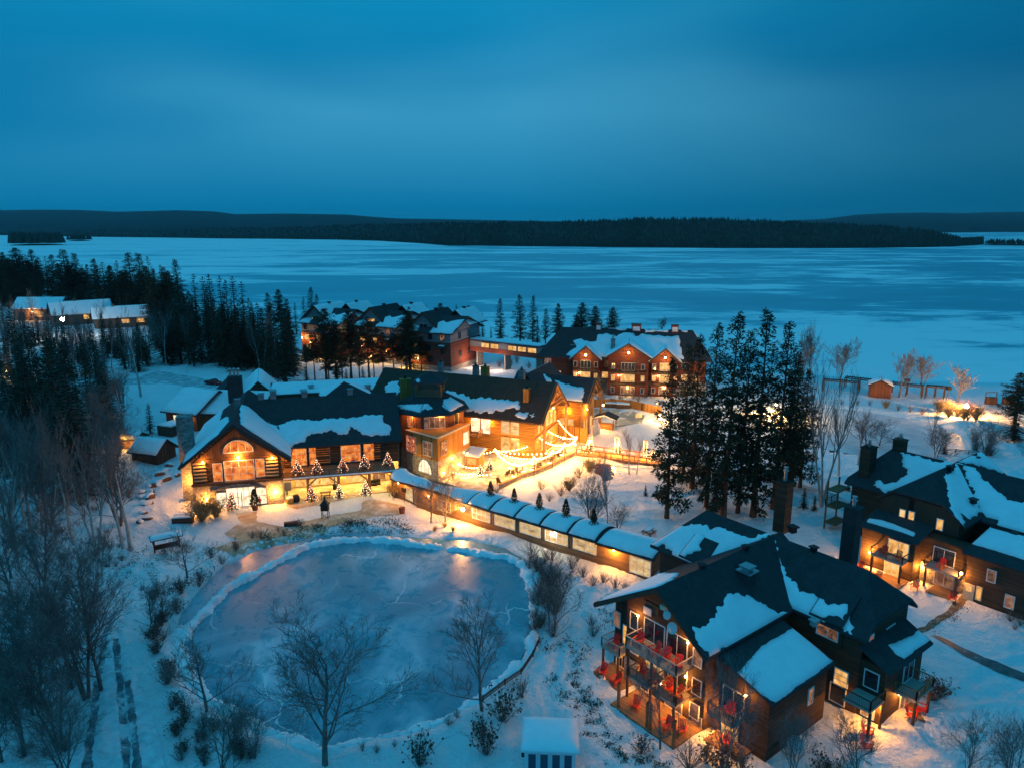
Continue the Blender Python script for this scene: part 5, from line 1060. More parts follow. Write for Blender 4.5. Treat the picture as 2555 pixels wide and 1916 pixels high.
# curved western part of the corridor roof
sw = [K.p(eb[0], -0.75, 3.4), K.p(eb[0], WD+0.5, 3.7), W(*Z6(700, 1075), 3.9), W(*Z6(560, 1010), 3.95), W(*Z6(430, 965), 3.95), W(*Z6(385, 925), 3.95), W(*Z6(330, 920), 3.95), W(*Z6(262, 960), 3.9), W(*Z6(255, 1010), 3.8), W(*Z6(300, 1035), 3.7), W(*Z6(500, 1085), 3.55)]
mb = MB(); mb.slab(sw, Vector((0, 0, -0.24))); cro = mb.build('curved_roof', SHD, LK)
sb = MB(); P2 = [(p.x, p.y) for p in sw]; zz = {}
def zcur(x, y):
    d = [(math.hypot(x-p.x, y-p.y)+0.01, p.z) for p in sw]; w = sum(1/a**2 for a, _ in d); return sum(z/a**2 for a, z in d)/w
cx = sum(p[0] for p in P2)/len(P2); cy = sum(p[1] for p in P2)/len(P2)
blanket(rag([(cx+(x-cx)*0.975, cy+(y-cy)*0.955) for x, y in P2], 0.6, 0.05, R), 0.6, 0.28, lambda a, b: Vector((a, b, zcur(a, b))), Vector((0, 0, 1)), sb, 0.35); sb.build('snow', RSNOW, cro, smooth=True)
mb = MB(); wpoly = [W(1056, 1270, 0), W(*Z6(400, 1210), 0), W(*Z6(270, 1160), 0)]; wpoly = [Vector((p.x, p.y, 0)) for p in wpoly]
back = [p+Vector((1.8, 3.6, 0)) for p in reversed(wpoly)]; mb.slab(wpoly+back, Vector((0, 0, 3.3))); mb.build('curved_wall', CORR, LK)
for xy, w, h, pane in ((Z6(420, 1130), 2.2, 2.2, P_GAL), (Z6(485, 1150), 1.0, 2.2, P_DIM)):
    a, b = wpoly[1], wpoly[0]; d = (b-a).normalized(); nn = Vector((d.y, -d.x, 0)); p = on_plane(*xy, a, nn); p.z = 1.55; window(LK, p+nn*0.02, d, nn, w, h, pane, CREAM, 2)
win_n(K, LK, -0.02, -1, Z6(720, 1210), 2.6, 1.7, P_DIM, CREAM, 3, z=1.7); win_n(K, LK, -0.02, -1, Z7(685, 700), 3.0, 2.3, P_GAL, WHITE, 3, 2, z=1.5)
lamp_n(K, LK, -0.9, Z6(885, 1195), 800, r=0.26, z=2.6, glass=mat('bright_lamp_glass', (1, 0.9, 0.7), 0.4, emit=(1.0, 0.82, 0.5), estr=60)); lamp_n(K, LK, -0.1, Z7(460, 560), 300, r=0.12, z=2.75); lamp_n(K, LK, -0.1, Z6(590, 1120), 160, r=0.1, z=2.7); lamp_n(K, LK, 0.2, Z6(330, 1050), 160, r=0.1)
e_, _, _ = K.on_n(*ZK(1185, 440), 0.2); lamp(LK, K.p(e_, -0.6, 2.4), 60, (1, .75, .4)); mb = MB(); mb.lathe(K.p(e_, -0.12, 2.2), [(0.1, 0), (0.18, 0.12), (0.18, 0.28), (0.1, 0.4)], 8); mb.build('corridor_lamp', MATS['bright_lamp_glass'], LK)
p = K.p(eb[-1]+3, -0.02, 0)
POW = 1.7
# ---- red lodge at the back, three staggered gabled houses in a row
H_ = FR((-25.4, 228.5), -25.0)
def red_house(e0, n0, label, lit, s):
    t = thing('red_lodge', label, 'lodge', H_.p(e0, n0+6, 0), 'red lodge houses by the lake')
    box_wall(H_, t, e0-7, e0+8.5, n0-4, n0+16, 0, 9.0, REDW); box_wall(H_, t, e0-6.8, e0+8.3, n0-3.8, n0+15.8, 9.0, 12.4, GREY, 'upper_wall')
    box_wall(H_, t, e0-7.1, e0+8.6, n0-4.1, n0+16.1, -0.5, 1.6, STONE, 'stone_base')
    r1, f1 = roof_block(H_, t, 'e', n0+6, e0-8, e0+9.6, 10.8, 10.8, 16.4, 12.0, 12.0)
    wall_block(H_, t, 'e', n0+6, e0-6.8, e0+8.3, 9.4, 9.4, 12, 16.4, 12.3, 12.3, GREY, name='gable_wall', drop=0.4)
    f = f1['l']; a, b, c, d = f[0], f[1], f[2], f[3]
    lerp = lambda u, v: (a.lerp(b, u)).lerp(d.lerp(c, u), v)
    def strip(pts): q = [lerp(*p) for p in pts]; return q
    P, n, u, v = face_frame(f)
    for pts in ([(0.02, .98), (0.02, .25), (.12, .15), (.2, .5), (.28, .98)], [(.52, .98), (.50, .45), (.58, .32), (.68, .42), (.82, .25), (.98, .2), (.98, .98)]):
        q = strip(pts); mb = MB(); o = P[0]; blanket(rag([((p-o).dot(u), (p-o).dot(v)) for p in q], 0.7, 0.2, R), 1.2, 0.25, lambda x, y: o+u*x+v*y, n, mb); mb.build('snow', RSNOW, r1, smooth=True)
    r2, f2 = roof_block(H_, t, 'n', e0-2.6, n0-2.5, n0+14, 6.2, 6.2, 18.0, 12.6, 12.6)
    wall_block(H_, t, 'n', e0-2.6, n0-1.6, n0+10, 4.8, 4.8, 9, 18.0, 13.4, 13.4, DBEAM if False else GREY, name='gable_wall', drop=0.4)
    r3, f3 = roof_block(H_, t, 'n', e0+4.6, n0+6, n0+19, 5.0, 5.0, 18.2, 13.6, 13.6); snow_on(r3, f3['r'], [None], 0.2)
    snow_on(r2, f2['r'], [None], 0.2) if s else None
    mb = MB()
    for sg in (-1, 1): mb.bar(H_.p(e0-2.6, n0-2.4, 17.8), H_.p(e0-2.6+sg*6.2, n0-2.4, 12.4), 0.2, 0.5)
    mb.build('bargeboard', BATR, t)
    nn = -H_.n
    for i, (e, z, w, h) in enumerate(((-2.6, 13.3, 3.0, 1.7), (-5.2, 10.6, 1.3, 1.6), (1.2, 10.6, 1.3, 1.6), (5.6, 10.6, 1.7, 1.8), (-4.6, 7.2, 1.8, 2.0), (0.4, 7.2, 1.8, 2.0), (5.6, 6.4, 1.3, 1.8), (-4.0, 3.6, 2.0, 2.0), (1.0, 3.6, 2.0, 2.0), (5.4, 2.8, 2.0, 1.6))):
        p = P_WARM if i in lit else (P_DIM if i % 4 == 3 else GLASSD)
        window(t, H_.p(e0+e, (n0-1.62 if z > 13 else n0-4.02 if z > 1 else n0-4), z), H_.e, nn, w, h, p, DARKF if i else CREAM, 2)
    for i, (e, n, z) in enumerate(((8.35, 2, 10.6), (8.35, 8, 10.6), (8.55, 2, 5), (8.55, 8, 5))): window(t, H_.p(e0+e, n0+n, z), H_.n, H_.e, 1.5, 1.8, GLASSD, DARKF, 2)
    mb = MB(); mb.slab([H_.p(e0+4.0, n0-4, 8.3), H_.p(e0+7.2, n0-4, 8.3), H_.p(e0+7.2, n0-5.5, 7.7), H_.p(e0+4.0, n0-5.5, 7.7)], Vector((0, 0, -0.2))); o = mb.build('window_canopy', SHD, t)
    mb = MB(); mb.box(H_.p(e0+5.6, n0-4.6, 8.05), 1.8, 1.0, 0.3, H_.a, base=True); mb.build('snow', RSNOW, o)
    roof_vent(t, H_.p(e0-2.6, n0+6, 17.6), 0.8); roof_vent(t, H_.p(e0+4.6, n0+12, 17.8), 0.8)
    return t
h3 = red_house(0, 1, 'red lodge house with pale upper storey joined to the glazed bridge', (4, 7), False)
h2 = red_house(-23, 5, 'middle house of the red lodge row with a lit attic window between pines', (0, 4, 5, 8), False)
h1 = red_house(-44, 2, 'farthest left house of the red lodge row half hidden by pines', (4, 5, 7), True)
for t, lst in ((h3, ((-4, 3.2, 200), (-7.6, 4.6, 420), (-7.4, 1.8, 420))), (h2, ((-28, 5, 350), (-18, 4, 450), (-24, 2, 500), (-31, 6, 260))), (h1, ((-47, 5.5, 350), (-41, 3, 500), (-50.5, 7, 300), (-37, 2.2, 500)))):
    for e, z, pw in lst: wall_lamp(t, H_.p(e, {h3: -3.4, h2: 0.6, h1: -2.4}[t], z), pw, (1, 0.5, 0.1), off=-H_.n*0.6, r=0.2)
# bridge between the red lodge and the gabled lodge
q0 = W(*Z2(1850, 780), 5.0); q1 = W(*Z3(365, 850), 5.0); BR = FR((q0.x, q0.y), math.degrees(math.atan2(q1.y-q0.y, q1.x-q0.x))); bl = (q1-q0).length
LBR = thing('footbridge_corridor', 'raised red corridor with lit windows linking the two lodges at the back', 'corridor', BR.p(bl/2, 2, 0))
mb = MB(); mb.box(BR.p(bl/2, 2, 5.0), bl+1, 4, 1.6, BR.a, base=True); mb.build('wall', REDW, LBR); mb = MB(); mb.box(BR.p(bl/2, 2, 6.6), bl+1, 3.9, 1.9, BR.a, base=True); mb.build('upper_wall', GREY, LBR)
mb = MB(); mb.box(BR.p(bl/2, 2, 8.5), bl+1, 4.8, 0.3, BR.a, base=True); o = mb.build('roof', SHD, LBR); mb = MB(); mb.box(BR.p(bl/2, 2, 8.82), bl+0.4, 4.4, 0.28, BR.a, base=True); mb.build('snow', RSNOW, o)
for x in (0.22, 0.36, 0.62, 0.76, 0.9): window(LBR, BR.p(bl*x, -0.02, 7.35), BR.e, -BR.n, bl*0.12, 1.5, P_WARM, DARKF, 2)
for x in (0.08, 0.5, 0.95): mb = MB(); mb.box(BR.p(bl*x, 2, -0.3), 0.4, 3.2, 5.2, BR.a, base=True); mb.build('bridge_pier', STONE, LBR)
for x in (0.1, 0.45): lamp(LBR, BR.p(bl*x, -2.5, 3.0), 700, (1, 0.62, 0.4))

POW = 1.9
# ---- gabled lodge by the lake
I_ = FR((27.9, 196.1), -10.0)
LI = thing('gabled_lodge', 'long red lodge with three glowing gables and a snow streaked roof by the lake', 'lodge', I_.p(2, 6, 0))
rI, fI = roof_block(I_, LI, 'e', 6.0, -15.0, 21.0, 9.0, 9.0, 16.6, 9.6, 9.6, ('hip', 6.0, 9.62), ('hip', 5.0, 9.62))
wall_block(I_, LI, 'e', 6.0, -19.5, 24.5, 7.6, 7.6, 3.6, 16.6, 9.9, 9.9, REDW, clip0=10.0, clip1=10.0, drop=0.5)
box_wall(I_, LI, -19.6, 24.6, -1.75, 13.7, -0.5, 3.6, STONE, 'stone_base')
snow_on(rI, fI['l'], [PX(ZH, [(430,310),(560,280),(640,310),(690,330),(790,310),(830,210),(960,200),(1000,220),(1100,250),(1200,190),(1360,190),(1380,240),(1490,200),(1560,220),(1700,230),(1880,240),(2050,235),(2070,300),(2090,420),(2120,600),(1900,600),(1600,600),(1200,560),(800,560),(600,560),(320,530),(380,470),(480,420),(470,370)]),
                      PX(ZH, [(420,75),(740,85),(720,105),(420,98)]), PX(ZH, [(920,95),(1270,105),(1240,150),(1170,155),(1060,125)]), PX(ZH, [(1510,130),(1900,140),(1880,180),(1620,180),(1540,190)]), PX(ZH, [(2070,140),(2190,150),(2180,180),(2100,170)])], 0.3, 0.3, step=0.7, spacing=0.9)
snow_on(rI, fI['h0'], [PX(ZH, [(385,95),(380,180),(330,330),(290,480),(240,460),(190,460),(60,450),(50,400),(150,350),(240,310),(340,190),(370,110),(230,100),(240,90)])], 0.3, 0.3, step=0.7, spacing=0.9)
snow_on(rI, fI['h1'], [PX(ZH, [(2215,160),(2330,170),(2420,240),(2300,260),(2240,420),(2150,610),(2180,400)])], 0.3, 0.3, step=0.7, spacing=0.9)
for (e, hw, zp, n0, pw, sx_) in ((-7.4, 4.4, 13.2, -4.0, 500, 1), (4.0, 6.2, 14.4, -5.4, 560, 1), (13.6, 4.4, 13.2, -4.4, 560, 1)):
    ro, ff = roof_block(I_, LI, 'n', e, n0-1.4, 5.5, hw, hw, zp, zp-3.9, zp-3.9, name='gable_roof'); snow_on(ro, ff['l'], [None], 0.25); snow_on(ro, ff['r'], [None], 0.25)
    wall_block(I_, LI, 'n', e, n0, 4.5, hw-0.9, hw-0.9, 0, zp, zp-3.5, zp-3.5, REDW, name='gable_wall', drop=0.4)
    mb = MB(); nf = n0-1.3
    mb.bar(I_.p(e-hw*0.5, nf, zp-2.1), I_.p(e+hw*0.5, nf, zp-2.1), 0.2); mb.bar(I_.p(e, nf, zp-2.1), I_.p(e, nf, zp-0.4), 0.2)
    for s in (-1, 1): mb.bar(I_.p(e, nf, zp-0.15), I_.p(e+s*hw, nf, zp-4.05), 0.15, 0.35)
    mb.build('gable_truss', BEAM, LI)
    wall_lamp(LI, I_.p(e, n0-0.5, zp-2.6), pw, (1, 0.60, 0.14), off=-I_.n*0.25, r=0.24)
    big = hw > 5
    for k, z in enumerate((8.0, 4.9, 1.6)):
        win = P_WARM if (k == 1 or (e > 10 and k < 2)) else (P_DIM if k == 2 else GLASSD)
        window(LI, I_.p(e, n0-0.02, z), I_.e, -I_.n, 3.6 if big else 2.6, 2.1, win, WHITE, 4 if big else 3)
        for s in (-1, 1): window(LI, I_.p(e+s*(hw*0.63), n0-0.02, z), I_.e, -I_.n, 0.9, 1.5, P_WARM if k == 1 else GLASSD, WHITE, 1)
    for z in (6.6, 3.5): balcony(I_, LI, e-hw*0.72, e+hw*0.72, n0-2.0, n0, z, ['ab', 'ad', 'bc'], BEAM, DBEAM, pick=0.3)
    wall_lamp(LI, I_.p(e-hw*0.4, n0-0.3, 5.6), 140, (1, 0.6, 0.2), off=-I_.n*0.4, r=0.12); wall_lamp(LI, I_.p(e, n0-0.3, 2.3), 180, (1, 0.5, 0.12), off=-I_.n*0.4, r=0.16)
for e, z, p in ((-18.0, 8.0, P_DIM), (-15.2, 4.6, P_WARM), (-1.5, 8.0, GLASSD), (-2.2, 4.8, P_WARM), (-0.6, 4.8, P_WARM), (19, 8, GLASSD), (19, 4.8, P_WARM), (22, 4.8, P_WARM)): window(LI, I_.p(e, -1.63 if z > 3.7 else -1.8, z), I_.e, -I_.n, 1.7, 1.7, p, WHITE, 2)
balcony(I_, LI, -15.5, -1.6, -6.0, -4.0, 3.5, ['ab', 'bc', 'ad'], BEAM, DBEAM, pick=0.3)
for x, y, w in ((840, 60, 1.6), (1400, 85, 2.6), (1980, 100, 1.9)):
    p = W(*ZH(x, y+35), 16.2); e, n, _ = I_.loc(p); o = chimney_box(LI, I_.p(e, 6, 15.6), w, w, 2.2, I_.a, REDW); mb = MB(); mb.box(I_.p(e, 6-w/2-0.03, 16.2), w*0.75, 0.06, 1.2, I_.a, base=True); mb.build('louvre', WHITEP, o)
e, n, _ = I_.on_n(*ZH(1040, 430), -0.5); chimney_box(LI, I_.p(e, -0.5, 8.5), 1.1, 1.1, 6.0, I_.a, GREY, pipe=0.6)
e, n, _ = I_.on_n(*ZH(420, 410), 0.2); roof_vent(LI, I_.p(e, 1.0, 11.4), 1.0, GREY)

POW = 6.0
# ---- cottages in the wood at the far left
def gable_house(name, label, cat, fr, e0, e1, n0, n1, ze, zr, wallm, ov=0.8, z0=-0.3, snow=True, axis='e', roofm=None, thick=0.3, group=None):
    t = thing(name, label, cat, fr.p((e0+e1)/2, (n0+n1)/2, 0), group)
    if axis == 'e': c = (n0+n1)/2; hw = (n1-n0)/2; r0, r1_ = e0, e1
    else: c = (e0+e1)/2; hw = (e1-e0)/2; r0, r1_ = n0, n1
    k = (zr-ze)/hw
    ro, ff = roof_block(fr, t, axis, c, r0-ov, r1_+ov, hw+ov, hw+ov, zr, ze-k*ov, ze-k*ov, m=roofm)
    wall_block(fr, t, axis, c, r0, r1_, hw, hw, z0, zr, ze-0.3, ze-0.3, wallm, drop=0.4)
    if snow:
        for s in ('l', 'r'): snow_on(ro, ff[s], [None], thick, spacing=0.8)
    return t
kx = W(*Z1(380, 1090), 0); KA = FR((kx.x, kx.y), -4.0)
BARN = plank_mat('grey_brown_siding', (0.12, 0.085, 0.065), (0.17, 0.12, 0.09), 0.3)
def cottage(x, y, ang, L, Wd, ze, zr, label):
    w = W(x, y, 0); f = FR((w.x, w.y), ang); return f, gable_house('cottage', label, 'cottage', f, 0, L, 0, Wd, ze, zr, BARN)
KA, k1 = cottage(36, 800, 3, 21, 12, 6.0, 10.6, 'long snow roofed cottage at the far left with a lit porch corner')
KB, k2 = cottage(136, 816, 40, 24, 12, 5.6, 10.6, 'snow roofed cottage whose plain gable faces the bright yard lamp')
KC, k3 = cottage(238, 822, 32, 22, 11, 5.0, 9.2, 'low snow roofed cottage with two lit windows near the tall dark wood')
KD, k4 = cottage(318, 816, 26, 15, 9, 4.4, 7.8, 'small snow roofed cottage end with a single lit window in the wood')
window(k1, KA.p(12, -0.02, 2.9), KA.e, -KA.n, 4.2, 2.6, P_WARM, DARKF, 3); wall_lamp(k1, KA.p(9, -0.5, 4.2), 420, off=-KA.n*0.8, r=0.2); window(k1, KA.p(4, -0.02, 2.9), KA.e, -KA.n, 2, 1.5, GLASSD, DARKF, 2)
window(k2, KB.p(13, -0.02, 3.6), KB.e, -KB.n, 2.2, 2.2, P_WARM, DARKF, 1, 1); window(k2, KB.p(-0.02, 6, 3.0), KB.n, -KB.e, 1.6, 1.6, GLASSD, DARKF, 2); window(k2, KB.p(4, -0.02, 2.9), KB.e, -KB.n, 1.6, 1.5, GLASSD, DARKF, 2)
for e in (12, 18): window(k3, KC.p(e, -0.02, 2.8), KC.e, -KC.n, 3.2, 1.9, P_WARM, DARKF, 2)
window(k3, KC.p(4, -0.02, 2.8), KC.e, -KC.n, 1.8, 1.6, GLASSD, DARKF, 2); window(k4, KD.p(9, -0.02, 2.4), KD.e, -KD.n, 2.0, 1.2, P_WARM, DARKF, 1)
for t, f, e, n, z in ((k2, KB, 10, 6, 10.2), (k3, KC, 8, 5.5, 8.8)): chimney_box(t, f.p(e, n, z-0.6), 1.0, 1.0, 1.8, f.a, BARN)

# ---- service buildings behind the main lodge
s0 = W(*ZE(130, 645), 4.2); s1 = W(*ZE(610, 700), 4.2); SA = FR((s0.x, s0.y), math.degrees(math.atan2(s1.y-s0.y, s1.x-s0.x)))
ls = (s1-s0).length
sv = gable_house('service_building', 'low service building with a clean snow roof and three bright windows beside the stone chimney', 'building', SA, 0.8, ls+1.5, 0.8, 14.5, 4.4, 8.0, BATR)
for x in (405, 510, 590): win_n(SA, sv, 0.78, -1, ZE(x, 775), 1.1, 1.3, P_WHITE, WHITE, 2)
mb = MB(); mb.box(SA.p(ls*0.72, -2.2, 0), ls*0.5, 5.0, 2.2, SA.a, base=True); lo = mb.build('lean_to', DBEAM, sv); mb = MB(); mb.box(SA.p(ls*0.72, -2.2, 2.22), ls*0.5-0.3, 4.8, 0.3, SA.a, base=True); mb.build('snow', RSNOW, lo)
lamp_n(SA, sv, 0.7, ZE(560, 800), 180, r=0.1)
sv2 = gable_house('service_building', 'snow roofed rear wing turned behind the lodge head', 'building', FR((s1.x, s1.y), SA.a*57.3+14), 1.5, 15, 2.5, 15, 4.2, 7.6, BATR)
p = W(*ZE(1430, 250), 9.0); ch = thing('chimney_tower', 'dark shingled chimney block with metal flues behind the lodge ridge', 'chimney', (p.x, p.y, 0)); mb = MB(); mb.box((p.x, p.y, 0), 3.0, 2.6, 11.5, C.a, base=True); mb.build('shaft', SHD, ch)
for dx in (-0.9, 0, 0.9): mb = MB(); mb.lathe((p.x+dx, p.y, 11.5), [(0.22, 0), (0.22, 1.5), (0.4, 1.55), (0.4, 1.75), (0.1, 1.9)], 8); mb.build('flue_pipe', METAL, ch)
p = W(*Z5(1060, 330), 3.6); KF = FR((p.x, p.y), 18)
kb = gable_house('rear_hall', 'steep snow covered gable rising behind the long lodge roof', 'building', KF, -4.5, 4.5, 0, 16, 3.8, 8.2, BATR, axis='n')
kb2 = gable_house('rear_hall', 'half bare gable with streaked snow behind the lodge roof', 'building', FR((p.x-7, p.y-1), 18), -4.0, 4.0, 0, 12, 3.6, 7.4, BATR, axis='n', snow=False)
p = W(*Z2(330, 1165), 5.5); FB = FR((p.x, p.y), 14)
fb = thing('flat_roof_block', 'flat snow covered kitchen block behind the long dark roof', 'building', FB.p(12, 6, 0))
box_wall(FB, fb, -6, 26, 0, 14, 0, 5.6, BATR); mb = MB(); mb.box(FB.p(10, 7, 5.62), 32.6, 14.6, 0.3, FB.a, base=True); o = mb.build('roof', SHD, fb)
sb = MB(); blanket(rag([(FB.p(e, n).x, FB.p(e, n).y) for e, n in ((-5.9, 0.1), (25.9, 0.1), (25.9, 13.9), (-5.9, 13.9))], 0.8, 0.05, R), 1.0, 0.3, lambda a, b: Vector((a, b, 5.93)), Vector((0, 0, 1)), sb, 0.4); sb.build('snow', RSNOW, o, smooth=True)
for x, y in ((140, 1150), (405, 1150), (470, 1110), (960, 1110)): q = W(*Z2(x, y), 6.0); roof_vent(fb, Vector((q.x, q.y, 5.9)), 1.0, METAL)
p = W(*Z2(780, 1160), 6.0); q = FR((p.x, p.y), 20); ph = thing('roof_lantern', 'small hipped roof pavilion with snow patches behind the lodge ridge', 'pavilion', q.p(0, 4, 0))
box_wall(q, ph, -5, 5, 0, 9, 0, 6, BATR); ro, ff = roof_block(q, ph, 'n', 0, 4.3, 4.7, 6, 6, 8.4, 5.6, 5.6, ('hip', 5.2, 5.62), ('hip', 5.2, 5.62)); snow_on(ro, ff['l'], [None], 0.2); snow_on(ro, ff['r'], [None], 0.2)
# hut with a blue snowy roof left of the lodge, among the trees
hx = G(375, 1150); HA = FR((hx.x, hx.y), -18)
hut = gable_house('garden_hut', 'little wooden hut with a snowy roof under bare trees left of the lodge', 'hut', HA, -3.4, 2.6, -1, 4, 2.4, 4.4, BATD, 0.6, thick=0.2)
hx = G(322, 1120); HA2 = FR((hx.x, hx.y), -12); gz = gable_house('lit_kiosk', 'small kiosk glowing amber behind the bare trees at the left', 'kiosk', HA2, -3, 2, 0, 3, 2.5, 3.4, BATO, 0.4, thick=0.2)
for e in (-2, 0.6): window(gz, HA2.p(e, -0.02, 1.3), HA2.e, -HA2.n, 1.8, 1.6, P_ORANGE, TANF, 2)
wall_lamp(gz, HA2.p(-0.8, -0.2, 2.3), 170, (1, 0.5, 0.08), off=-HA2.n*0.5)
# white playhouse at the bottom edge
wp = W(1372, 1916, 0); WPF = FR((wp.x, wp.y), -3)
ws = thing('garden_shed', 'white wooden shed with a thick domed snow roof at the bottom edge', 'shed', WPF.p(0, 2, 0))
box_wall(WPF, ws, -2.15, 2.15, -0.6, 2.9, 0, 2.3, WHITEP)
mb = MB(); mb.box(WPF.p(0, 1.1, 2.3), 4.9, 4.3, 0.16, WPF.a, base=True); ro = mb.build('roof', WHITEP, ws)
sb = MB(); blanket(rag([(WPF.p(e, n).x, WPF.p(e, n).y) for e, n in ((-2.4, -1.0), (2.4, -1.0), (2.4, 3.2), (-2.4, 3.2))], 0.4, 0.03, R), 0.3, 0.5, lambda a, b: Vector((a, b, 2.46)), Vector((0, 0, 1)), sb, 0.45); sb.build('snow', RSNOW, ro, smooth=True)
for e in (-1.5, -0.5, 0.5, 1.5): window(ws, WPF.p(e, -0.62, 1.1), WPF.e, -WPF.n, 0.72, 1.7, BLUEP, WHITEP, 1, 1)
mb = MB(); mb.box(WPF.p(-2.3, 0.2, 1.0), 0.25, 0.4, 1.0, WPF.a, base=True); mb.build('letter_box', BLACKM, ws)
# ------------------------------------------------------------------ trees
def rv(r): return Vector((r.uniform(-1, 1), r.uniform(-1, 1), r.uniform(-1, 1)))
def spray(mb, p, d, l, w, r):
    """one flat needle spray: a bent kite"""
    d = d.normalized(); s = d.cross(Vector((0, 0, 1)))
    s = s.normalized() if s.length > 1e-3 else Vector((1, 0, 0)); s = (s+rv(r)*0.5).normalized()
    a = p; b = p+d*(l*0.55)+s*w+rv(r)*0.04; c = p+d*l+Vector((0, 0, -0.14*l)); e = p+d*(l*0.5)-s*w+rv(r)*0.04
    o = len(mb.v); mb.v.extend([tuple(a), tuple(b), tuple(c), tuple(e)]); mb.f.extend([(o, o+1, o+2), (o, o+2, o+3)]); mb.mi.extend([0, 0])
def spruce_mesh(seed, H=20.0, base=0.10, spread=0.15, droop=0.5, dens=1.0, gap=0.0):
    r = random.Random(seed); t = MB(); f = MB()
    lean = Vector((r.uniform(-.02, .02), r.uniform(-.02, .02), 0)); P = lambda z: Vector((lean.x*z, lean.y*z, z))
    t.tube([P(H*i/8) for i in range(9)], [0.016*H*(1-i/8*0.97)*(1.25 if i == 0 else 1) for i in range(9)], 7)
    z = H*base
    while z < H*0.985:
        k = (z/H-base)/(1-base); L = spread*H*((1-k)**0.85+0.03)*r.uniform(0.75, 1.15)
        n = max(3, int((5.5-2*k)*dens)); a0 = r.random()*6.28
        for i in range(n):
            if r.random() < gap: continue
            a = a0+6.283*i/n+r.uniform(-.35, .35); l = L*r.uniform(.65, 1.2); up = 0.35*(k-0.35)-droop*0.4*(1-k)
            d = Vector((math.cos(a), math.sin(a), up)); q0 = P(z); m = max(3, int(l/0.42))
            if l > 1.2: t.tube([q0, q0+d*(l*0.8)+Vector((0, 0, -droop*0.10*l))], [0.05, 0.015], 3)
            for j in range(m):
                s = (j+0.7)/m; q = q0+d*(l*s)+Vector((0, 0, -droop*0.22*l*s*s))
                for sg in (-1, 1):
                    aa = a+sg*r.uniform(0.5, 1.15); spray(f, q, Vector((math.cos(aa), math.sin(aa), r.uniform(-.55, .1))), r.uniform(.55, .95)*(1.05-0.45*s)*(0.6+0.5*(1-k)), r.uniform(.13, .24), r)
                if r.random() < 0.6: spray(f, q, d+rv(r)*0.3, r.uniform(.5, .8), .16, r)
        z += H*0.0225*r.uniform(.75, 1.3)/max(dens, .6)
    for _ in range(6): spray(f, P(H*0.965), Vector((r.uniform(-.4, .4), r.uniform(-.4, .4), 1)), H*0.045, 0.1, r)
    return t.raw('trunk', BARKP), f.raw('needles', NEED)
def pine_mesh(seed, H=24.0, base=0.42, spread=0.15, dens=1.0, dead=True):
    r = random.Random(seed); t = MB(); f = MB(); bend = [Vector((r.uniform(-.2, .2), r.uniform(-.2, .2), 0)) for _ in range(3)]
    def P(z): k = z/H; return Vector((0, 0, z))+bend[0]*math.sin(3*k)+bend[1]*k*k*1.5
    t.tube([P(H*i/9) for i in range(10)], [0.0145*H*(1-i/9*0.93)*(1.3 if i == 0 else 1) for i in range(10)], 7)
    if dead:
        for _ in range(9):
            z = H*r.uniform(.14, base); a = r.random()*6.28; l = r.uniform(.6, 1.9); t.tube([P(z), P(z)+Vector((math.cos(a)*l, math.sin(a)*l, r.uniform(-.3, .15)))], [.04, .012], 3)
    nb = int(58*dens)
    for i in range(nb):
        k = (i+r.random())/nb; z = H*(base+(0.985-base)*k); prof = (math.sin(math.pi*min(1, 0.22+0.80*k))**0.8)*(1.12-0.5*k)
        l = spread*H*prof*r.uniform(.5, 1.25)+.35; a = i*2.4+r.uniform(-.6, .6); d = Vector((math.cos(a), math.sin(a), r.uniform(-.26, .24)+0.45*(k-.15))); q0 = P(z)
        t.tube([q0, q0+d*l*0.5+Vector((0, 0, .08*l)), q0+d*l], [.07, .045, .015], 3)
        m = max(2, int(l/0.5))
        for j in range(m):
            s = (j+1.1)/(m+.1); c = q0+d*(l*min(s, 1.0))+rv(r)*0.14; cr = r.uniform(.40, .72)*(0.8+0.3*(1-k))
            for _ in range(13):
                v = rv(r); v.z = v.z*0.55+0.12
                if v.length < 0.1: continue
                v = v.normalized()*cr; spray(f, c+v*0.3, v+d*0.25, cr*r.uniform(.75, 1.25), cr*0.24, r)
    return t.raw('trunk', BARKP), f.raw('needles', NEEDP)
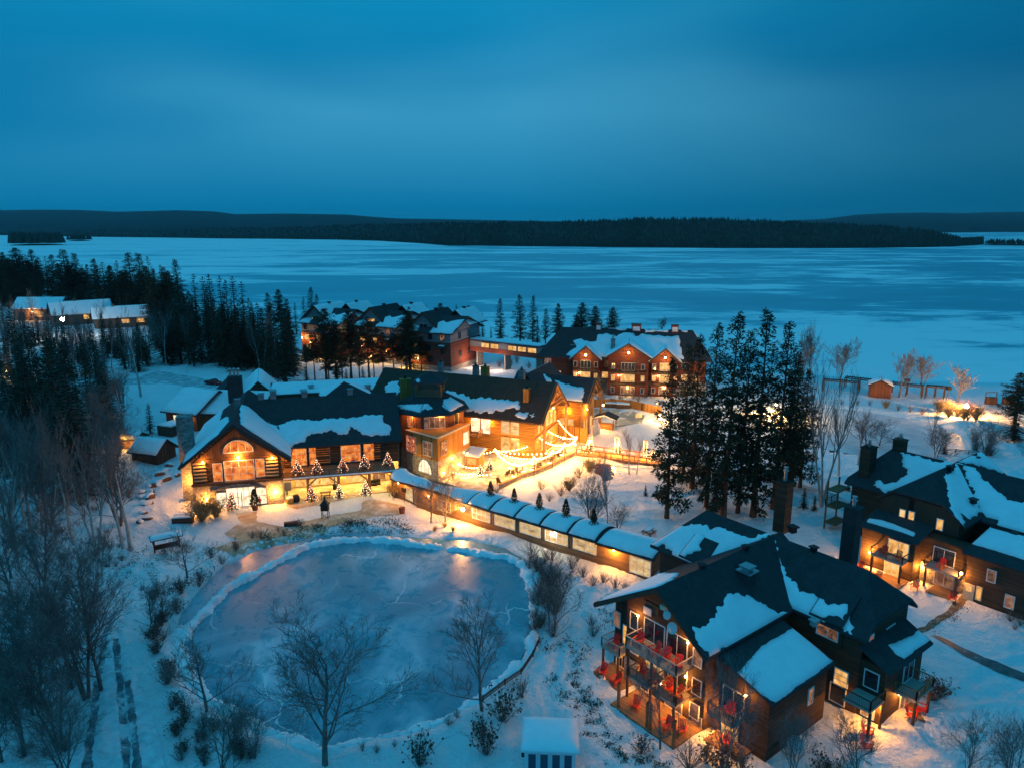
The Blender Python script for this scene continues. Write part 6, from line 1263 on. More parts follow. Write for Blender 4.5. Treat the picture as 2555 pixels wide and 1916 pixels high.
def bare_mesh(seed, H=9.0, stems=1, spread=0.9, bark=None, depth=4, thin=0.013, clear=0.25, up=0.55, kids=(3, 5), leafy=False):
    r = random.Random(seed); t = MB(); c = MB(); lf = MB()
    def grow(p, d, l, rad, lev):
        mb = t if lev == 0 else c; pts = [p]; n = 4 if lev == 0 else 3; q = p; dd = d.normalized()
        for i in range(n): dd = (dd+rv(r)*(0.10 if lev == 0 else 0.20)+Vector((0, 0, up*0.14*(lev > 0)))).normalized(); q = q+dd*(l/n); pts.append(q)
        mb.tube(pts, [max(thin, rad*(1-0.72*i/n)) for i in range(n+1)], 5 if lev == 0 else 3)
        if lev >= depth:
            if leafy:
                for _ in range(2): spray(lf, pts[-1]+rv(r)*.08, rv(r), .14, .05, r)
            return
        k = r.randint(*kids)+(6 if lev == 0 else 0); lo = clear if lev == 0 else 0.22
        for i in range(k):
            s = lo+(1-lo)*(i+r.random()*.8)/k; x = min(s*n, n-1e-3); j = int(x); b = pts[j].lerp(pts[j+1], x-j); dl = (pts[j+1]-pts[j]).normalized()
            side = dl.cross(rv(r)).normalized(); ang = r.uniform(.45, .85)*spread; nd = (dl*math.cos(ang)+side*math.sin(ang)); nd.z += 0.25*up
            grow(b, nd, l*(r.uniform(.42, .68)*(1.2-0.55*s) if lev == 0 else r.uniform(.36, .58)), max(thin, rad*0.5*(1-0.45*s)), lev+1)
    for sidx in range(stems):
        a = sidx*6.283/max(stems, 1)+r.random(); tilt = 0.0 if stems == 1 else r.uniform(.10, .34)
        grow(Vector((math.cos(a)*.12*(stems > 1), math.sin(a)*.12*(stems > 1), -0.1)), Vector((math.cos(a)*tilt+r.uniform(-.05, .05), math.sin(a)*tilt, 1)), H*r.uniform(.66, .8), H*(.0125 if stems > 1 else .0165), 0)
    b = bark or BARKB
    return t.raw('trunk', b), c.raw('branches', b if b is not BIRCH else BARKB), (lf.raw('leaves', DRYL) if leafy else None)
def shrub_mesh(seed, H=1.6, n=34, spread=0.7, m=None, leaf=None, nleaf=0, thin=0.007):
    r = random.Random(seed); t = MB(); lf = MB()
    for _ in range(n):
        a = r.random()*6.28; s = r.uniform(.05, 1)*spread; d = Vector((math.cos(a)*s, math.sin(a)*s, 1)).normalized(); l = H*r.uniform(.55, 1.08); p = Vector((math.cos(a)*.12*s, math.sin(a)*.12*s, -0.05))
        pts = [p]; q = p
        for i in range(3): d = (d+rv(r)*.14).normalized(); q = q+d*l/3; pts.append(q)
        t.tube(pts, [.014, .011, .009, thin], 3)
        for _ in range(4):
            k = r.randint(1, 2); b = pts[k].lerp(pts[k+1], r.random()); e = b+(d+rv(r)*.65).normalized()*l*r.uniform(.2, .42); t.tube([b, e], [thin, thin*.8], 3)
            for _ in range(nleaf): spray(lf, b.lerp(e, r.uniform(.3, 1.05))+rv(r)*.05, rv(r), r.uniform(.10, .2), .06, r)
    return t.raw('stems', m or BARKB), (lf.raw('leaves', leaf or DRYL) if nleaf else None)
def proto(name, label, cat, meshes, names, group=None):
    t = thing(name, label, cat, (0, 0, 0), group)
    for me, nm in zip(meshes, names):
        if me is not None: o = bpy.data.objects.new(nm, me); COL.objects.link(o); o.parent = t
    return t
USED = {}
def put(key, p, h=None, rz=None, label=None, group=None, sxy=1.0, H=None, z=None, name=None):
    """place a copy of a prototype on the snow; the first use moves the prototype itself"""
    t, H0 = PROTO[key]; s = (h/H0) if h else 1.0; zz = gh(p[0], p[1]) if z is None else z; loc = (p[0], p[1], zz-0.05)
    rz = R.random()*6.28 if rz is None else rz; sc = (s*sxy, s*sxy, s)
    if key not in USED:
        USED[key] = 1; t.location = loc; t.rotation_euler = (0, 0, rz); t.scale = sc
        if label: t['label'] = label
        if group: t['group'] = group
        return t
    return clone(t, loc, rz, sc, label, group)
TC = ('trunk', 'crown')
PROTO = {}
for i in range(4): PROTO['spruce%d' % i] = (proto('spruce_tree', 'dark spruce', 'spruce', spruce_mesh(20+i, 20, (.07, .12, .2, .10)[i], (.15, .125, .14, .17)[i], (.5, .35, .7, .5)[i], (1, .9, .85, 1.0)[i], (.05, .15, .25, .1)[i]), TC), 20.0)
for i in range(4): PROTO['pine%d' % i] = (proto('pine_tree', 'tall pine', 'pine', pine_mesh(40+i, 24, (.36, .45, .52, .30)[i], (.15, .135, .15, .16)[i], (1.9, 1.7, 1.5, 2.1)[i]), TC), 24.0)
for i in range(3): PROTO['fir%d' % i] = (proto('pine_tree', 'tall bushy pine', 'pine', pine_mesh(60+i, 26, (.10, .07, .16)[i], (.125, .112, .13)[i], (1.85, 1.65, 1.6)[i]), TC), 26.0)
for i in range(3): PROTO['bare%d' % i] = (proto('bare_tree', 'bare tree', 'tree', bare_mesh(80+i, 9, 1, 1.05, None, 4, .0075, .14, .42, (5, 7)), TC), 9.0)
for i in range(2): PROTO['multi%d' % i] = (proto('bare_tree', 'bare many stemmed tree', 'tree', bare_mesh(90+i, 10, 3, 1.0, None, 4, .007, .18, .42, (4, 6)), TC), 10.0)
for i in range(2): PROTO['round%d' % i] = (proto('bare_tree', 'round crowned bare tree', 'tree', bare_mesh(100+i, 11, 1, 1.0, None, 4, .013, .14, .6, (5, 7)), TC), 11.0)
for i in range(3): PROTO['birch%d' % i] = (proto('birch_tree', 'pale birch', 'birch', bare_mesh(110+i, 16, 1, .6, BIRCH, 3, .016, .35, .9, (4, 5)), TC), 16.0)
PROTO['birch3'] = (proto('birch_tree', 'pale forked birch', 'birch', bare_mesh(114, 19, 3, .55, BIRCH, 3, .018, .45, .9, (3, 4)), TC), 19.0)
SL = ('stems', 'leaves')
for i in range(3): PROTO['shrub%d' % i] = (proto('leafless_shrub', 'bare shrub', 'shrub', shrub_mesh(120+i, 1.7, 40, .75), SL), 1.7)
for i in range(2): PROTO['leafy%d' % i] = (proto('leafy_shrub', 'dark shrub with clinging leaves', 'shrub', shrub_mesh(130+i, 1.6, 34, .8, None, DRYL, 1), SL), 1.6)
PROTO['gold'] = (proto('grass_clump', 'straw clump', 'ornamental grass', shrub_mesh(140, 1.8, 90, .55, GOLD, GOLD, 1, .012), SL), 1.8)
PROTO['russet'] = (proto('russet_shrub', 'russet shrub', 'shrub', shrub_mesh(141, 3.0, 52, .75, REDTW, None, 0, .008), SL), 3.0)

def tree_px(key, xt, yt, yb, label=None, group=None, sxy=1.0, xb=None):
    """tree whose tip shows at (xt, yt) and whose foot stands on the snow at row yb"""
    x = xb if xb is not None else under(xt, yt, yb); p = G(x, yb); h = top_z(p, yt)-p.z; return put(key, p, h, None, label, group, sxy)

# -- the clump of tall pines behind the front lodge
GP = 'tall pines in the clump behind the front lodge'
CL_ = [('fir0', 1839, 776, 1292, 1.0), ('fir1', 1918, 772, 1290, 1.05), ('fir2', 1966, 800, 1270, .95), ('fir0', 1790, 804, 1262, .85), ('fir1', 1748, 838, 1216, 1.1), ('fir2', 1873, 820, 1278, .8), ('fir0', 1683, 892, 1294, 1.0), ('fir1', 1722, 858, 1180, 1.0),
       ('fir2', 1990, 880, 1240, 1.05), ('fir0', 2022, 920, 1215, 1.05), ('spruce1', 2004, 878, 1200, 1.0)]
CLAB = ['tallest left hand pine of the clump with a dense rounded top', 'tallest pine of the clump rising in its middle', 'slim tipped pine on the right shoulder of the clump top', 'pine with a small flat top just left of the tallest two', None, 'thin pine in the gap between the two tallest tops', 'drooping pine at the left edge of the clump, nearest the footbridge']
for i, (k, x, yt, yb, s) in enumerate(CL_):
    s *= .92; lb = CLAB[i] if i < len(CLAB) and CLAB[i] else 'dark pine in the thick of the clump behind the front lodge'
    tree_px(k, x, yt, yb, lb, GP, s)
for i, (x, y, yb) in enumerate(((1790, 1170, 1272), (1640, 1215, 1243), (2010, 1215, 1268), (2035, 1235, 1275), (1612, 1208, 1236), (2120, 1190, 1225))): tree_px('spruce0', x, y, yb, 'small spruce on the open snow near the pine clump', 'small spruces round the pine clump', 1.5)
# -- pines in front of the red lodge
GR = 'pines in front of the red lodge'
RP = [('pine0', 805, 770, 960), ('pine1', 868, 775, 945), ('pine0', 832, 800, 955), ('pine2', 915, 790, 950), ('pine1', 893, 840, 965), ('pine3', 1010, 775, 935), ('pine0', 1022, 800, 925), ('pine2', 980, 830, 935), ('pine3', 1000, 845, 920), ('pine1', 1050, 840, 925), ('pine0', 952, 830, 945), ('pine2', 780, 845, 962), ('pine1', 850, 850, 970), ('pine0', 816, 850, 966), ('pine1', 930, 850, 950), ('pine2', 760, 860, 950), ('pine3', 1068, 860, 922), ('pine1', 840, 905, 972), ('spruce1', 1018, 765, 930)]
for k, x, yt, yb in RP: tree_px(k, x, yt, yb, 'tall bare stemmed pine standing in front of the red lodge row', GR, 1.35)
for x, yt, yb in ((762, 915, 965), (862, 920, 962), (905, 915, 950), (840, 930, 972)): tree_px('spruce0', x, yt, yb, 'young bushy conifer at the foot of the pines before the red lodge', 'young conifers before the red lodge', 1.7)
# -- by the lake behind
GL = 'conifers on the shore behind the lodges'
for k, x, yt, yb, s in (('fir1', 1248, 745, 852, 1.15), ('fir0', 1298, 735, 852, 1.2), ('fir1', 1330, 738, 853, 1.05), ('fir2', 1362, 770, 850, 1.1), ('spruce0', 1342, 790, 850, 1.0), ('pine3', 1392, 757, 850, 1.0), ('pine0', 1452, 755, 838, 1.5), ('pine3', 1485, 764, 836, 1.5), ('pine0', 1528, 767, 836, 1.5), ('pine3', 1440, 785, 838, 1.4), ('pine3', 1100, 756, 835, 1.5), ('fir1', 1062, 762, 840, 1.2), ('spruce1', 1140, 760, 830, 1.2), ('fir1', 1168, 762, 835, 1.2), ('spruce1', 1204, 780, 845, 1.2), ('spruce0', 1225, 815, 850, 1.1), ('pine3', 695, 722, 840, 1.2), ('fir1', 775, 717, 830, 1.2), ('spruce1', 755, 740, 830, 1.2), ('fir2', 715, 745, 840, 1.2), ('fir0', 668, 730, 845, 1.2), ('spruce1', 735, 755, 835, 1.2), ('fir1', 790, 735, 828, 1.1)):
    tree_px(k, x, yt, yb, 'dark conifer on the lake shore behind the lodge roofs', GL, s)
# -- the wood on the left
GW = 'conifers of the wood on the left'; GB = 'birches in the left wood'
def inpoly(x, y, P):
    c = False
    for i in range(len(P)):
        a = P[i]; b = P[i-1]
        if (a[1] > y) != (b[1] > y) and x < (b[0]-a[0])*(y-a[1])/(b[1]-a[1])+a[0]: c = not c
    return c
BLK = [[(10, 765), (380, 790), (400, 832), (330, 850), (10, 830)], [(380, 910), (680, 930), (690, 1010), (380, 1010), (200, 1000)]]
def scatter(n, poly, keys, hr, label, group, s=(1, 1.3), block=True, seed=1, mind=1.2):
    r = random.Random(seed); x0 = min(p[0] for p in poly); x1 = max(p[0] for p in poly); y0 = min(p[1] for p in poly); y1 = max(p[1] for p in poly); k = 0; got = []
    for _ in range(n*60):
        if k >= n: break
        v = r.random()
        x = r.uniform(x0, x1); y = y0+(y1-y0)*v
        if not inpoly(x, y, poly) or (block and any(inpoly(x, y, b) for b in BLK)): continue
        p = G(x, y)
        if any((p-q).length < mind for q in got): continue
        got.append(p); k += 1; put(r.choice(keys), p, r.uniform(*hr), r.random()*6.28, label, group, r.uniform(*s))
SK = ['spruce0', 'spruce1', 'spruce2', 'spruce3']; PK = ['pine0', 'pine1', 'pine3', 'fir0']
scatter(95, [(-60, 690), (60, 700), (250, 735), (420, 775), (440, 800), (420, 832), (250, 766), (0, 766), (-60, 766)], SK+PK+['fir0', 'fir2'], (17, 25), 'dark conifer in the deep wood between the cottages and the lake', GW, (1.4, 1.9), False, 5)
for k, x, yt, yb, s in (('pine3', 38, 618, 745, 1.7), ('fir0', 75, 622, 740, 1.7), ('fir2', 15, 645, 750, 1.7), ('fir0', 125, 635, 750, 1.6), ('fir2', 155, 622, 760, 1.8), ('fir1', 185, 632, 760, 1.6), ('fir0', 230, 645, 765, 1.5), ('fir2', 315, 630, 780, 1.6), ('fir1', 345, 632, 790, 1.5), ('spruce2', 372, 640, 800, 1.3), ('fir1', 437, 648, 800, 1.3), ('fir2', 408, 665, 800, 1.4), ('spruce2', 478, 683, 850, 1.2), ('spruce1', 507, 690, 880, 1.1), ('spruce1', 523, 684, 880, 1.2), ('spruce2', 543, 688, 890, 1.1), ('spruce1', 560, 698, 890, 1.0), ('spruce1', 578, 690, 895, 1.2), ('spruce2', 603, 703, 900, 1.1), ('spruce1', 625, 757, 905, 1.2), ('spruce0', 650, 770, 925, 1.2), ('spruce0', 445, 690, 860, 1.4)):
    tree_px(k, x, yt, yb, 'dark conifer on the skyline of the left wood against the ice', GW, s)
scatter(84, [(390, 835), (460, 815), (560, 825), (640, 855), (735, 900), (740, 955), (700, 975), (640, 952), (560, 926), (440, 915), (380, 900)], SK, (13, 20), 'dark spruce in the thicket above the service road', GW, (1.2, 1.7), True, 8)
scatter(66, [(-40, 845), (120, 855), (330, 865), (400, 890), (390, 930), (300, 950), (150, 975), (-40, 975)], SK, (9, 15), 'spruce below the cottages at the left edge', GW, (1.3, 1.8), True, 9)
scatter(34, [(-40, 1000), (180, 985), (300, 1010), (260, 1100), (200, 1190), (-40, 1260)], SK, (11, 17), 'spruce in the dark wood at the left edge', GW, (1.2, 1.6), True, 10)
for x, yt, yb in ((20, 775, 985), (58, 810, 1000), (112, 830, 1010), (120, 840, 1190), (150, 900, 1240), (90, 890, 1180), (40, 860, 1150)): tree_px('spruce0', x, yt, yb, 'broad dark spruce at the left edge of the picture', GW, 1.25)
scatter(50, [(0, 800), (420, 835), (560, 850), (720, 915), (700, 960), (400, 915), (300, 950), (0, 985)], ['birch0', 'birch1', 'birch2'], (11, 17), 'slim pale birch in the left wood', GB, (.9, 1.1), True, 11)
scatter(34, [(0, 990), (330, 960), (330, 1060), (240, 1180), (260, 1330), (0, 1400)], ['birch0', 'birch1', 'birch2'], (11, 16), 'slim birch between dark spruces at the left', GB, (.9, 1.2), True, 12)
scatter(26, [(120, 1000), (330, 1010), (300, 1100), (320, 1250), (280, 1390), (60, 1380), (60, 1150)], ['bare0', 'bare1', 'multi0', 'multi1'], (8, 12), 'bare branching tree at the edge of the left wood', 'bare trees at the edge of the left wood', (1, 1.3), True, 13)
for x, yt, yb in ((165, 805, 930), (188, 800, 905), (196, 805, 900), (330, 800, 990), (240, 860, 985)): tree_px('birch1', x, yt, yb, 'leaning birch lit by the bright yard lamp', 'birches under the yard lamp', 1.0)
for x, yt, yb, k in ((205, 1090, 1385, 'birch3'), (275, 1110, 1370, 'birch0'), (290, 1080, 1368, 'birch1'), (68, 1080, 1330, 'birch2'), (15, 1200, 1420, 'birch0')): tree_px(k, x, yt, yb, 'stout bare birch near the foot of the rocky bank', 'birches above the lower road', 1.0)
scatter(38, [(-60, 766), (150, 762), (300, 772), (420, 800), (420, 830), (335, 812), (160, 785), (0, 776), (-60, 780)], SK+['fir0', 'fir1'], (11, 17), 'conifer close behind the cottages', GW, (1.5, 2.0), False, 15, 0.8)
# -- bare trees at the lower left and round the pond
for i, (k, x, yt, yb, s, lb) in enumerate((('multi0', 165, 1385, 1745, 1.0, 'large bare many stemmed tree left of the lower road'), ('multi1', 60, 1470, 1700, 1.1, 'bare tree cluster at the far left above the snowy slope'), ('multi0', 100, 1560, 1870, 1.0, 'bare tree at the lower left corner beside the road'), ('bare0', 20, 1640, 1880, 1.2, 'thin bare tree at the bottom left edge'), ('bare1', 215, 1440, 1720, 1.0, 'bare tree leaning over the left side of the lower road'), ('multi1', 130, 1720, 1960, 1.0, 'bare bush tree rising from the bottom edge at the left'),
        ('bare2', 455, 1320, 1445, 1.4, 'small bare tree beside the roofed bench'), ('bare0', 365, 1445, 1560, 1.0, 'slender bare sapling west of the pond'), ('bare1', 395, 1450, 1555, 1.2, 'slender bare sapling on the west bank of the pond'),
        ('bare2', 495, 1565, 1778, 1.1, 'bare forked tree overhanging the lower left pond edge'), ('multi0', 575, 1735, 1880, 1.0, 'bare brushy tree on the near left pond bank'), ('multi1', 625, 1760, 1890, .9, 'bare brushy tree on the near bank left of the big tree'), ('bare0', 535, 1760, 1960, 1.0, 'bare tree cut by the bottom edge left of the pond'),
        ('bare1', 790, 1575, 1905, 1.35, 'largest bare tree, spread in front of the pond ice'), ('bare2', 1200, 1525, 1785, 1.1, 'light bare birch leaning over the lower right pond edge'), ('bare0', 1385, 1395, 1575, .9, 'bare birch among brown reeds right of the pond'), ('bare1', 1372, 1440, 1560, .9, 'second thin birch among the reeds right of the pond'),
        ('birch3', 2082, 920, 1262, .8, 'tall triple stemmed birch between the pine clump and the right lodge'), ('birch0', 2040, 1000, 1190, 1.0, 'thin birch behind the triple stemmed birch'), ('birch1', 2110, 1010, 1185, 1.0, 'thin birch on the bank by the frozen rink'), ('birch2', 2155, 1020, 1160, 1.1, 'thin birch in front of the frozen rink'), ('bare0', 2170, 1040, 1110, 1.6, 'bushy bare tree at the near side of the frozen rink'), ('bare1', 2200, 1050, 1110, 1.6, 'bushy bare sapling before the frozen rink'), ('multi0', 2345, 1065, 1140, 1.3, 'bare bush tree at the end of the frozen rink'),
        ('round0', 2105, 858, 965, 1.15, 'round crowned bare tree left of the lakeside hut'), ('round1', 2255, 888, 990, 1.1, 'left bare tree of the pair right of the lakeside hut'), ('round0', 2310, 885, 985, 1.2, 'right bare tree of the pair right of the lakeside hut'), ('round1', 2402, 920, 1008, 1.1, 'single round bare tree near the glowing lakeside lamp'), ('round0', 2030, 835, 940, 1.0, 'tall bare tree at the shore right of the pine clump'), ('birch0', 2035, 815, 930, .9, 'thin tall bare tree on the shore right of the pines'), ('round1', 2010, 870, 955, 1.0, 'bare tree tucked against the right side of the pine clump'),
        ('multi1', 2470, 1045, 1125, 1.6, 'wide bare bush tree beside the lakeside drive'), ('birch1', 2335, 1015, 1110, 1.0, 'bare sapling beside the lit strip of snow'), ('round0', 1650, 795, 830, .9, 'small bare tree showing above the gabled lodge roof'), ('round1', 1585, 880, 985, .8, 'bare tree before the gabled lodge front'), ('bare2', 1500, 930, 990, 1.2, 'bare tree before the stone base of the gabled lodge'),
        ('birch2', 1574, 1075, 1185, 1.0, 'leaning birch in front of the lit footbridge'), ('birch0', 1592, 1100, 1182, 1.0, 'upright birch in front of the lit footbridge'), ('birch1', 1505, 1130, 1200, 1.0, 'pale sapling before the left end of the footbridge'), ('multi0', 1480, 1190, 1335, .9, 'russet lit bare tree beyond the glazed corridor'), ('birch1', 1520, 1180, 1320, .9, 'slim tree beyond the glazed corridor'), ('multi1', 1545, 1255, 1325, 1.2, 'pale bare bush beyond the corridor end'),
        ('bare0', 1072, 1195, 1300, 1.0, 'pale birch sapling before the corridor wall'), ('bare1', 1108, 1185, 1305, 1.0, 'taller birch sapling before the corridor wall'), ('bare2', 1235, 1045, 1128, .9, 'lit bare tree against the great hall corner'), ('bare2', 1660, 1620, 1870, .7, 'bare forked tree before the balconies of the front lodge'), ('multi1', 1830, 1640, 1930, .7, 'bare tree against the dark wall of the front lodge'), ('multi0', 1990, 1780, 1960, .7, 'bare thin tree at the bottom edge below the front lodge'), ('bare0', 2155, 1790, 1960, 1.0, 'thin bare tree at the bottom edge right of the front lodge'), ('bare1', 2430, 1800, 1960, 1.0, 'thin bare tree at the bottom right'), ('multi0', 2545, 1800, 1980, .9, 'bare tree at the bottom right corner'))):
    tree_px(k, x, yt, yb, lb, None, s)
tree_px('pine3', 2548, 930, 1075, 'conifer cut by the right edge beside the lakeside drive', None, 1.6); tree_px('spruce0', 2545, 985, 1100, 'short conifer under the right edge pine', None, 1.6); tree_px('spruce1', 2362, 1080, 1130, 'narrow dark spruce at the end of the frozen rink', None, 1.6); tree_px('spruce1', 367, 1005, 1082, 'pointed dark cypress beside the service building', None, 1.6)
scatter(15, [(-30, 1330), (200, 1400), (330, 1420), (250, 1560), (190, 1700), (150, 1900), (-30, 1900)], ['bare0', 'bare1', 'bare2', 'multi0', 'multi1', 'birch0'], (6, 10), 'pale bare tree in the thicket left of the lower road', 'bare trees in the lower left thicket', (1, 1.3), False, 31, 1.6)
# -- shrubs
def shrubs(lst, label, group, keys, r):
    for x, y, h in lst: put(r.choice(keys), G(x, y), h, None, label, group, r.uniform(.9, 1.4))
rr = random.Random(21)
ring = [(415,1560),(400,1600),(392,1640),(408,1680),(420,1720),(440,1770),(470,1800),(430,1520),(462,1478),(500,1450),(540,1405),(588,1375),(640,1350),(700,1335),(385,1565),(372,1600),(430,1830),(500,1850),(520,1820)]
shrubs([(x+rr.uniform(-14, 14), y+rr.uniform(-10, 10), rr.uniform(1.0, 2.0)) for x, y in ring for _ in (0, 1)], 'dark brushy shrub on the western pond bank', 'shrubs on the western pond bank', ['shrub0', 'shrub1', 'leafy0', 'leafy1'], rr)
shrubs([(940,1880,.9),(905,1875,.9),(1120,1815,1.0),(1140,1800,1.0),(985,1868,.7)], 'low twiggy shrub on the near pond bank', 'low shrubs on the near pond bank', ['shrub0', 'shrub2'], rr)
put('leafy0', G(1045, 1910), 3.0, 0, 'large dark shrub at the bottom edge below the pond'); put('leafy1', G(1255, 1805), 3.4, 1, 'large shrub on the right bank beside the leaning birch'); put('leafy0', G(1215, 1880), 3.0, 2, 'large shrub left of the white shed'); put('shrub0', G(1300, 1745), 2.4, 3, 'twiggy shrub above the large shrub on the right bank'); put('leafy1', G(1205, 1840), 2.2, 3, 'dense shrub between the two large shrubs by the shed')
reeds = [(1350+rr.uniform(-30, 45), y+rr.uniform(-8, 8), rr.uniform(1.6, 2.8)) for y in range(1400, 1590, 13) for _ in (0, 1)]
shrubs(reeds, 'tall brown brush in the strip between pond and front lodge', 'brown brush right of the pond', ['russet', 'shrub0', 'shrub1', 'shrub2'], rr)
shrubs([(1455,1440,1.8),(1480,1460,1.8),(1505,1450,1.6),(1535,1465,1.6),(1560,1470,1.4),(1425,1420,2.0),(1480,1590,1.8),(1475,1560,1.6),(1440,1400,1.6)], 'bare shrub in the snow left of the front lodge', 'bare shrubs left of the front lodge', ['shrub0', 'shrub1', 'shrub2'], rr)
shrubs([(1240,1240,1.8),(1400,1235,2.4),(1420,1225,2.2),(1350,1220,2.0),(1445,1190,2.6),(1470,1175,2.6),(1495,1160,2.2),(1370,1250,1.6),(1430,1205,2.0),(1290,1255,1.2)], 'snow dusted straw coloured bush beside the plaza wall', 'lit bushes beside the plaza wall', ['gold', 'russet', 'shrub1'], rr)
shrubs([(2385+rr.uniform(-40, 50), 1040+rr.uniform(-14, 10), rr.uniform(2.0, 3.4)) for _ in range(8)], 'glowing tall grass round the lakeside lamp', 'grass round the lakeside lamp', ['gold', 'gold', 'russet'], rr)
shrubs([(1085,1165,2.4),(1110,1180,2.2),(1070,1180,2.0),(1130,1195,1.8),(1095,1200,1.8)], 'amber lit bush below the tower by the plaza', 'lit bushes below the tower', ['gold', 'russet'], rr)
put('gold', G(505, 1300), 3.6, 0, 'golden lit bush at the left corner of the lodge', None, 1.5); put('gold', G(540, 1292), 2.8, 1, 'smaller golden bush beside the lodge entrance', None, 1.4); put('gold', G(985, 1240), 2.6, 1, 'golden bush at the end of the terrace', None, 1.2)
shrubs([(1130,1330,.8),(1085,1325,.7),(1110,1318,.7)], 'straw tuft in the warm light below the corridor lamp', 'straw tufts below the corridor', ['gold'], rr)
shrubs([(2140,1010,1.6),(2170,1012,1.6),(2210,1018,1.8),(2240,1022,1.8),(2270,1028,2.0),(2300,1035,2.2),(2345,1030,3.0),(2368,1030,3.4),(2100,1008,1.4)], 'brown brush along the far side of the frozen rink', 'brush along the frozen rink', ['russet', 'shrub1', 'gold'], rr)
shrubs([(2440+rr.uniform(-35, 45), 1110+rr.uniform(-18, 30), rr.uniform(2, 3)) for _ in range(9)], 'brown bush in the thicket beside the lakeside drive', 'thicket beside the lakeside drive', ['russet', 'shrub0'], rr)
shrubs([(1600,1880,1.8),(1720,1915,2.4),(1760,1900,2.2),(1800,1925,2.6),(1850,1930,2.4),(2060,1925,2.0),(2100,1930,2.0)], 'dark shrub under the dark wall of the front lodge', 'shrubs under the front lodge', ['leafy0', 'leafy1', 'shrub2'], rr)
shrubs([(2330,1745,2.6),(2345,1740,2.2)], 'round bare bush beside the right balcony of the front lodge', 'bush beside the end balcony', ['leafy1'], rr); shrubs([(2520,1550,1.2),(2545,1560,1.2),(2532,1572,.9)], 'tuft of tall dry grass in the snow near the right lodge', 'grass tufts near the right lodge', ['shrub2'], rr)
shrubs([(1250+rr.uniform(-60, 60), 990+rr.uniform(-18, 12), 2.4) for _ in range(4)]+[(1290, 905, 3.2), (1275, 912, 3.0), (1260, 910, 3.0), (1320, 920, 2.5), (1245, 915, 2.8)], 'russet bush lit pink under the raised corridor', 'bushes under the raised corridor', ['russet'], rr)
shrubs([(rr.uniform(1430, 1600), rr.uniform(985, 1005), rr.uniform(1.5, 2.6)) for _ in range(9)], 'bare bush before the gabled lodge', 'bushes before the gabled lodge', ['russet', 'shrub1'], rr)
shrubs([(rr.uniform(60, 330), rr.uniform(1230, 1420), rr.uniform(.9, 1.6)) for _ in range(38)], 'low twig shrub on the snowy wood floor', 'twig shrubs on the wood floor', ['shrub0', 'shrub1', 'shrub2'], rr)
shrubs([(rr.uniform(10, 200), rr.uniform(1560, 1900), rr.uniform(1.2, 2.2)) for _ in range(22)], 'twig shrub on the slope left of the lower road', 'twig shrubs left of the lower road', ['shrub0', 'shrub1'], rr)
shrubs([(rr.uniform(440, 640), rr.uniform(1850, 1905), rr.uniform(.8, 1.6)) for _ in range(12)], 'dark twig shrub at the bottom edge near the pond', 'twig shrubs at the bottom edge', ['leafy0', 'shrub1', 'leafy1'], rr)
# dead grass and leaf litter poking through the snow
def litter(name, zones, m, label):
    mb = MB(); r = random.Random(5)
    for poly, n, h in zones:
        x0 = min(p[0] for p in poly); x1 = max(p[0] for p in poly); y0 = min(p[1] for p in poly); y1 = max(p[1] for p in poly); k = 0; cl = []
        for _ in range(max(3, n//28)):
            for _ in range(50):
                x = r.uniform(x0, x1); y = r.uniform(y0, y1)
                if inpoly(x, y, poly): cl.append((x, y)); break
        P = []
        for _ in range(n):
            c = r.choice(cl); w = W(c[0]+r.gauss(0, 9), c[1]+r.gauss(0, 6), 0); P.append((w.x, w.y))
        A = np.array(P); hz = ground_h(A[:, 0], A[:, 1])
        for (x, y), z in zip(P, hz):
            for _ in range(3):
                a = r.random()*6.28; l = h*.7*r.uniform(.5, 1.3); d = Vector((math.cos(a), math.sin(a), r.uniform(.5, 2.2))).normalized(); spray(mb, Vector((x, y, z-0.02)), d, l, .010+.022*r.random(), r)
    me = mb.raw(name, m); return tag(link(name, me), label, 'dead grass', kind='stuff')
litter('dead_grass', [([(870,1300),(1010,1295),(1020,1330),(930,1345),(800,1340),(790,1318)], 1500, .5), ([(640,1330),(800,1310),(800,1345),(640,1375)], 500, .45), ([(1375,1690),(1440,1680),(1540,1840),(1500,1880),(1440,1830)], 1500, .3), ([(1340,1600),(1480,1580),(1520,1760),(1380,1740)], 500, .3),
   ([(280,1370),(420,1360),(400,1500),(300,1480)], 500, .35), ([(20,1250),(330,1250),(300,1420),(40,1480)], 700, .4), ([(1500,1500),(1560,1480),(1530,1560),(1480,1580)], 220, .3), ([(330,1060),(400,1090),(390,1260),(300,1290),(280,1150)], 500, .35), ([(2340,1560),(2440,1490),(2440,1500),(2330,1590)], 160, .2), ([(1520,1860),(1700,1905),(1660,1916),(1520,1900)], 400, .3), ([(380,1480),(450,1440),(560,1380),(540,1420),(430,1540),(400,1600)], 500, .4)], DRYL, 'dark dead grass and leaf litter poking through the snow')
POW = 1.9
# ------------------------------------------------------------------ things that stand about
def place(t, p, rz=0.0, label=None, group=None, sc=1.0): return clone(t, p, rz, sc, label, group)
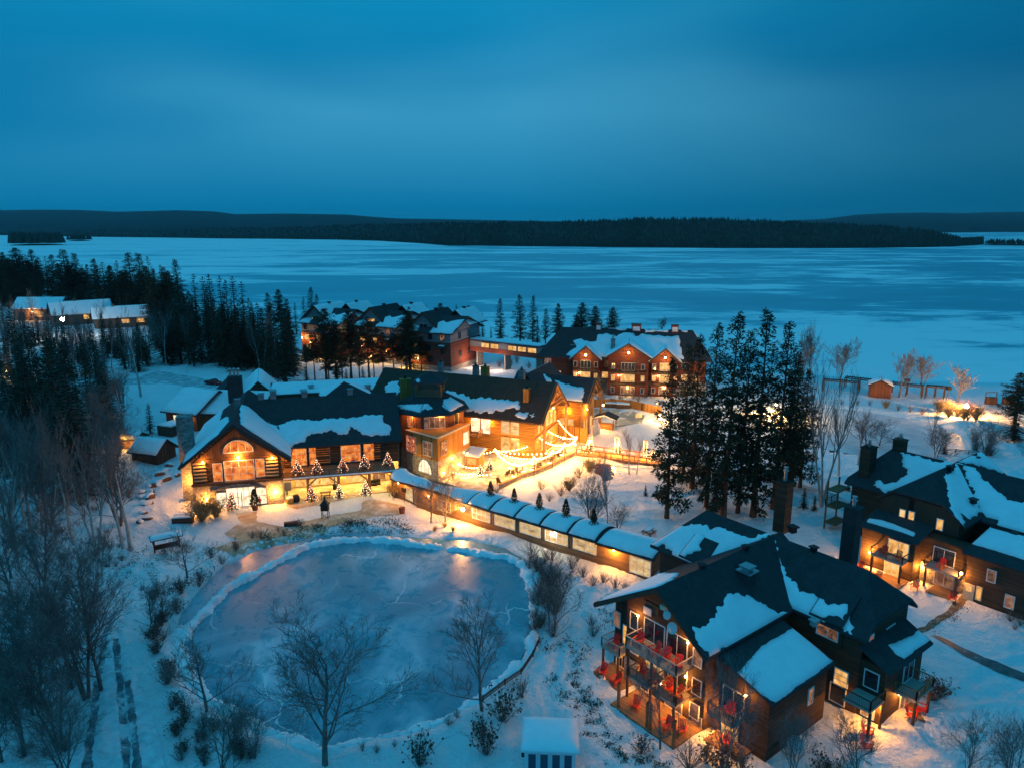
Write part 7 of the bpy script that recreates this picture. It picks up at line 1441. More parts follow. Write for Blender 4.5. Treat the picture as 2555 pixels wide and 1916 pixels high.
# -- red slatted garden chairs
def chair():
    t = local_thing('garden_chair', 'red slatted garden chair', 'chair'); q = math.radians
    mb = MB()
    for i in range(6): mb.obox((0, -0.32+0.12*i, 0.40-0.035*i), Vector((.30, 0, 0)), Vector((0, .052, -.014)), Vector((0, 0, .014)))
    mb.build('seat', RED, t); mb = MB()
    for i in range(5):
        x = -0.24+0.12*i; h = 0.86-0.9*abs(x)**2; d = Vector((x*0.22, .36, .93)).normalized(); c = Vector((x, .22, .24)); mb.obox(c+d*h/2, Vector((.052, 0, 0)), d*h/2, d.cross(Vector((1, 0, 0)))*.012)
    mb.build('backrest', RED, t)
    for s in (-1, 1):
        mb = MB(); mb.obox((s*.37, -.05, .58), Vector((.075, 0, 0)), Vector((0, .40, 0)), Vector((0, 0, .014))); mb.build('armrest', RED, t)
        mb = MB(); mb.bar((s*.33, -.38, 0), (s*.33, -.38, .57), .09, .03); mb.build('leg', RED, t); mb = MB(); mb.bar((s*.31, -.36, .36), (s*.31, .48, .02), .10, .03); mb.build('leg', RED, t)
    return t
CH = chair(); used_chair = []
def put_chair(p, face, label, group=None):
    rz = math.atan2(face.y, face.x)+math.pi/2
    if not used_chair:
        used_chair.append(1); CH.location = p; CH.rotation_euler = (0, 0, rz); CH['label'] = label
        if group: CH['group'] = group
        CH.scale = (1.12,)*3
    else: place(CH, p, rz, label, group, 1.12)
for e, n, z, lb, tw in ((-18.7, 1.9, 5.72, 'red garden chair at the left end of the top balcony', .2), (-18.7, -.1, 5.72, 'red garden chair beside the middle divider of the top balcony', -.3), (-18.6, -1.3, 5.72, 'red garden chair in the right half of the top balcony', .2), (-18.8, -2.9, 5.72, 'red garden chair at the right corner of the top balcony', .4),
        (-18.9, 1.2, 2.87, 'red garden chair at the left of the middle left balcony', .3), (-18.9, .1, 2.87, 'red garden chair at the right of the middle left balcony', -.2), (-18.9, -2.0, 2.87, 'red garden chair at the left of the middle right balcony', .2), (-18.9, -3.1, 2.87, 'red garden chair at the right of the middle right balcony', -.2),
        (-20.3, .6, .24, 'red garden chair on the ground floor deck left of the log posts', .3), (-20.2, -3.0, .24, 'red garden chair on the lit ground floor deck', -.2), (-19.6, -4.3, .24, 'red garden chair near the corner of the ground floor deck', .5), (-19.0, 6.3, .24, 'red garden chair under the left side balcony', .3), (-19.0, 4.4, .24, 'red garden chair beside the stone pier at the left', -.1),
        (-17.4, 6.3, 2.87, 'red garden chair on the small left side balcony', .1), (-17.2, -7.5, 2.87, 'red garden chair on the balcony before the dark low wing', .3), (-17.7, -7.7, .24, 'red garden chair glowing below the dark low wing', .2)):
    a = A.a+math.pi+tw; put_chair(A.p(e, n, z), Vector((math.cos(a), math.sin(a), 0)), lb)
for e, n, lb in ((-6.3, -14.6, 'red garden chair below the end balcony'), (-8.0, -15.4, 'red garden chair in the shade of the dark wall'), (-1.4, -16.2, 'red garden chair on the corner patio'), (.3, -16.3, 'second red garden chair on the corner patio')):
    a = A.a-math.pi/2+.3; p = A.p(e, n, 0); p.z = max(gh(p.x, p.y), .0)+(.2 if e > -3 else .03); put_chair(p, Vector((math.cos(a), math.sin(a), 0)), lb)
for e, n, lb in ((-17.2, 3.4, 'orange lit red chair on the yellow patio of the right lodge'), (-18.2, .6, 'orange lit red chair by the patio post of the right lodge'), (-16.6, -3.3, 'red chair beside the stone wall of the right lodge'), (-16.4, -7.6, 'red chair near the entrance door of the right lodge')):
    a = B.a+math.pi+.2; p = B.p(e, n, 0); p.z = max(gh(p.x, p.y), 0)+(.2 if n > 0 else .05); put_chair(p, Vector((math.cos(a), math.sin(a), 0)), lb)
for e, n, lb in ((-16.1, 1.2, 'dark red chair at the left of the lit balcony of the right lodge'), (-16.1, -.6, 'dark red chair at the right of the lit balcony of the right lodge'), (-14.0, -5.0, 'dark red chair on the unlit balcony of the right lodge')):
    a = B.a+math.pi; put_chair(B.p(e, n, 2.92), Vector((math.cos(a), math.sin(a), 0)), lb)
# -- decorated christmas trees
def xmas(name, H, rad, seed, mw=0.5):
    r = random.Random(seed); t = local_thing(name, 'x', 'christmas tree'); mb = MB(); mb.tube([(0, 0, 0), (0, 0, H*.95)], [.07, .02], 6); mb.build('trunk', BARKP, t)
    f = MB(); sn = MB()
    for i in range(int(240*H/2.4)):
        k = r.random()**.8; z = H*(.1+.88*k); a = r.random()*6.28; l = rad*(1-k)*r.uniform(.6, 1.1)+.06; p = Vector((0, 0, z)); d = Vector((math.cos(a), math.sin(a), -.12)); (sn if r.random() < .3 else f).cur = 0
        spray(sn if r.random() < .25 else f, p+d*l*.35, d+rv(r)*.3, l*.75, .13, r)
    f.build('crown', NEED, t); sn.build('snow', RSNOW, t)
    for mm_, share, nm in ((FAIRYW, mw, 'white_light_string'), (FAIRYR, 1-mw, 'red_light_string')):
        b = MB(); n = int(46*H/2.4*share*2)
        for i in range(n):
            k = (i+r.random())/n; z = H*(.08+.88*k); a = 6.28*(7*k)+(3.14 if mm_ is FAIRYR else 0)+r.uniform(-.4, .4); l = rad*(1-k)*1.02+.05; s = .05*r.uniform(.7, 1.2); c = Vector((math.cos(a)*l, math.sin(a)*l, z)); o = len(b.v)
            b.v.extend([tuple(c+Vector(q)*s) for q in ((1, 0, 0), (-1, 0, 0), (0, 1, 0), (0, -1, 0), (0, 0, 1), (0, 0, -1))]); b.f.extend([(o+i1, o+j1, o+k1) for i1 in (0, 1) for j1 in (2, 3) for k1 in (4, 5)]); b.mi.extend([0]*8)
        if n: b.build(nm, mm_, t)
    return t
XA = xmas('christmas_tree', 2.6, .95, 1); XB = xmas('christmas_tree', 2.8, 1.0, 2, .85)
def put_x(T_, p, h, lb, H0):
    s = h/H0
    if not T_.get('used'): T_['used'] = 1; T_.location = p; T_.scale = (s,)*3; T_['label'] = lb; return T_
    c = place(T_, p, R.random()*6.28, lb, None, s)
    return c
for T_ in (XA, XB): T_['used'] = 0
GT = 'christmas trees along the main lodge'
for e, n, z, h, lb in ((15.9, 1.6, 4.02, 2.9, 'lit christmas tree at the left end of the upper terrace'), (19.1, 1.6, 4.02, 2.7, 'lit christmas tree second from the left on the upper terrace'), (23.3, 1.8, 4.02, 2.6, 'lit christmas tree third from the left on the upper terrace'), (27.0, 2.2, 4.02, 2.8, 'lit christmas tree before the right hand terrace windows'), (31.0, 3.0, 4.02, 2.6, 'lit christmas tree at the right end of the upper terrace by the tower')): put_x(XA, C.p(e, n, z), h, lb, 2.6)
for xy, h, lb, T_ in ((Z5(825, 1295), 3.2, 'red and white lit christmas tree left of the glazed lodge entrance', XA), (ZL(605, 1190), 3.0, 'lit christmas tree at the left log post under the terrace', XA), (ZL(1090, 1130), 2.7, 'white lit christmas tree in front of the middle log post', XB), (ZL(1540, 1090), 3.0, 'lit christmas tree at the right log post under the terrace', XB), (ZF(1650, 1310), 2.6, 'bright white christmas tree near the snow topped kiosk', XB), (ZF(1810, 1220), 2.8, 'sparkling christmas tree on the plaza beside the kiosk', XB), (ZG(1870, 900), 3.6, 'white lit christmas tree at the left end of the footbridge', XB), (ZJ(850, 1290), 3.2, 'golden lit christmas tree at the middle of the footbridge', XB), (ZJ(1570, 1420), 3.0, 'golden lit christmas tree at the right end of the footbridge', XB), (ZG(1065, 890), 2.4, 'lit christmas tree against the great hall gable', XB), (ZG(1915, 1195), 1.6, 'small glowing bush of lights on the stream bank', XB)):
    put_x(T_, G(*xy), h, lb, 2.6 if T_ is XA else 2.8)
for T_ in (XA, XB): del T_['used']
# plain tree by the entrance and the six planted roof trees
def potted(name, H, pot=True):
    t = local_thing(name, 'x', 'potted tree'); r = random.Random(9); f = MB()
    for i in range(420):
        k = r.random()**.8; a = r.random()*6.28; l = H*.24*(1-k)**.8*(1 if k > .12 else .7)*r.uniform(.6, 1.1)+.05; spray(f, Vector((math.cos(a)*l*.45, math.sin(a)*l*.45, .35+(H-.4)*k)), Vector((math.cos(a), math.sin(a), .5)), l*.7+.08, .09, r)
    f.build('crown', NEED, t); mb = MB(); mb.tube([(0, 0, .1), (0, 0, H*.8)], [.05, .02], 5); mb.build('trunk', BARKP, t)
    mb = MB(); mb.lathe((0, 0, 0), [(.25, 0), (.33, .4), (.36, .42), (.33, .44)], 10); mb.build('pot', TERRA, t); return t
PT = potted('potted_conifer', 2.4); first = True
names = ('first', 'second', 'third', 'fourth', 'fifth')
for i, (a, b) in enumerate(zip(eb[:-1], eb[1:])):
    p = K.p((a+b)/2+.1, 2.2, 4.5); lb = 'small conifer planted on the %s glazed bay roof counted from the lodge end' % names[i]
    if first: PT.location = p; PT['label'] = lb; PT['group'] = 'conifers on the corridor roof'; first = False
    else: place(PT, p, i, lb, 'conifers on the corridor roof', R.uniform(.9, 1.1))
    sk = MB(); c = K.p((a+b)/2+.1, 2.2, 4.42)
    for q in range(9): aa = q*.7; rr_ = .7+.25*R.random(); sk.box(c+Vector((math.cos(aa)*rr_*.7, math.sin(aa)*rr_*.7, .16)), .34, .18, .14, aa)
    sk.build('tree_stand', SHD, LK)
place(PT, G(*Z5(1025, 1285)), 1, 'unlit green conifer in front of the right entrance glazing', None, 1.5)
# -- strings of bulbs between posts
def added_lamp_parent(g, p):
    o = [q for q in COL.objects if q.name.startswith('light_pole')][-1]; mb = MB(); mb.lathe(p, [(.08, 0), (.16, .1), (.16, .22), (.06, .3)], 8); return mb.build('added_pole_lamp', LAMPG, o)  # glass of an extra lamp, added at the top of a pole
def pole(p, h, label):
    t = thing('light_pole', label, 'pole', p, 'slim poles carrying the plaza bulbs'); mb = MB(); mb.tube([p, Vector(p)+Vector((0, 0, h))], [.07, .05], 6, True); mb.build('post', DBEAM, t); return Vector(p)+Vector((0, 0, h))
bulb_me = MB().lathe((0, 0, -.13), [(.04, 0), (.11, .08), (.12, .15), (.05, .25)], 6).raw('bulb', BULB)
def string(a, b, sag, n, label, power=0, bm=None, sc=1.0):
    a = Vector(a); b = Vector(b); t = thing('string_of_bulbs', label, 'string lights', a, 'strings of warm bulbs over the plaza'); P = []
    for i in range(n*2+1): s = i/(n*2); q = a.lerp(b, s); q.z -= sag*4*s*(1-s); P.append(q)
    mb = MB(); mb.tube(P, .012, 3); w = mb.build('wire', BLACKM, t)
    for i in range(n):
        o = bpy.data.objects.new('bulb', bm or bulb_me); COL.objects.link(o); o.parent = t; o.location = P[2*i+1]-a-Vector((0, 0, .1)); o.scale = (sc,)*3
    if power:
        for s in (.25, .6, .95): q = a.lerp(b, s); q.z -= sag*4*s*(1-s)+.35; lamp(t, q, power/3, (1.0, .6, .2), .3)
    return t
def at(f, x, y, yg):       # point seen at (x, y) that stands above the ground row yg
    X, Y = f(x, y); g = G(f(x, yg)[0], f(x, yg)[1]); return Vector((g.x, g.y, top_z(g, Y)))
pA = at(ZG, 245, 850, 1080); pB = at(ZG, 915, 985, 1350); pC = at(ZG, 1230, 880, 1190); pD = at(ZG, 1435, 750, 1090); pE = at(ZG, 1640, 640, 960); pF = at(ZG, 575, 1090, 1380)
for p, lb in ((pA, 'light pole beside the kiosk on the plaza'), (pB, 'light pole at the middle of the plaza wall'), (pC, 'light pole on the plaza wall beside the folded chairs'), (pD, 'light pole near the far end of the plaza wall'), (pE, 'light pole at the plaza wall nearest the footbridge'), (pF, 'light pole at the near end of the plaza wall')):
    g = Vector((p.x, p.y, gh(p.x, p.y))); pole(g, p.z-g.z, lb)
    lamp(added_lamp_parent(g, p), p+Vector((.3, -.7, -.1)), 1000, (1, .38, .06), .25)  # lamps added on the poles to flood the stream bank with warm light
hc = E_.p(.1, 1.2, 3.2); tw_ = c0.lerp(cr_, .75)+Vector((0, 0, 3.7))
for a, b, sag, n, lb, pw in ((pA, E_.p(.1, 3, 3.6), .8, 17, 'string of bulbs from the kiosk pole along the great hall wall', 330), (pA, pB, .6, 14, 'string of bulbs from the kiosk pole to the middle wall pole', 330), (tw_, pA, .5, 10, 'string of bulbs from the tower to the kiosk pole', 300), (E_.p(.2, 3, 4.4), pD, .7, 12, 'string of bulbs from the great hall corner to the far wall pole', 380), (E_.p(.2, 8, 4.4), pE, .6, 12, 'string of bulbs from the great hall gable to the footbridge pole', 380), (E_.p(.2, 14, 5.2), pE, .5, 12, 'short bright string sloping down to the footbridge pole', 0), (at(ZF, 1240, 1060, 1230), at(ZF, 1620, 1140, 1330), .4, 8, 'string of bulbs along the kiosk front', 200), (at(ZF, 1110, 1190, 1290), at(ZF, 1560, 1230, 1400), .5, 9, 'string of bulbs low in front of the kiosk', 200), (at(ZF, 1290, 1245, 1300), at(ZF, 1860, 1250, 1400), .3, 9, 'lowest string of bulbs over the kiosk snow', 220)): string(a, b, sag, n, lb, pw)
string(at(ZJ, 510, 175, 260), at(ZJ, 660, 140, 260), .5, 12, 'short garland of tiny lights on the pool fence', 40, None, .6); string(at(ZJ, 815, 155, 290), at(ZJ, 1275, 235, 330), .35, 26, 'long wavy garland of tiny lights on the pool fence', 60, None, .6)
for a, b, lb in ((pF, pB, 'near string of bulbs between the plaza wall poles'), (pB, pC, 'middle string of bulbs between the plaza wall poles'), (pC, pD, 'third string of bulbs between the plaza wall poles'), (pD, pE, 'far string of bulbs between the plaza wall poles'), (pA, pF, 'string of bulbs from the kiosk pole to the near wall pole'), (pA, pC, 'long string of bulbs from the kiosk pole across the plaza')): string(a, b, .5, 13, lb, 160)
# strong lights of the plaza
def lantern(xy, h, power, label, col=(1, .56, .16), glass=None, r=.2, z=None):
    g = G(*xy); t = thing('lantern_post', label, 'lamp', g); mb = MB(); mb.tube([g, g+Vector((0, 0, h))], .05, 6); mb.build('post', BLACKM, t); mb = MB(); mb.lathe(g+Vector((0, 0, h)), [(r*.5, 0), (r, r*.7), (r, r*1.5), (r*.3, r*2.1)], 8); o = mb.build('lamp_glass', glass or LAMPG, t); lamp(o, g+Vector((0, 0, h+2.1*r+.3)), power, col, .2); return t
for xy, h, pw, lb in ((ZG(880, 1180), 1.0, 300, 'low lantern beside the middle of the plaza wall'), (ZG(495, 1260), 1.0, 300, 'low lantern near the near end of the plaza'), (ZG(1620, 900), 1.6, 520, 'bright lantern where the plaza meets the footbridge'), (ZG(1420, 800), 1.8, 700, 'bright lantern on the open snow by the hot pool wall'), (ZG(90, 900), 2.2, 420, 'bright lantern at the tower corner of the plaza'), (ZJ(1655, 440), 2.6, 560, 'lantern on the pool fence beside the pine clump'), (ZJ(1700, 600), 1.2, 1600, 'dazzling lantern at the foot of the pine clump by the pool'), (ZP(1010, 870), 2.5, 9000, 'dazzling lantern hidden inside the pine clump'), (ZP(455, 690), 2.5, 2000, 'lantern seen between the left pines of the clump'), (ZJ(530, 560), 3.2, 420, 'lantern on the peak of the hot tub shelter')): lantern(xy, h, pw, lb)
POW = 9.0
g = lantern(Z4(1730, 1110), 2.2, 2400, 'glaring lakeside lamp among dry grass', (1, .44, .09), MATS['bright_lamp_glass'], .48)
yl = lantern(Z1(560, 1190), 7.0, 900, 'glaring white yard lamp before the cottages', (1, .92, .78), mat('white_lamp_glass', (1, 1, 1), .4, emit=(1, .95, .85), estr=120), .7)
for xy, pw in ((Z1(60, 1540), 380),): lantern(xy, 2.0, pw, 'low warm lamp behind the spruces at the left edge')
POW = 3.2
# snow topped kiosk on the plaza
kp = G(*ZF(1500, 1170)); KF2 = FR((kp.x, kp.y), -24); kt = thing('plaza_kiosk', 'small timber kiosk with pink lit snow on its sloping roof on the plaza', 'kiosk', kp)
box_wall(KF2, kt, -1.3, 1.5, 0, 2.2, 0, 2.5, BATO); mb = MB(); q4 = [KF2.p(-1.9, -.7, 2.6), KF2.p(2.0, -.7, 2.6), KF2.p(2.0, 2.7, 3.6), KF2.p(-1.9, 2.7, 3.6)]; mb.slab(q4, Vector((0, 0, -.18))); ro = mb.build('roof', BEAM, kt); snow_on(ro, q4, [None], .25)
window(kt, KF2.p(.1, -.02, 1.5), KF2.e, -KF2.n, 1.8, 1.1, P_WARM, TANF, 2)
# plaza wall, terrace furniture
def wall_run(name, label, cat, pts, h, th, m, capm=None, posts=0):
    t = thing(name, label, cat, pts[0]); mb = MB(); cb = MB(); pb = MB()
    for a, b in zip(pts[:-1], pts[1:]):
        a = Vector(a); b = Vector(b); mb.bar(a+Vector((0, 0, h/2-.1)), b+Vector((0, 0, h/2-.1)), th, h); cb.bar(a+Vector((0, 0, h+.0)), b+Vector((0, 0, h+.0)), th+.25, .14)
    mb.build('wall', m, t); cb.build('coping', capm or BEAM, t); return t
P5 = [G(*ZG(x, y)) for x, y in ((320, 1520), (480, 1440), (720, 1330), (960, 1260), (1200, 1160), (1420, 1040), (1620, 940))]
wall_run('plaza_wall', 'low timber capped wall between the plaza and the snowy stream bank', 'wall', P5, .8, .3, STONE, BEAM)
def cafe_set(xy, label, snowy=True):
    g = G(*xy); t = thing('cafe_table', label, 'table', g, 'cafe tables on the plaza'); mb = MB(); mb.lathe(g, [(.35, 0), (.06, .05), (.06, .72)], 8); mb.build('pedestal', BLACKM, t); mb = MB(); mb.lathe(g+Vector((0, 0, .72)), [(.55, 0), (.55, .05)], 14); mb.build('table_top', BEAM, t); mb = MB(); mb.lathe(g+Vector((0, 0, .77)), [(.5, 0), (.45, .1), (.2, .15)], 12); mb.build('snow', RSNOW, t)
for xy, lb in ((ZG(1400, 1000), 'snow covered cafe table near the far end of the plaza wall'), (ZG(1180, 1140), 'snow covered cafe table beside the folded chairs'), (ZG(870, 1260), 'snow covered cafe table at the middle of the plaza wall'), (ZG(740, 1290), 'snow covered cafe table left of the middle wall pole'), (ZG(560, 1380), 'snow covered cafe table at the near end of the plaza')): cafe_set(xy, lb)
def dark_chair():
    t = local_thing('terrace_chair', 'x', 'chair'); mb = MB(); mb.box((0, 0, .43), .5, .5, .06); mb.build('seat', DBEAM, t); mb = MB(); mb.obox((0, .26, .78), Vector((.25, 0, 0)), Vector((0, .03, .0)), Vector((0, .08, .36))); mb.build('backrest', DBEAM, t)
    for x in (-.22, .22):
        for y in (-.22, .22): mb = MB(); mb.bar((x, y, 0), (x, y, .42), .05); mb.build('leg', DBEAM, t)
    return t
DC = dark_chair(); first = True
for i, (x, y) in enumerate(((1130, 1020), (1170, 1040), (1215, 1050), (1240, 1030), (1320, 960), (1350, 985), (1380, 940), (960, 1190), (1010, 1180), (1030, 1150), (900, 1200), (610, 1260), (660, 1270), (540, 1290), (690, 1240), (300, 1440), (350, 1450), (430, 1310), (470, 1290), (1470, 930))):
    p = G(*ZG(x, y)); lb = 'dark wooden chair left out on the lit plaza'
    if first: DC.location = p; DC['label'] = lb; DC['group'] = 'dark chairs on the plaza'; first = False
    else: place(DC, p, i*1.7, lb, 'dark chairs on the plaza', 1.1)
# -- footbridge
f0 = G(*ZJ(40, 1250)); f1_ = G(*ZJ(1720, 1470)); f0.z = f1_.z = .3; d = (f1_-f0).normalized(); nn = Vector((-d.y, d.x, 0)); FBR = thing('footbridge', 'orange lit timber footbridge over the stream with railings and lights', 'footbridge', f0)
mb = MB(); mb.bar(f0+Vector((0, 0, -.1)), f1_+Vector((0, 0, -.1)), 3.0, .25); dk = mb.build('deck', DECK, FBR)
for s in (-1, 1): o = nn*s*1.5; railing(dk, [f0+o, f1_+o], 1.15, BEAM, 0, 2.3, 'railing', .16, .14, 2)
mb = MB(); mb.bar(f0-nn*1.52+Vector((0, 0, -.45)), f1_-nn*1.52+Vector((0, 0, -.45)), .2, .6); mb.build('bridge_beam', BEAM, FBR)
for s, pw in ((.12, 1000), (.45, 1300), (.8, 1000)):
    q = f0.lerp(f1_, s)+nn*1.3; mb = MB()
    for dx in (-.35, .35): mb.tube([q+d*dx, q+d*dx+Vector((0, 0, 3.6))], .08, 6)
    mb.bar(q-d*.4+Vector((0, 0, 3.6)), q+d*.4+Vector((0, 0, 3.6)), .12); ar = mb.build('light_arch', BEAM, FBR); mb = MB()
    for dx in (-.35, .35):
        for k in range(14): mb.box(q+d*(dx+R.uniform(-.08, .08))-nn*.1+Vector((0, 0, .3+.24*k)), .07, .07, .07)
    mb.build('fairy_lights', FAIRYW, ar); lamp(FBR, q-nn*.8+Vector((0, 0, 2.4)), pw, (1, .40, .06), .3)
# -- stream water and pool
sheet('dark_stream', wl(PX(ZG, [(1940, 1130), (2010, 1085), (2212, 1090), (2300, 1110), (2330, 1230), (2260, 1360), (2140, 1400), (2060, 1290), (1960, 1220)])), mat('dark_stream_water', (.06, .03, .025), .15, spec=.6), lift=.06)
sheet('heated_pool', wl(PX(ZJ, [(800, 520), (920, 400), (1180, 400), (1400, 470), (1330, 640), (1180, 660), (1000, 680), (780, 720)])), mat('steaming_pool_water', (.20, .25, .27), .3, spec=.5), lift=.07)
sheet('pool_terrace', wl(PX(ZJ, [(150, 340), (330, 320), (900, 370), (900, 420), (780, 530), (640, 560), (330, 560), (120, 500)])), PLAZA, lift=.05)
# hot tub shelter
gp = G(*ZJ(560, 760)); GZ = FR((gp.x, gp.y), -20); gz2 = thing('hot_tub_shelter', 'small open shelter with a dark angular roof and white wrapped shrubs before it', 'shelter', gp)
for e in (-2, 2):
    for n in (0, 3): mb = MB(); mb.bar(GZ.p(e, n, 0), GZ.p(e, n, 2.6), .18); mb.build('post', BEAM, gz2)
mb = MB()
for s in (-1, 1): mb.slab([GZ.p(0, -.6, 3.5), GZ.p(0, 3.6, 3.5), GZ.p(s*2.7, 3.6, 2.5), GZ.p(s*2.7, -.6, 2.5)], Vector((0, 0, -.16)))
mb.build('roof', SHD, gz2); mb = MB()
for s in (-1, 1): mb.bar(GZ.p(0, -.62, 3.5), GZ.p(s*2.7, -.62, 2.5), .1, .18)
mb.build('roof_trim', WHITEP, gz2); mb = MB(); mb.box(GZ.p(0, 1.5, 0), 3.4, 2.6, .9, GZ.a, base=True); mb.build('tub', BATO, gz2); lamp(gz2, GZ.p(0, -.9, 2.2), 260, (1, .5, .14))
for xy, h, lb in ((ZJ(365, 870), 2.6, 'tall shrub wrapped in white cloth left of the hot tub shelter'), (ZJ(435, 830), 2.4, 'shrub wrapped in white cloth before the hot tub shelter'), (ZJ(245, 830), 1.8, 'short shrub wrapped in white cloth beside the wooden wall')):
    p = G(*xy); mb = MB(); mb.lathe(p, [(.35, 0), (.55, h*.3), (.45, h*.65), (.2, h*.93), (.05, h)], 9); tag(mb.build('wrapped_shrub', TARP, None, True), lb, 'shrub')
def fence(name, label, pts, h, m, group=None, post=2.5, solid=True):
    t = thing(name, label, 'fence', pts[0], group); mb = MB(); pb = MB()
    for a, b in zip(pts[:-1], pts[1:]):
        a = Vector(a); b = Vector(b); l = (b-a).length; k = max(1, round(l/post))
        if solid: mb.bar(a+Vector((0, 0, h/2)), b+Vector((0, 0, h/2)), .06, h)
        else:
            for zz in (.35, .7, 1.0): mb.bar(a+Vector((0, 0, h*zz)), b+Vector((0, 0, h*zz)), .06, .1)
        for i in range(k+1): p = a.lerp(b, i/k); pb.box(p, .13, .13, h+.12, base=True)
    mb.build('fence_panel', m, t); pb.build('fence_post', BEAM if solid else m, t); return t
fence('timber_screen', 'tall honey timber screen round the steaming pool beside the great hall', [G(*ZG(1280, 640)), G(*ZG(1610, 690)), G(*ZG(1830, 740))], 3.2, BATO)
fence('timber_screen', 'pale lit timber screen panels by the pool hall wall', [G(*ZG(1460, 470)), G(*ZG(1860, 500))], 2.6, BATO)
fence('pool_fence', 'long board fence with wavy garlands behind the heated pool', [G(*ZJ(200, 310)), G(*ZJ(700, 290)), G(*ZJ(1100, 330)), G(*ZJ(1380, 390)), G(*ZJ(1740, 430))], 2.0, BATO)
for xy, lb in ((ZJ(720, 300), 'snow topped hot tub box by the pool fence, left of two'), (ZJ(950, 330), 'snow topped hot tub box by the pool fence, right of two')):
    p = G(*xy); t = thing('hot_tub', lb, 'hot tub', p); mb = MB(); mb.box(p, 3.4, 2.2, 1.0, -.2, base=True); mb.build('tub', DBEAM, t); mb = MB(); mb.box(p+Vector((0, 0, 1.02)), 3.3, 2.1, .22, -.2, base=True); mb.build('snow', RSNOW, t)
p = G(*ZJ(1270, 560)); t = thing('pool_sign', 'pale board with a lit edge beside the heated pool', 'board', p); mb = MB(); mb.box(p+Vector((0, 0, .5)), 1.6, .1, 1.0, .2, base=True); mb.build('board', CREAM, t); mb = MB(); mb.bar(p+Vector((.6, 0, 0)), p+Vector((.6, 0, .6)), .1); mb.build('post', BEAM, t)
# -- people
def person(p, h, face, top, label, pose=0):
    t = thing('person', label, 'person', p); s = h/1.75; ca, sa = math.cos(face), math.sin(face)
    V = [(0, 0, .95), (0, 0, 1.15), (0, 0, 1.38), (0, 0, 1.52), (0, .02, 1.62), (.10, 0, .9), (.11, .03, .5), (.11, 0, .08), (.11, .13, .04), (-.10, 0, .9), (-.11, -.02, .5), (-.12, -.03, .08), (-.12, .10, .04), (.20, 0, 1.38), (.26, .02, 1.12), (.24, .16, .95), (-.20, 0, 1.38), (-.27, .02, 1.12), (-.25, .14, .94), (0, .01, 1.72)]
    ED = [(0, 1), (1, 2), (2, 3), (3, 4), (4, 19), (0, 5), (5, 6), (6, 7), (7, 8), (0, 9), (9, 10), (10, 11), (11, 12), (2, 13), (13, 14), (14, 15), (2, 16), (16, 17), (17, 18)]
    RD = [.15, .155, .16, .06, .10, .095, .07, .055, .04, .095, .07, .055, .04, .07, .055, .04, .07, .055, .04, .085]
    me = bpy.data.meshes.new('body'); me.from_pydata([Vector(((x*ca-y*sa)*s, (x*sa+y*ca)*s, z*s)) for x, y, z in V], ED, []); o = bpy.data.objects.new('body', me); COL.objects.link(o); o.parent = t
    sk = o.modifiers.new('skin', 'SKIN'); sb_ = o.modifiers.new('sub', 'SUBSURF'); sb_.levels = sb_.render_levels = 1
    for v, r_ in zip(me.skin_vertices[0].data, RD): v.radius = (r_*s, r_*s)
    me.skin_vertices[0].data[0].use_root = True
    m = mat('clothed_body_'+str(len(MATS)), (.1, .1, .1), .8); q = NT(m); c = q.n('ShaderNodeTexCoord'); sp = q.n('ShaderNodeSeparateXYZ'); q.l(c.outputs['Object'], sp.inputs[0])
    rp = q.ramp(q.math('DIVIDE', sp.outputs[2], 1.8*s), [(0.0, (.03, .03, .03)), (.05, PANTS.node_tree.nodes['Principled BSDF'].inputs[0].default_value[:3]), (.51, PANTS.node_tree.nodes['Principled BSDF'].inputs[0].default_value[:3]), (.53, top), (.83, top), (.85, (.5, .3, .2)), (.96, (.5, .3, .2)), (.97, (.04, .03, .02))], 'CONSTANT'); q.col(rp); me.materials.append(m)
    mb = MB(); hx = Vector((0, 0, 1.70*s)); mb.lathe(hx-Vector((ca*0, 0, 0)), [(.118*s, -.02*s), (.125*s, .04*s), (.09*s, .11*s), (.02*s, .14*s)], 10); ho = bpy.data.objects.new('hair', mb.raw('hair', HAIR)); COL.objects.link(ho); ho.parent = t
    return t
q = C.on_n(*Z5(1065, 1215), -.9); pp = C.p(q[0], -.9, 0); pp.z = gh(pp.x, pp.y); person(pp, 1.75, C.a+math.pi, (.45, .05, .03), 'person in a red jacket standing at the right entrance glazing')
pp = G(*ZJ(85, 480)); person(pp, 1.75, .4, (.03, .06, .16), 'person in a blue jacket walking beside the pool hall')
pp = G(*ZG(1555, 560)); pp.z += 0.0
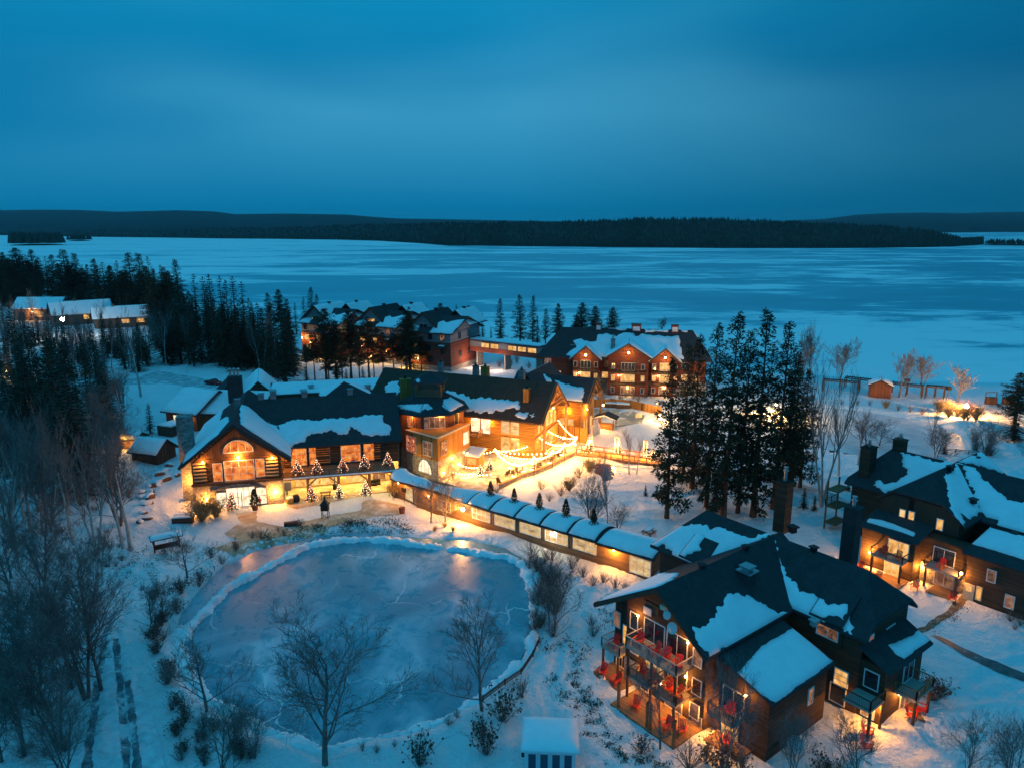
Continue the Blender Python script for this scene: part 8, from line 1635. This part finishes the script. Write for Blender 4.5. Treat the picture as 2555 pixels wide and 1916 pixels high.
# -- cars
def car(label, m, p, rz, pickup=True):
    t = thing('parked_car', label, 'car', p); ca, sa = math.cos(rz), math.sin(rz); X = lambda x, y, z: (p[0]+x*ca-y*sa, p[1]+x*sa+y*ca, p[2]+z)
    prof = [(-2.65, .45), (-2.7, .75), (-2.62, .98), (-.75, 1.02), (-.62, 1.08), (-.35, 1.62), (.0, 1.72), (.75, 1.70), (1.35, 1.08), (2.45, .98), (2.65, .8), (2.68, .45)] if pickup else [(-2.3, .4), (-2.35, .8), (-2.2, 1.0), (-1.6, 1.45), (-1.2, 1.52), (.4, 1.5), (1.2, 1.0), (2.1, .85), (2.25, .4)]
    n = len(prof); mb = MB(); vs = [X(x, -.92 if z < 1.15 else -.72, z) for x, z in prof]+[X(x, .92 if z < 1.15 else .72, z) for x, z in prof]
    mb.add(vs, [tuple(range(n)), tuple(reversed(range(n, 2*n)))]+[(i, n+i, n+(i+1) % n, (i+1) % n) for i in range(n)]); b = mb.build('body', m, t); md = b.modifiers.new('bevel', 'BEVEL'); md.width = .06; md.segments = 2
    mb = MB(); z0, z1 = 1.14, 1.6
    for s in (-1, 1): mb.slab([X(-.45 if pickup else -1.4, s*.86, z0), X(1.1 if pickup else .8, s*.86, z0), X(.72 if pickup else .35, s*.74, z1 if pickup else 1.44), X(-.28 if pickup else -1.1, s*.74, z1 if pickup else 1.44)], Vector(X(0, s*.02, 0))-Vector(X(0, 0, 0)))
    mb.build('window', GLASSD, t); mb = MB(); mb.slab([X(1.32 if pickup else 1.15, -.7, 1.14), X(1.32 if pickup else 1.15, .7, 1.14), X(.82 if pickup else .48, .62, 1.66 if pickup else 1.46), X(.82 if pickup else .48, -.62, 1.66 if pickup else 1.46)], Vector(X(.02, 0, .03))-Vector(X(0, 0, 0))); mb.build('windscreen', GLASSD, t)
    if pickup: mb = MB(); mb.slab([X(-2.55, -.78, 1.03), X(-.85, -.78, 1.03), X(-.85, .78, 1.03), X(-2.55, .78, 1.03)], Vector((0, 0, .02))); mb.build('load_bed', BLACKM, t)
    for x in (-1.7, 1.75) if pickup else (-1.4, 1.4):
        for s in (-1, 1):
            c = Vector(X(x, s*.88, .38)); ax = Vector(X(0, 1, 0))-Vector(X(0, 0, 0)); mb = MB(); mb.tube([c-ax*.13, c+ax*.13], .38, 14, True); w = mb.build('wheel', RUBBER, t); mb = MB(); mb.tube([c-ax*.14, c+ax*.14], .2, 10, True); mb.build('rim', METAL, w)
    for s in (-1, 1): mb = MB(); mb.box(X(2.6 if pickup else 2.2, s*.65, .78), .12, .34, .16, rz); mb.build('headlight', DISH, t)
    for s in (-1, 1): mb = MB(); mb.box(X(-2.66 if pickup else -2.32, s*.75, .85), .08, .2, .2, rz); mb.build('tail_light', mat('tail_light_red', (.3, .01, .01), .3) if 'tail_light_red' not in MATS else MATS['tail_light_red'], t)
    return t
pp = G(*ZE(1055, 200)); car('red pickup truck parked beside the service road', CARRED, pp, -.42)
pp = G(14, 1018); car('dark car half cut by the left edge, parked below the spruces', CARDARK, pp, .3, False)
# -- furniture near the pond
def roofed_bench():
    g = G(*Z5(270, 1640)); F = FR((g.x, g.y), 32); t = thing('roofed_bench', 'brown notice bench under a little snow covered roof left of the pond', 'shelter', g)
    mb = MB()
    for e in (-1.6, 1.6): mb.bar(F.p(e, 0, g.z), F.p(e, 0, g.z+2.2), .18)
    mb.build('post', REDW, t); mb = MB(); mb.box(F.p(0, -.1, g.z+.55), 3.2, .5, .12, F.a); mb.box(F.p(0, .1, g.z+.75), 3.2, .08, .6, F.a); mb.build('seat', REDW, t)
    mb = MB(); q4 = [F.p(-2.1, -.9, g.z+2.1), F.p(2.1, -.9, g.z+2.1), F.p(2.1, 0, g.z+2.6), F.p(-2.1, 0, g.z+2.6)]; q5 = [F.p(-2.1, 0, g.z+2.6), F.p(2.1, 0, g.z+2.6), F.p(2.1, .9, g.z+2.1), F.p(-2.1, .9, g.z+2.1)]; mb.slab(q4, Vector((0, 0, -.1))); mb.slab(q5, Vector((0, 0, -.1))); ro = mb.build('roof', BLACKM, t); snow_on(ro, q4, [None], .14); snow_on(ro, q5, [None], .14)
    mb = MB(); mb.box(F.p(-1.75, -.1, g.z+1.75), .1, 1.2, .75, F.a); mb.build('notice_panel', BLUEP, t)
roofed_bench()
g = G(*Z5(405, 1390)); F = FR((g.x, g.y), 8); t = thing('planter_box', 'double wooden planter box heaped with snow beside the lodge', 'planter', g)
for e, n, w in ((-.3, .9, 2.4), (.1, -.3, 3.0)):
    mb = MB(); mb.box(F.p(e, n, g.z-.05), w, 1.0, .85, F.a, base=True); o = mb.build('box', REDW, t); mb = MB(); mb.box(F.p(e, n, g.z+.8), w-.1, .9, .2, F.a, base=True); mb.build('snow', RSNOW, o)
g = G(*ZL(845, 1460)); t = thing('outdoor_fireplace', 'black metal outdoor fireplace with a peaked hood by the pond path', 'fireplace', g); mb = MB()
for x in (-.5, .5):
    for y in (-.4, .4): mb.bar(g+Vector((x, y, 0)), g+Vector((x, y, 1.3)), .08)
mb.bar(g+Vector((-.5, -.4, .2)), g+Vector((.5, -.4, .9)), .05); mb.bar(g+Vector((.5, -.4, .2)), g+Vector((-.5, -.4, .9)), .05); mb.build('stand', BLACKM, t); mb = MB(); mb.box(g+Vector((0, 0, 1.3)), 1.15, .95, .95, base=True); mb.build('firebox', BLACKM, t)
mb = MB(); k4 = [Vector((-.75, -.62, 2.25)), Vector((.75, -.62, 2.25)), Vector((.75, .62, 2.25)), Vector((-.75, .62, 2.25))]; t4 = [Vector((-.13, -.13, 3.0)), Vector((.13, -.13, 3.0)), Vector((.13, .13, 3.0)), Vector((-.13, .13, 3.0))]; mb.add([g+v for v in k4+t4], [(3, 2, 1, 0), (4, 5, 6, 7)]+[(i, (i+1) % 4, 4+(i+1) % 4, 4+i) for i in range(4)]); mb.box(g+Vector((0, 0, 3.0)), .2, .2, .55, base=True); mb.build('hood', BLACKM, t)
def picnic(p, rz, label, m=DBEAM, snow=False, sc=1.0):
    t = thing('picnic_table', label, 'picnic table', p); F = FR((p[0], p[1]), math.degrees(rz)); z = p[2]; mb = MB(); mb.box(F.p(0, 0, z+.72), 1.9, .75, .06, F.a); mb.build('table_top', m, t)
    for s in (-1, 1): mb = MB(); mb.box(F.p(0, s*.72, z+.44), 1.9, .28, .05, F.a); mb.build('bench', m, t)
    mb = MB()
    for e in (-.7, .7):
        mb.bar(F.p(e, -.75, z), F.p(e, .3, z+.7), .09); mb.bar(F.p(e, .75, z), F.p(e, -.3, z+.7), .09); mb.bar(F.p(e, -.8, z+.4), F.p(e, .8, z+.4), .08)
    mb.build('leg_frame', m, t)
    if snow: mb = MB(); mb.box(F.p(0, 0, z+.76), 1.8, .7, .14, F.a, base=True); mb.build('snow', RSNOW, t)
pp = G(*ZL(845, 1100)); pp.z = max(pp.z, .12); picnic(pp, .25, 'dark picnic table under the lodge terrace')
pp = G(*ZK(2060, 480)); picnic(pp, .9, 'dark framed picnic table topped with snow beside the corridor end', BLACKM, True)
pp = G(*ZH(1540, 1130)); picnic(pp, -.2, 'snow topped picnic table before the gabled lodge', DBEAM, True); pp = G(*ZP(470, 1440)); picnic(pp, -.4, 'dark bench table among the pine trunks', DBEAM, True)
g = G(*ZL(230, 1215)); t = thing('barrel_planter', 'yellow lit barrel at the stone corner of the lodge', 'barrel', g); mb = MB(); mb.lathe(g, [(.5, 0), (.62, .5), (.66, 1.0), (.6, 1.02)], 14); mb.build('barrel', YELLOW, t); mb = MB(); mb.lathe(g+Vector((0, 0, 1.0)), [(.6, 0), (.5, .14), (.1, .2)], 12); mb.build('snow', RSNOW, t)
g = G(*ZL(340, 1180)); mb = MB(); mb.lathe(g, [(.55, 0), (.6, .8), (.4, 1.2), (.1, 1.3)], 12); tag(mb.build('covered_barrel', PANTS, None, True), 'dark covered barrel next to the yellow barrel', 'barrel')
g = G(*ZL(185, 1080)); t = thing('notice_board', 'pale notice board against the cream ground floor wall', 'board', g); mb = MB(); mb.box(g+Vector((0, 0, .9)), 1.5, .1, 1.6, .24, base=True); mb.build('board', DISH, t); mb = MB(); mb.box(g, .1, .1, .95, base=True); mb.build('post', BLACKM, t)
for i, (x, y, lb) in enumerate(((1640, 910, 'dark sofa under the terrace at its right end'), (1740, 890, 'dark armchair under the terrace beside the corridor'))):
    g = G(*ZL(x, y)); t = thing('lounge_sofa', lb, 'sofa', g); mb = MB(); mb.box(g, 1.8 if i == 0 else 1.1, .9, .45, .24, base=True); mb.build('seat', BLACKM, t); mb = MB(); mb.box(g+Vector((-.1, .4, .4)), 1.8 if i == 0 else 1.1, .22, .55, .24, base=True); mb.build('backrest', BLACKM, t)
g = G(*ZL(1010, 975)); t = thing('patio_heater', 'tall black heater beside the middle log post', 'heater', g); mb = MB(); mb.box(g, .6, .6, 1.0, base=True); mb.build('base', BLACKM, t); mb = MB(); mb.tube([g+Vector((0, 0, 1)), g+Vector((0, 0, 2.2))], .1, 8); mb.build('pipe', BLACKM, t)
g = G(*ZL(250, 1590)); F = FR((g.x, g.y), 15); t = thing('planter_box', 'long wooden planter with dark withered plants beside the pond path', 'planter', g); mb = MB(); mb.box(F.p(0, 0, g.z-.05), 2.0, .7, .6, F.a, base=True); mb.build('box', REDW, t)
for dx, h in ((.6, 1.0), (1.3, 1.1), (-.2, .9)): put('leafy0', F.p(dx, -.5), h, None, 'withered dark plant spilling from the long wooden planter', 'withered plants by the long planter', 1.5)
g = G(*Z6(375, 1215)); t = thing('direction_sign', 'dark square sign on a post before the corridor', 'sign', g); mb = MB(); mb.tube([g, g+Vector((0, 0, 1.9))], .05, 6); mb.build('post', BLACKM, t); mb = MB(); mb.box(g+Vector((0, 0, 2.1)), .9, .08, .75, -.4); mb.build('sign_panel', BLACKM, t)
g = G(*ZL(2165, 1380)); mb = MB(); mb.lathe(g, [(.42, 0), (.5, .85), (.55, .9), (.45, .95)], 12); tag(mb.build('round_planter', REDW, None), 'round brown planter beside the pond path near the corridor', 'planter')
# -- boulders on the bank
ROCK = [ZE(290, 1560), Z5(280, 900), Z5(210, 985), Z5(360, 985), Z5(450, 975), Z5(255, 945), Z5(110, 1085), Z5(170, 1075), Z5(195, 1050), Z5(60, 1125), Z5(135, 1125), Z5(30, 1165), Z5(65, 1170), Z5(120, 1180), Z5(85, 1240), Z5(60, 1310), Z5(95, 1375), Z5(30, 1395), Z5(265, 1025)]
def rock_mesh(seed):
    r = random.Random(seed); bm = bmesh.new(); bmesh.ops.create_icosphere(bm, subdivisions=2, radius=1); k = [(rv(r).normalized(), r.uniform(.55, .9)) for _ in range(9)]
    for v in bm.verts:
        for n_, dd in k:
            x = v.co.dot(n_)
            if x > dd: v.co -= n_*(x-dd)
        v.co.z *= .6
    me = bpy.data.meshes.new('boulder'); bm.to_mesh(me); bm.free(); me.materials.append(ROCKM); return me
RM = [rock_mesh(i) for i in range(4)]
capm = []
for i, me in enumerate(RM):
    c = me.copy(); c.materials.clear(); c.materials.append(RSNOW); capm.append(c)
for i, xy in enumerate(ROCK):
    p = G(*xy); o = bpy.data.objects.new('boulder', RM[i % 4]); COL.objects.link(o); s = R.uniform(.6, 1.05); o.location = (p.x, p.y, p.z+.1); o.scale = (s*1.25, s*.8, s); o.rotation_euler = (0, 0, R.random()*6.28); tag(o, 'brown boulder in the snowy bank left of the main lodge', 'boulder', 'boulders on the bank left of the main lodge')
    q = bpy.data.objects.new('snow', capm[i % 4]); COL.objects.link(q); q.parent = o; q.location = (0.12, .25, .22); q.scale = (.95, .85, .8)
# -- beach shelters and hut by the lake
hp = G(*Z4(1030, 960)); HF = FR((hp.x, hp.y), -24)
gable_house('lakeside_hut', 'small brown hut with a snowy gable roof on the lake shore', 'hut', HF, -2.6, 2.6, 0, 4.5, 3.6, 5.0, BATR, .5, thick=.2, axis='n')
def pergola(xa, xb, yt, yb, label):
    a = G(*Z4(xa, yb)); b = G(*Z4(xb, yb+(xb-xa)*.12)); t = thing('beach_pergola', label, 'pergola', a, 'pergolas along the lake shore'); d = (b-a).normalized(); n_ = Vector((-d.y, d.x, 0)); h = 3.0; mb = MB(); k = max(2, int((b-a).length/3.5))
    for i in range(k+1):
        for s in (0, 2.4): p = a.lerp(b, i/k)+n_*s; mb.bar(p, p+Vector((0, 0, h)), .2)
    mb.build('post', DBEAM, t); mb = MB()
    for s in (0, 2.4): mb.bar(a+n_*s+Vector((0, 0, h)), b+n_*s+Vector((0, 0, h)), .2, .3)
    for i in range(k*4+1): p = a.lerp(b, i/(k*4)); mb.bar(p-n_*.5+Vector((0, 0, h+.2)), p+n_*2.9+Vector((0, 0, h+.2)), .1, .14)
    mb.build('roof_beam', DBEAM, t)
for xa, xb, yb, lb in ((560, 850, 900, 'dark timber pergola left of the lakeside hut'), (740, 960, 880, 'dark pergola section touching the lakeside hut'), (1120, 1370, 930, 'dark timber pergola right of the lakeside hut'), (1400, 1550, 960, 'end pergola with a lantern box near the glaring lamp')): pergola(xa, xb, 0, yb, lb)
for xa, lb in ((1940, 'small dark box stand on the beach at the far right'), (2080, 'framed dark box stand on the beach at the far right')):
    p = G(*Z4(xa, 1010)); t = thing('beach_stand', lb, 'stand', p); mb = MB(); mb.box(p, 2.2, 1.6, 1.8, base=True); mb.build('box', BATD, t); mb = MB()
    for dx in (-1.6, 1.2): mb.bar(p+Vector((dx, 0, 0)), p+Vector((dx, 0, 3.2)), .16)
    mb.bar(p+Vector((-1.6, 0, 3.1)), p+Vector((1.2, 0, 3.1)), .16); mb.build('frame', DBEAM, t)
for xy, lb in ((Z4(1243, 815), 'dark lantern box on a tall post above the pergola'), (Z4(1580, 880), 'dark lantern box on a post beside the glaring lamp')):
    p = G(xy[0], xy[1]+40); t = thing('marker_post', lb, 'post', p); z = top_z(p, xy[1]); mb = MB(); mb.bar(p, Vector((p.x, p.y, z)), .14); mb.build('post', DBEAM, t); mb = MB(); mb.box((p.x, p.y, z), 1.0, 1.0, .8); mb.build('lantern_box', BLACKM, t)
fence('log_rail', 'low log rail in the snow between the rink and the right lodge', [G(*ZD(1270, 200)), G(*ZD(1720, 260))], 1.0, DBEAM, None, 2.5, False)
fence('pond_rope_fence', 'thin rope fence along the right pond bank', [G(1205, 1752), G(1260, 1715), G(1300, 1685), G(1330, 1640), G(1345, 1605)], .6, DBEAM, None, 6, False)
# yard sign, roadside sign
g = G(*Z1(1612, 1490)); t = thing('road_sign', 'small pale sign on a post beside the service road', 'sign', g); mb = MB(); mb.tube([g, g+Vector((0, 0, 2.2))], .05, 5); mb.build('post', METAL, t); mb = MB(); mb.box(g+Vector((0, 0, 2.3)), .7, .06, .8, .2); mb.build('sign_panel', DISH, t)
# lattice mast behind the great hall
g = G(*ZH(-310, 250)); g = G(1297, 985); t = thing('lattice_mast', 'white lattice mast behind the great hall roof', 'mast', g); mb = MB(); zt = top_z(g, 896)
for dx, dy in ((-.5, 0), (.5, 0), (0, .8)): mb.bar(g+Vector((dx, dy, 0)), Vector((g.x+dx, g.y+dy, zt)), .1)
for i in range(10): z = g.z+(zt-g.z)*i/10; mb.bar((g.x-.5, g.y, z), (g.x+.5, g.y, z+(zt-g.z)/10), .06); mb.bar((g.x+.5, g.y, z), (g.x, g.y+.8, z+(zt-g.z)/10), .06)
mb.build('mast_frame', WHITEP, t)
g = G(*ZB(90, 1420)); 
q = A.loc(G(*ZB(90, 1440))); pp = A.p(q[0], -11.9, .9); t = thing('large_satellite_dish', 'large pale satellite dish on the ground under the dark wall of the front lodge', 'satellite dish', pp); mb = MB(); ax = Vector((-.55, -.6, .55)).normalized(); u = ax.cross(Vector((0, 0, 1))).normalized(); v = u.cross(ax); k = 18; rr_ = .75
ring = [[pp+ax*(.22*q_*q_*rr_)+(u*math.cos(i*6.2832/k)+v*math.sin(i*6.2832/k))*(rr_*q_) for i in range(k)] for q_ in (.05, .5, 1)]; mb.add(sum(ring, []), [(i*k+j, i*k+(j+1) % k, (i+1)*k+(j+1) % k, (i+1)*k+j) for i in range(2) for j in range(k)]); mb.build('dish', DISH, t); mb = MB(); mb.bar((pp.x, pp.y, 0), pp, .1); mb.build('post', METAL, t)
# ------------------------------------------------------------------ the cold air over the lake
hz = MB(); hz.box((0, 6300, -4), 15000, 13000, 240, base=True)
hm = bpy.data.materials.new('cold_air'); hm.use_nodes = True; t_ = hm.node_tree; t_.nodes.remove(t_.nodes['Principled BSDF'])
vp = t_.nodes.new('ShaderNodeVolumePrincipled'); vp.inputs['Color'].default_value = (0.75, 0.85, 0.95, 1); vp.inputs['Density'].default_value = 0.00004; vp.inputs['Anisotropy'].default_value = 0.2
t_.links.new(vp.outputs[0], t_.nodes['Material Output'].inputs['Volume'])
tag(hz.build('haze', hm), kind='stuff')
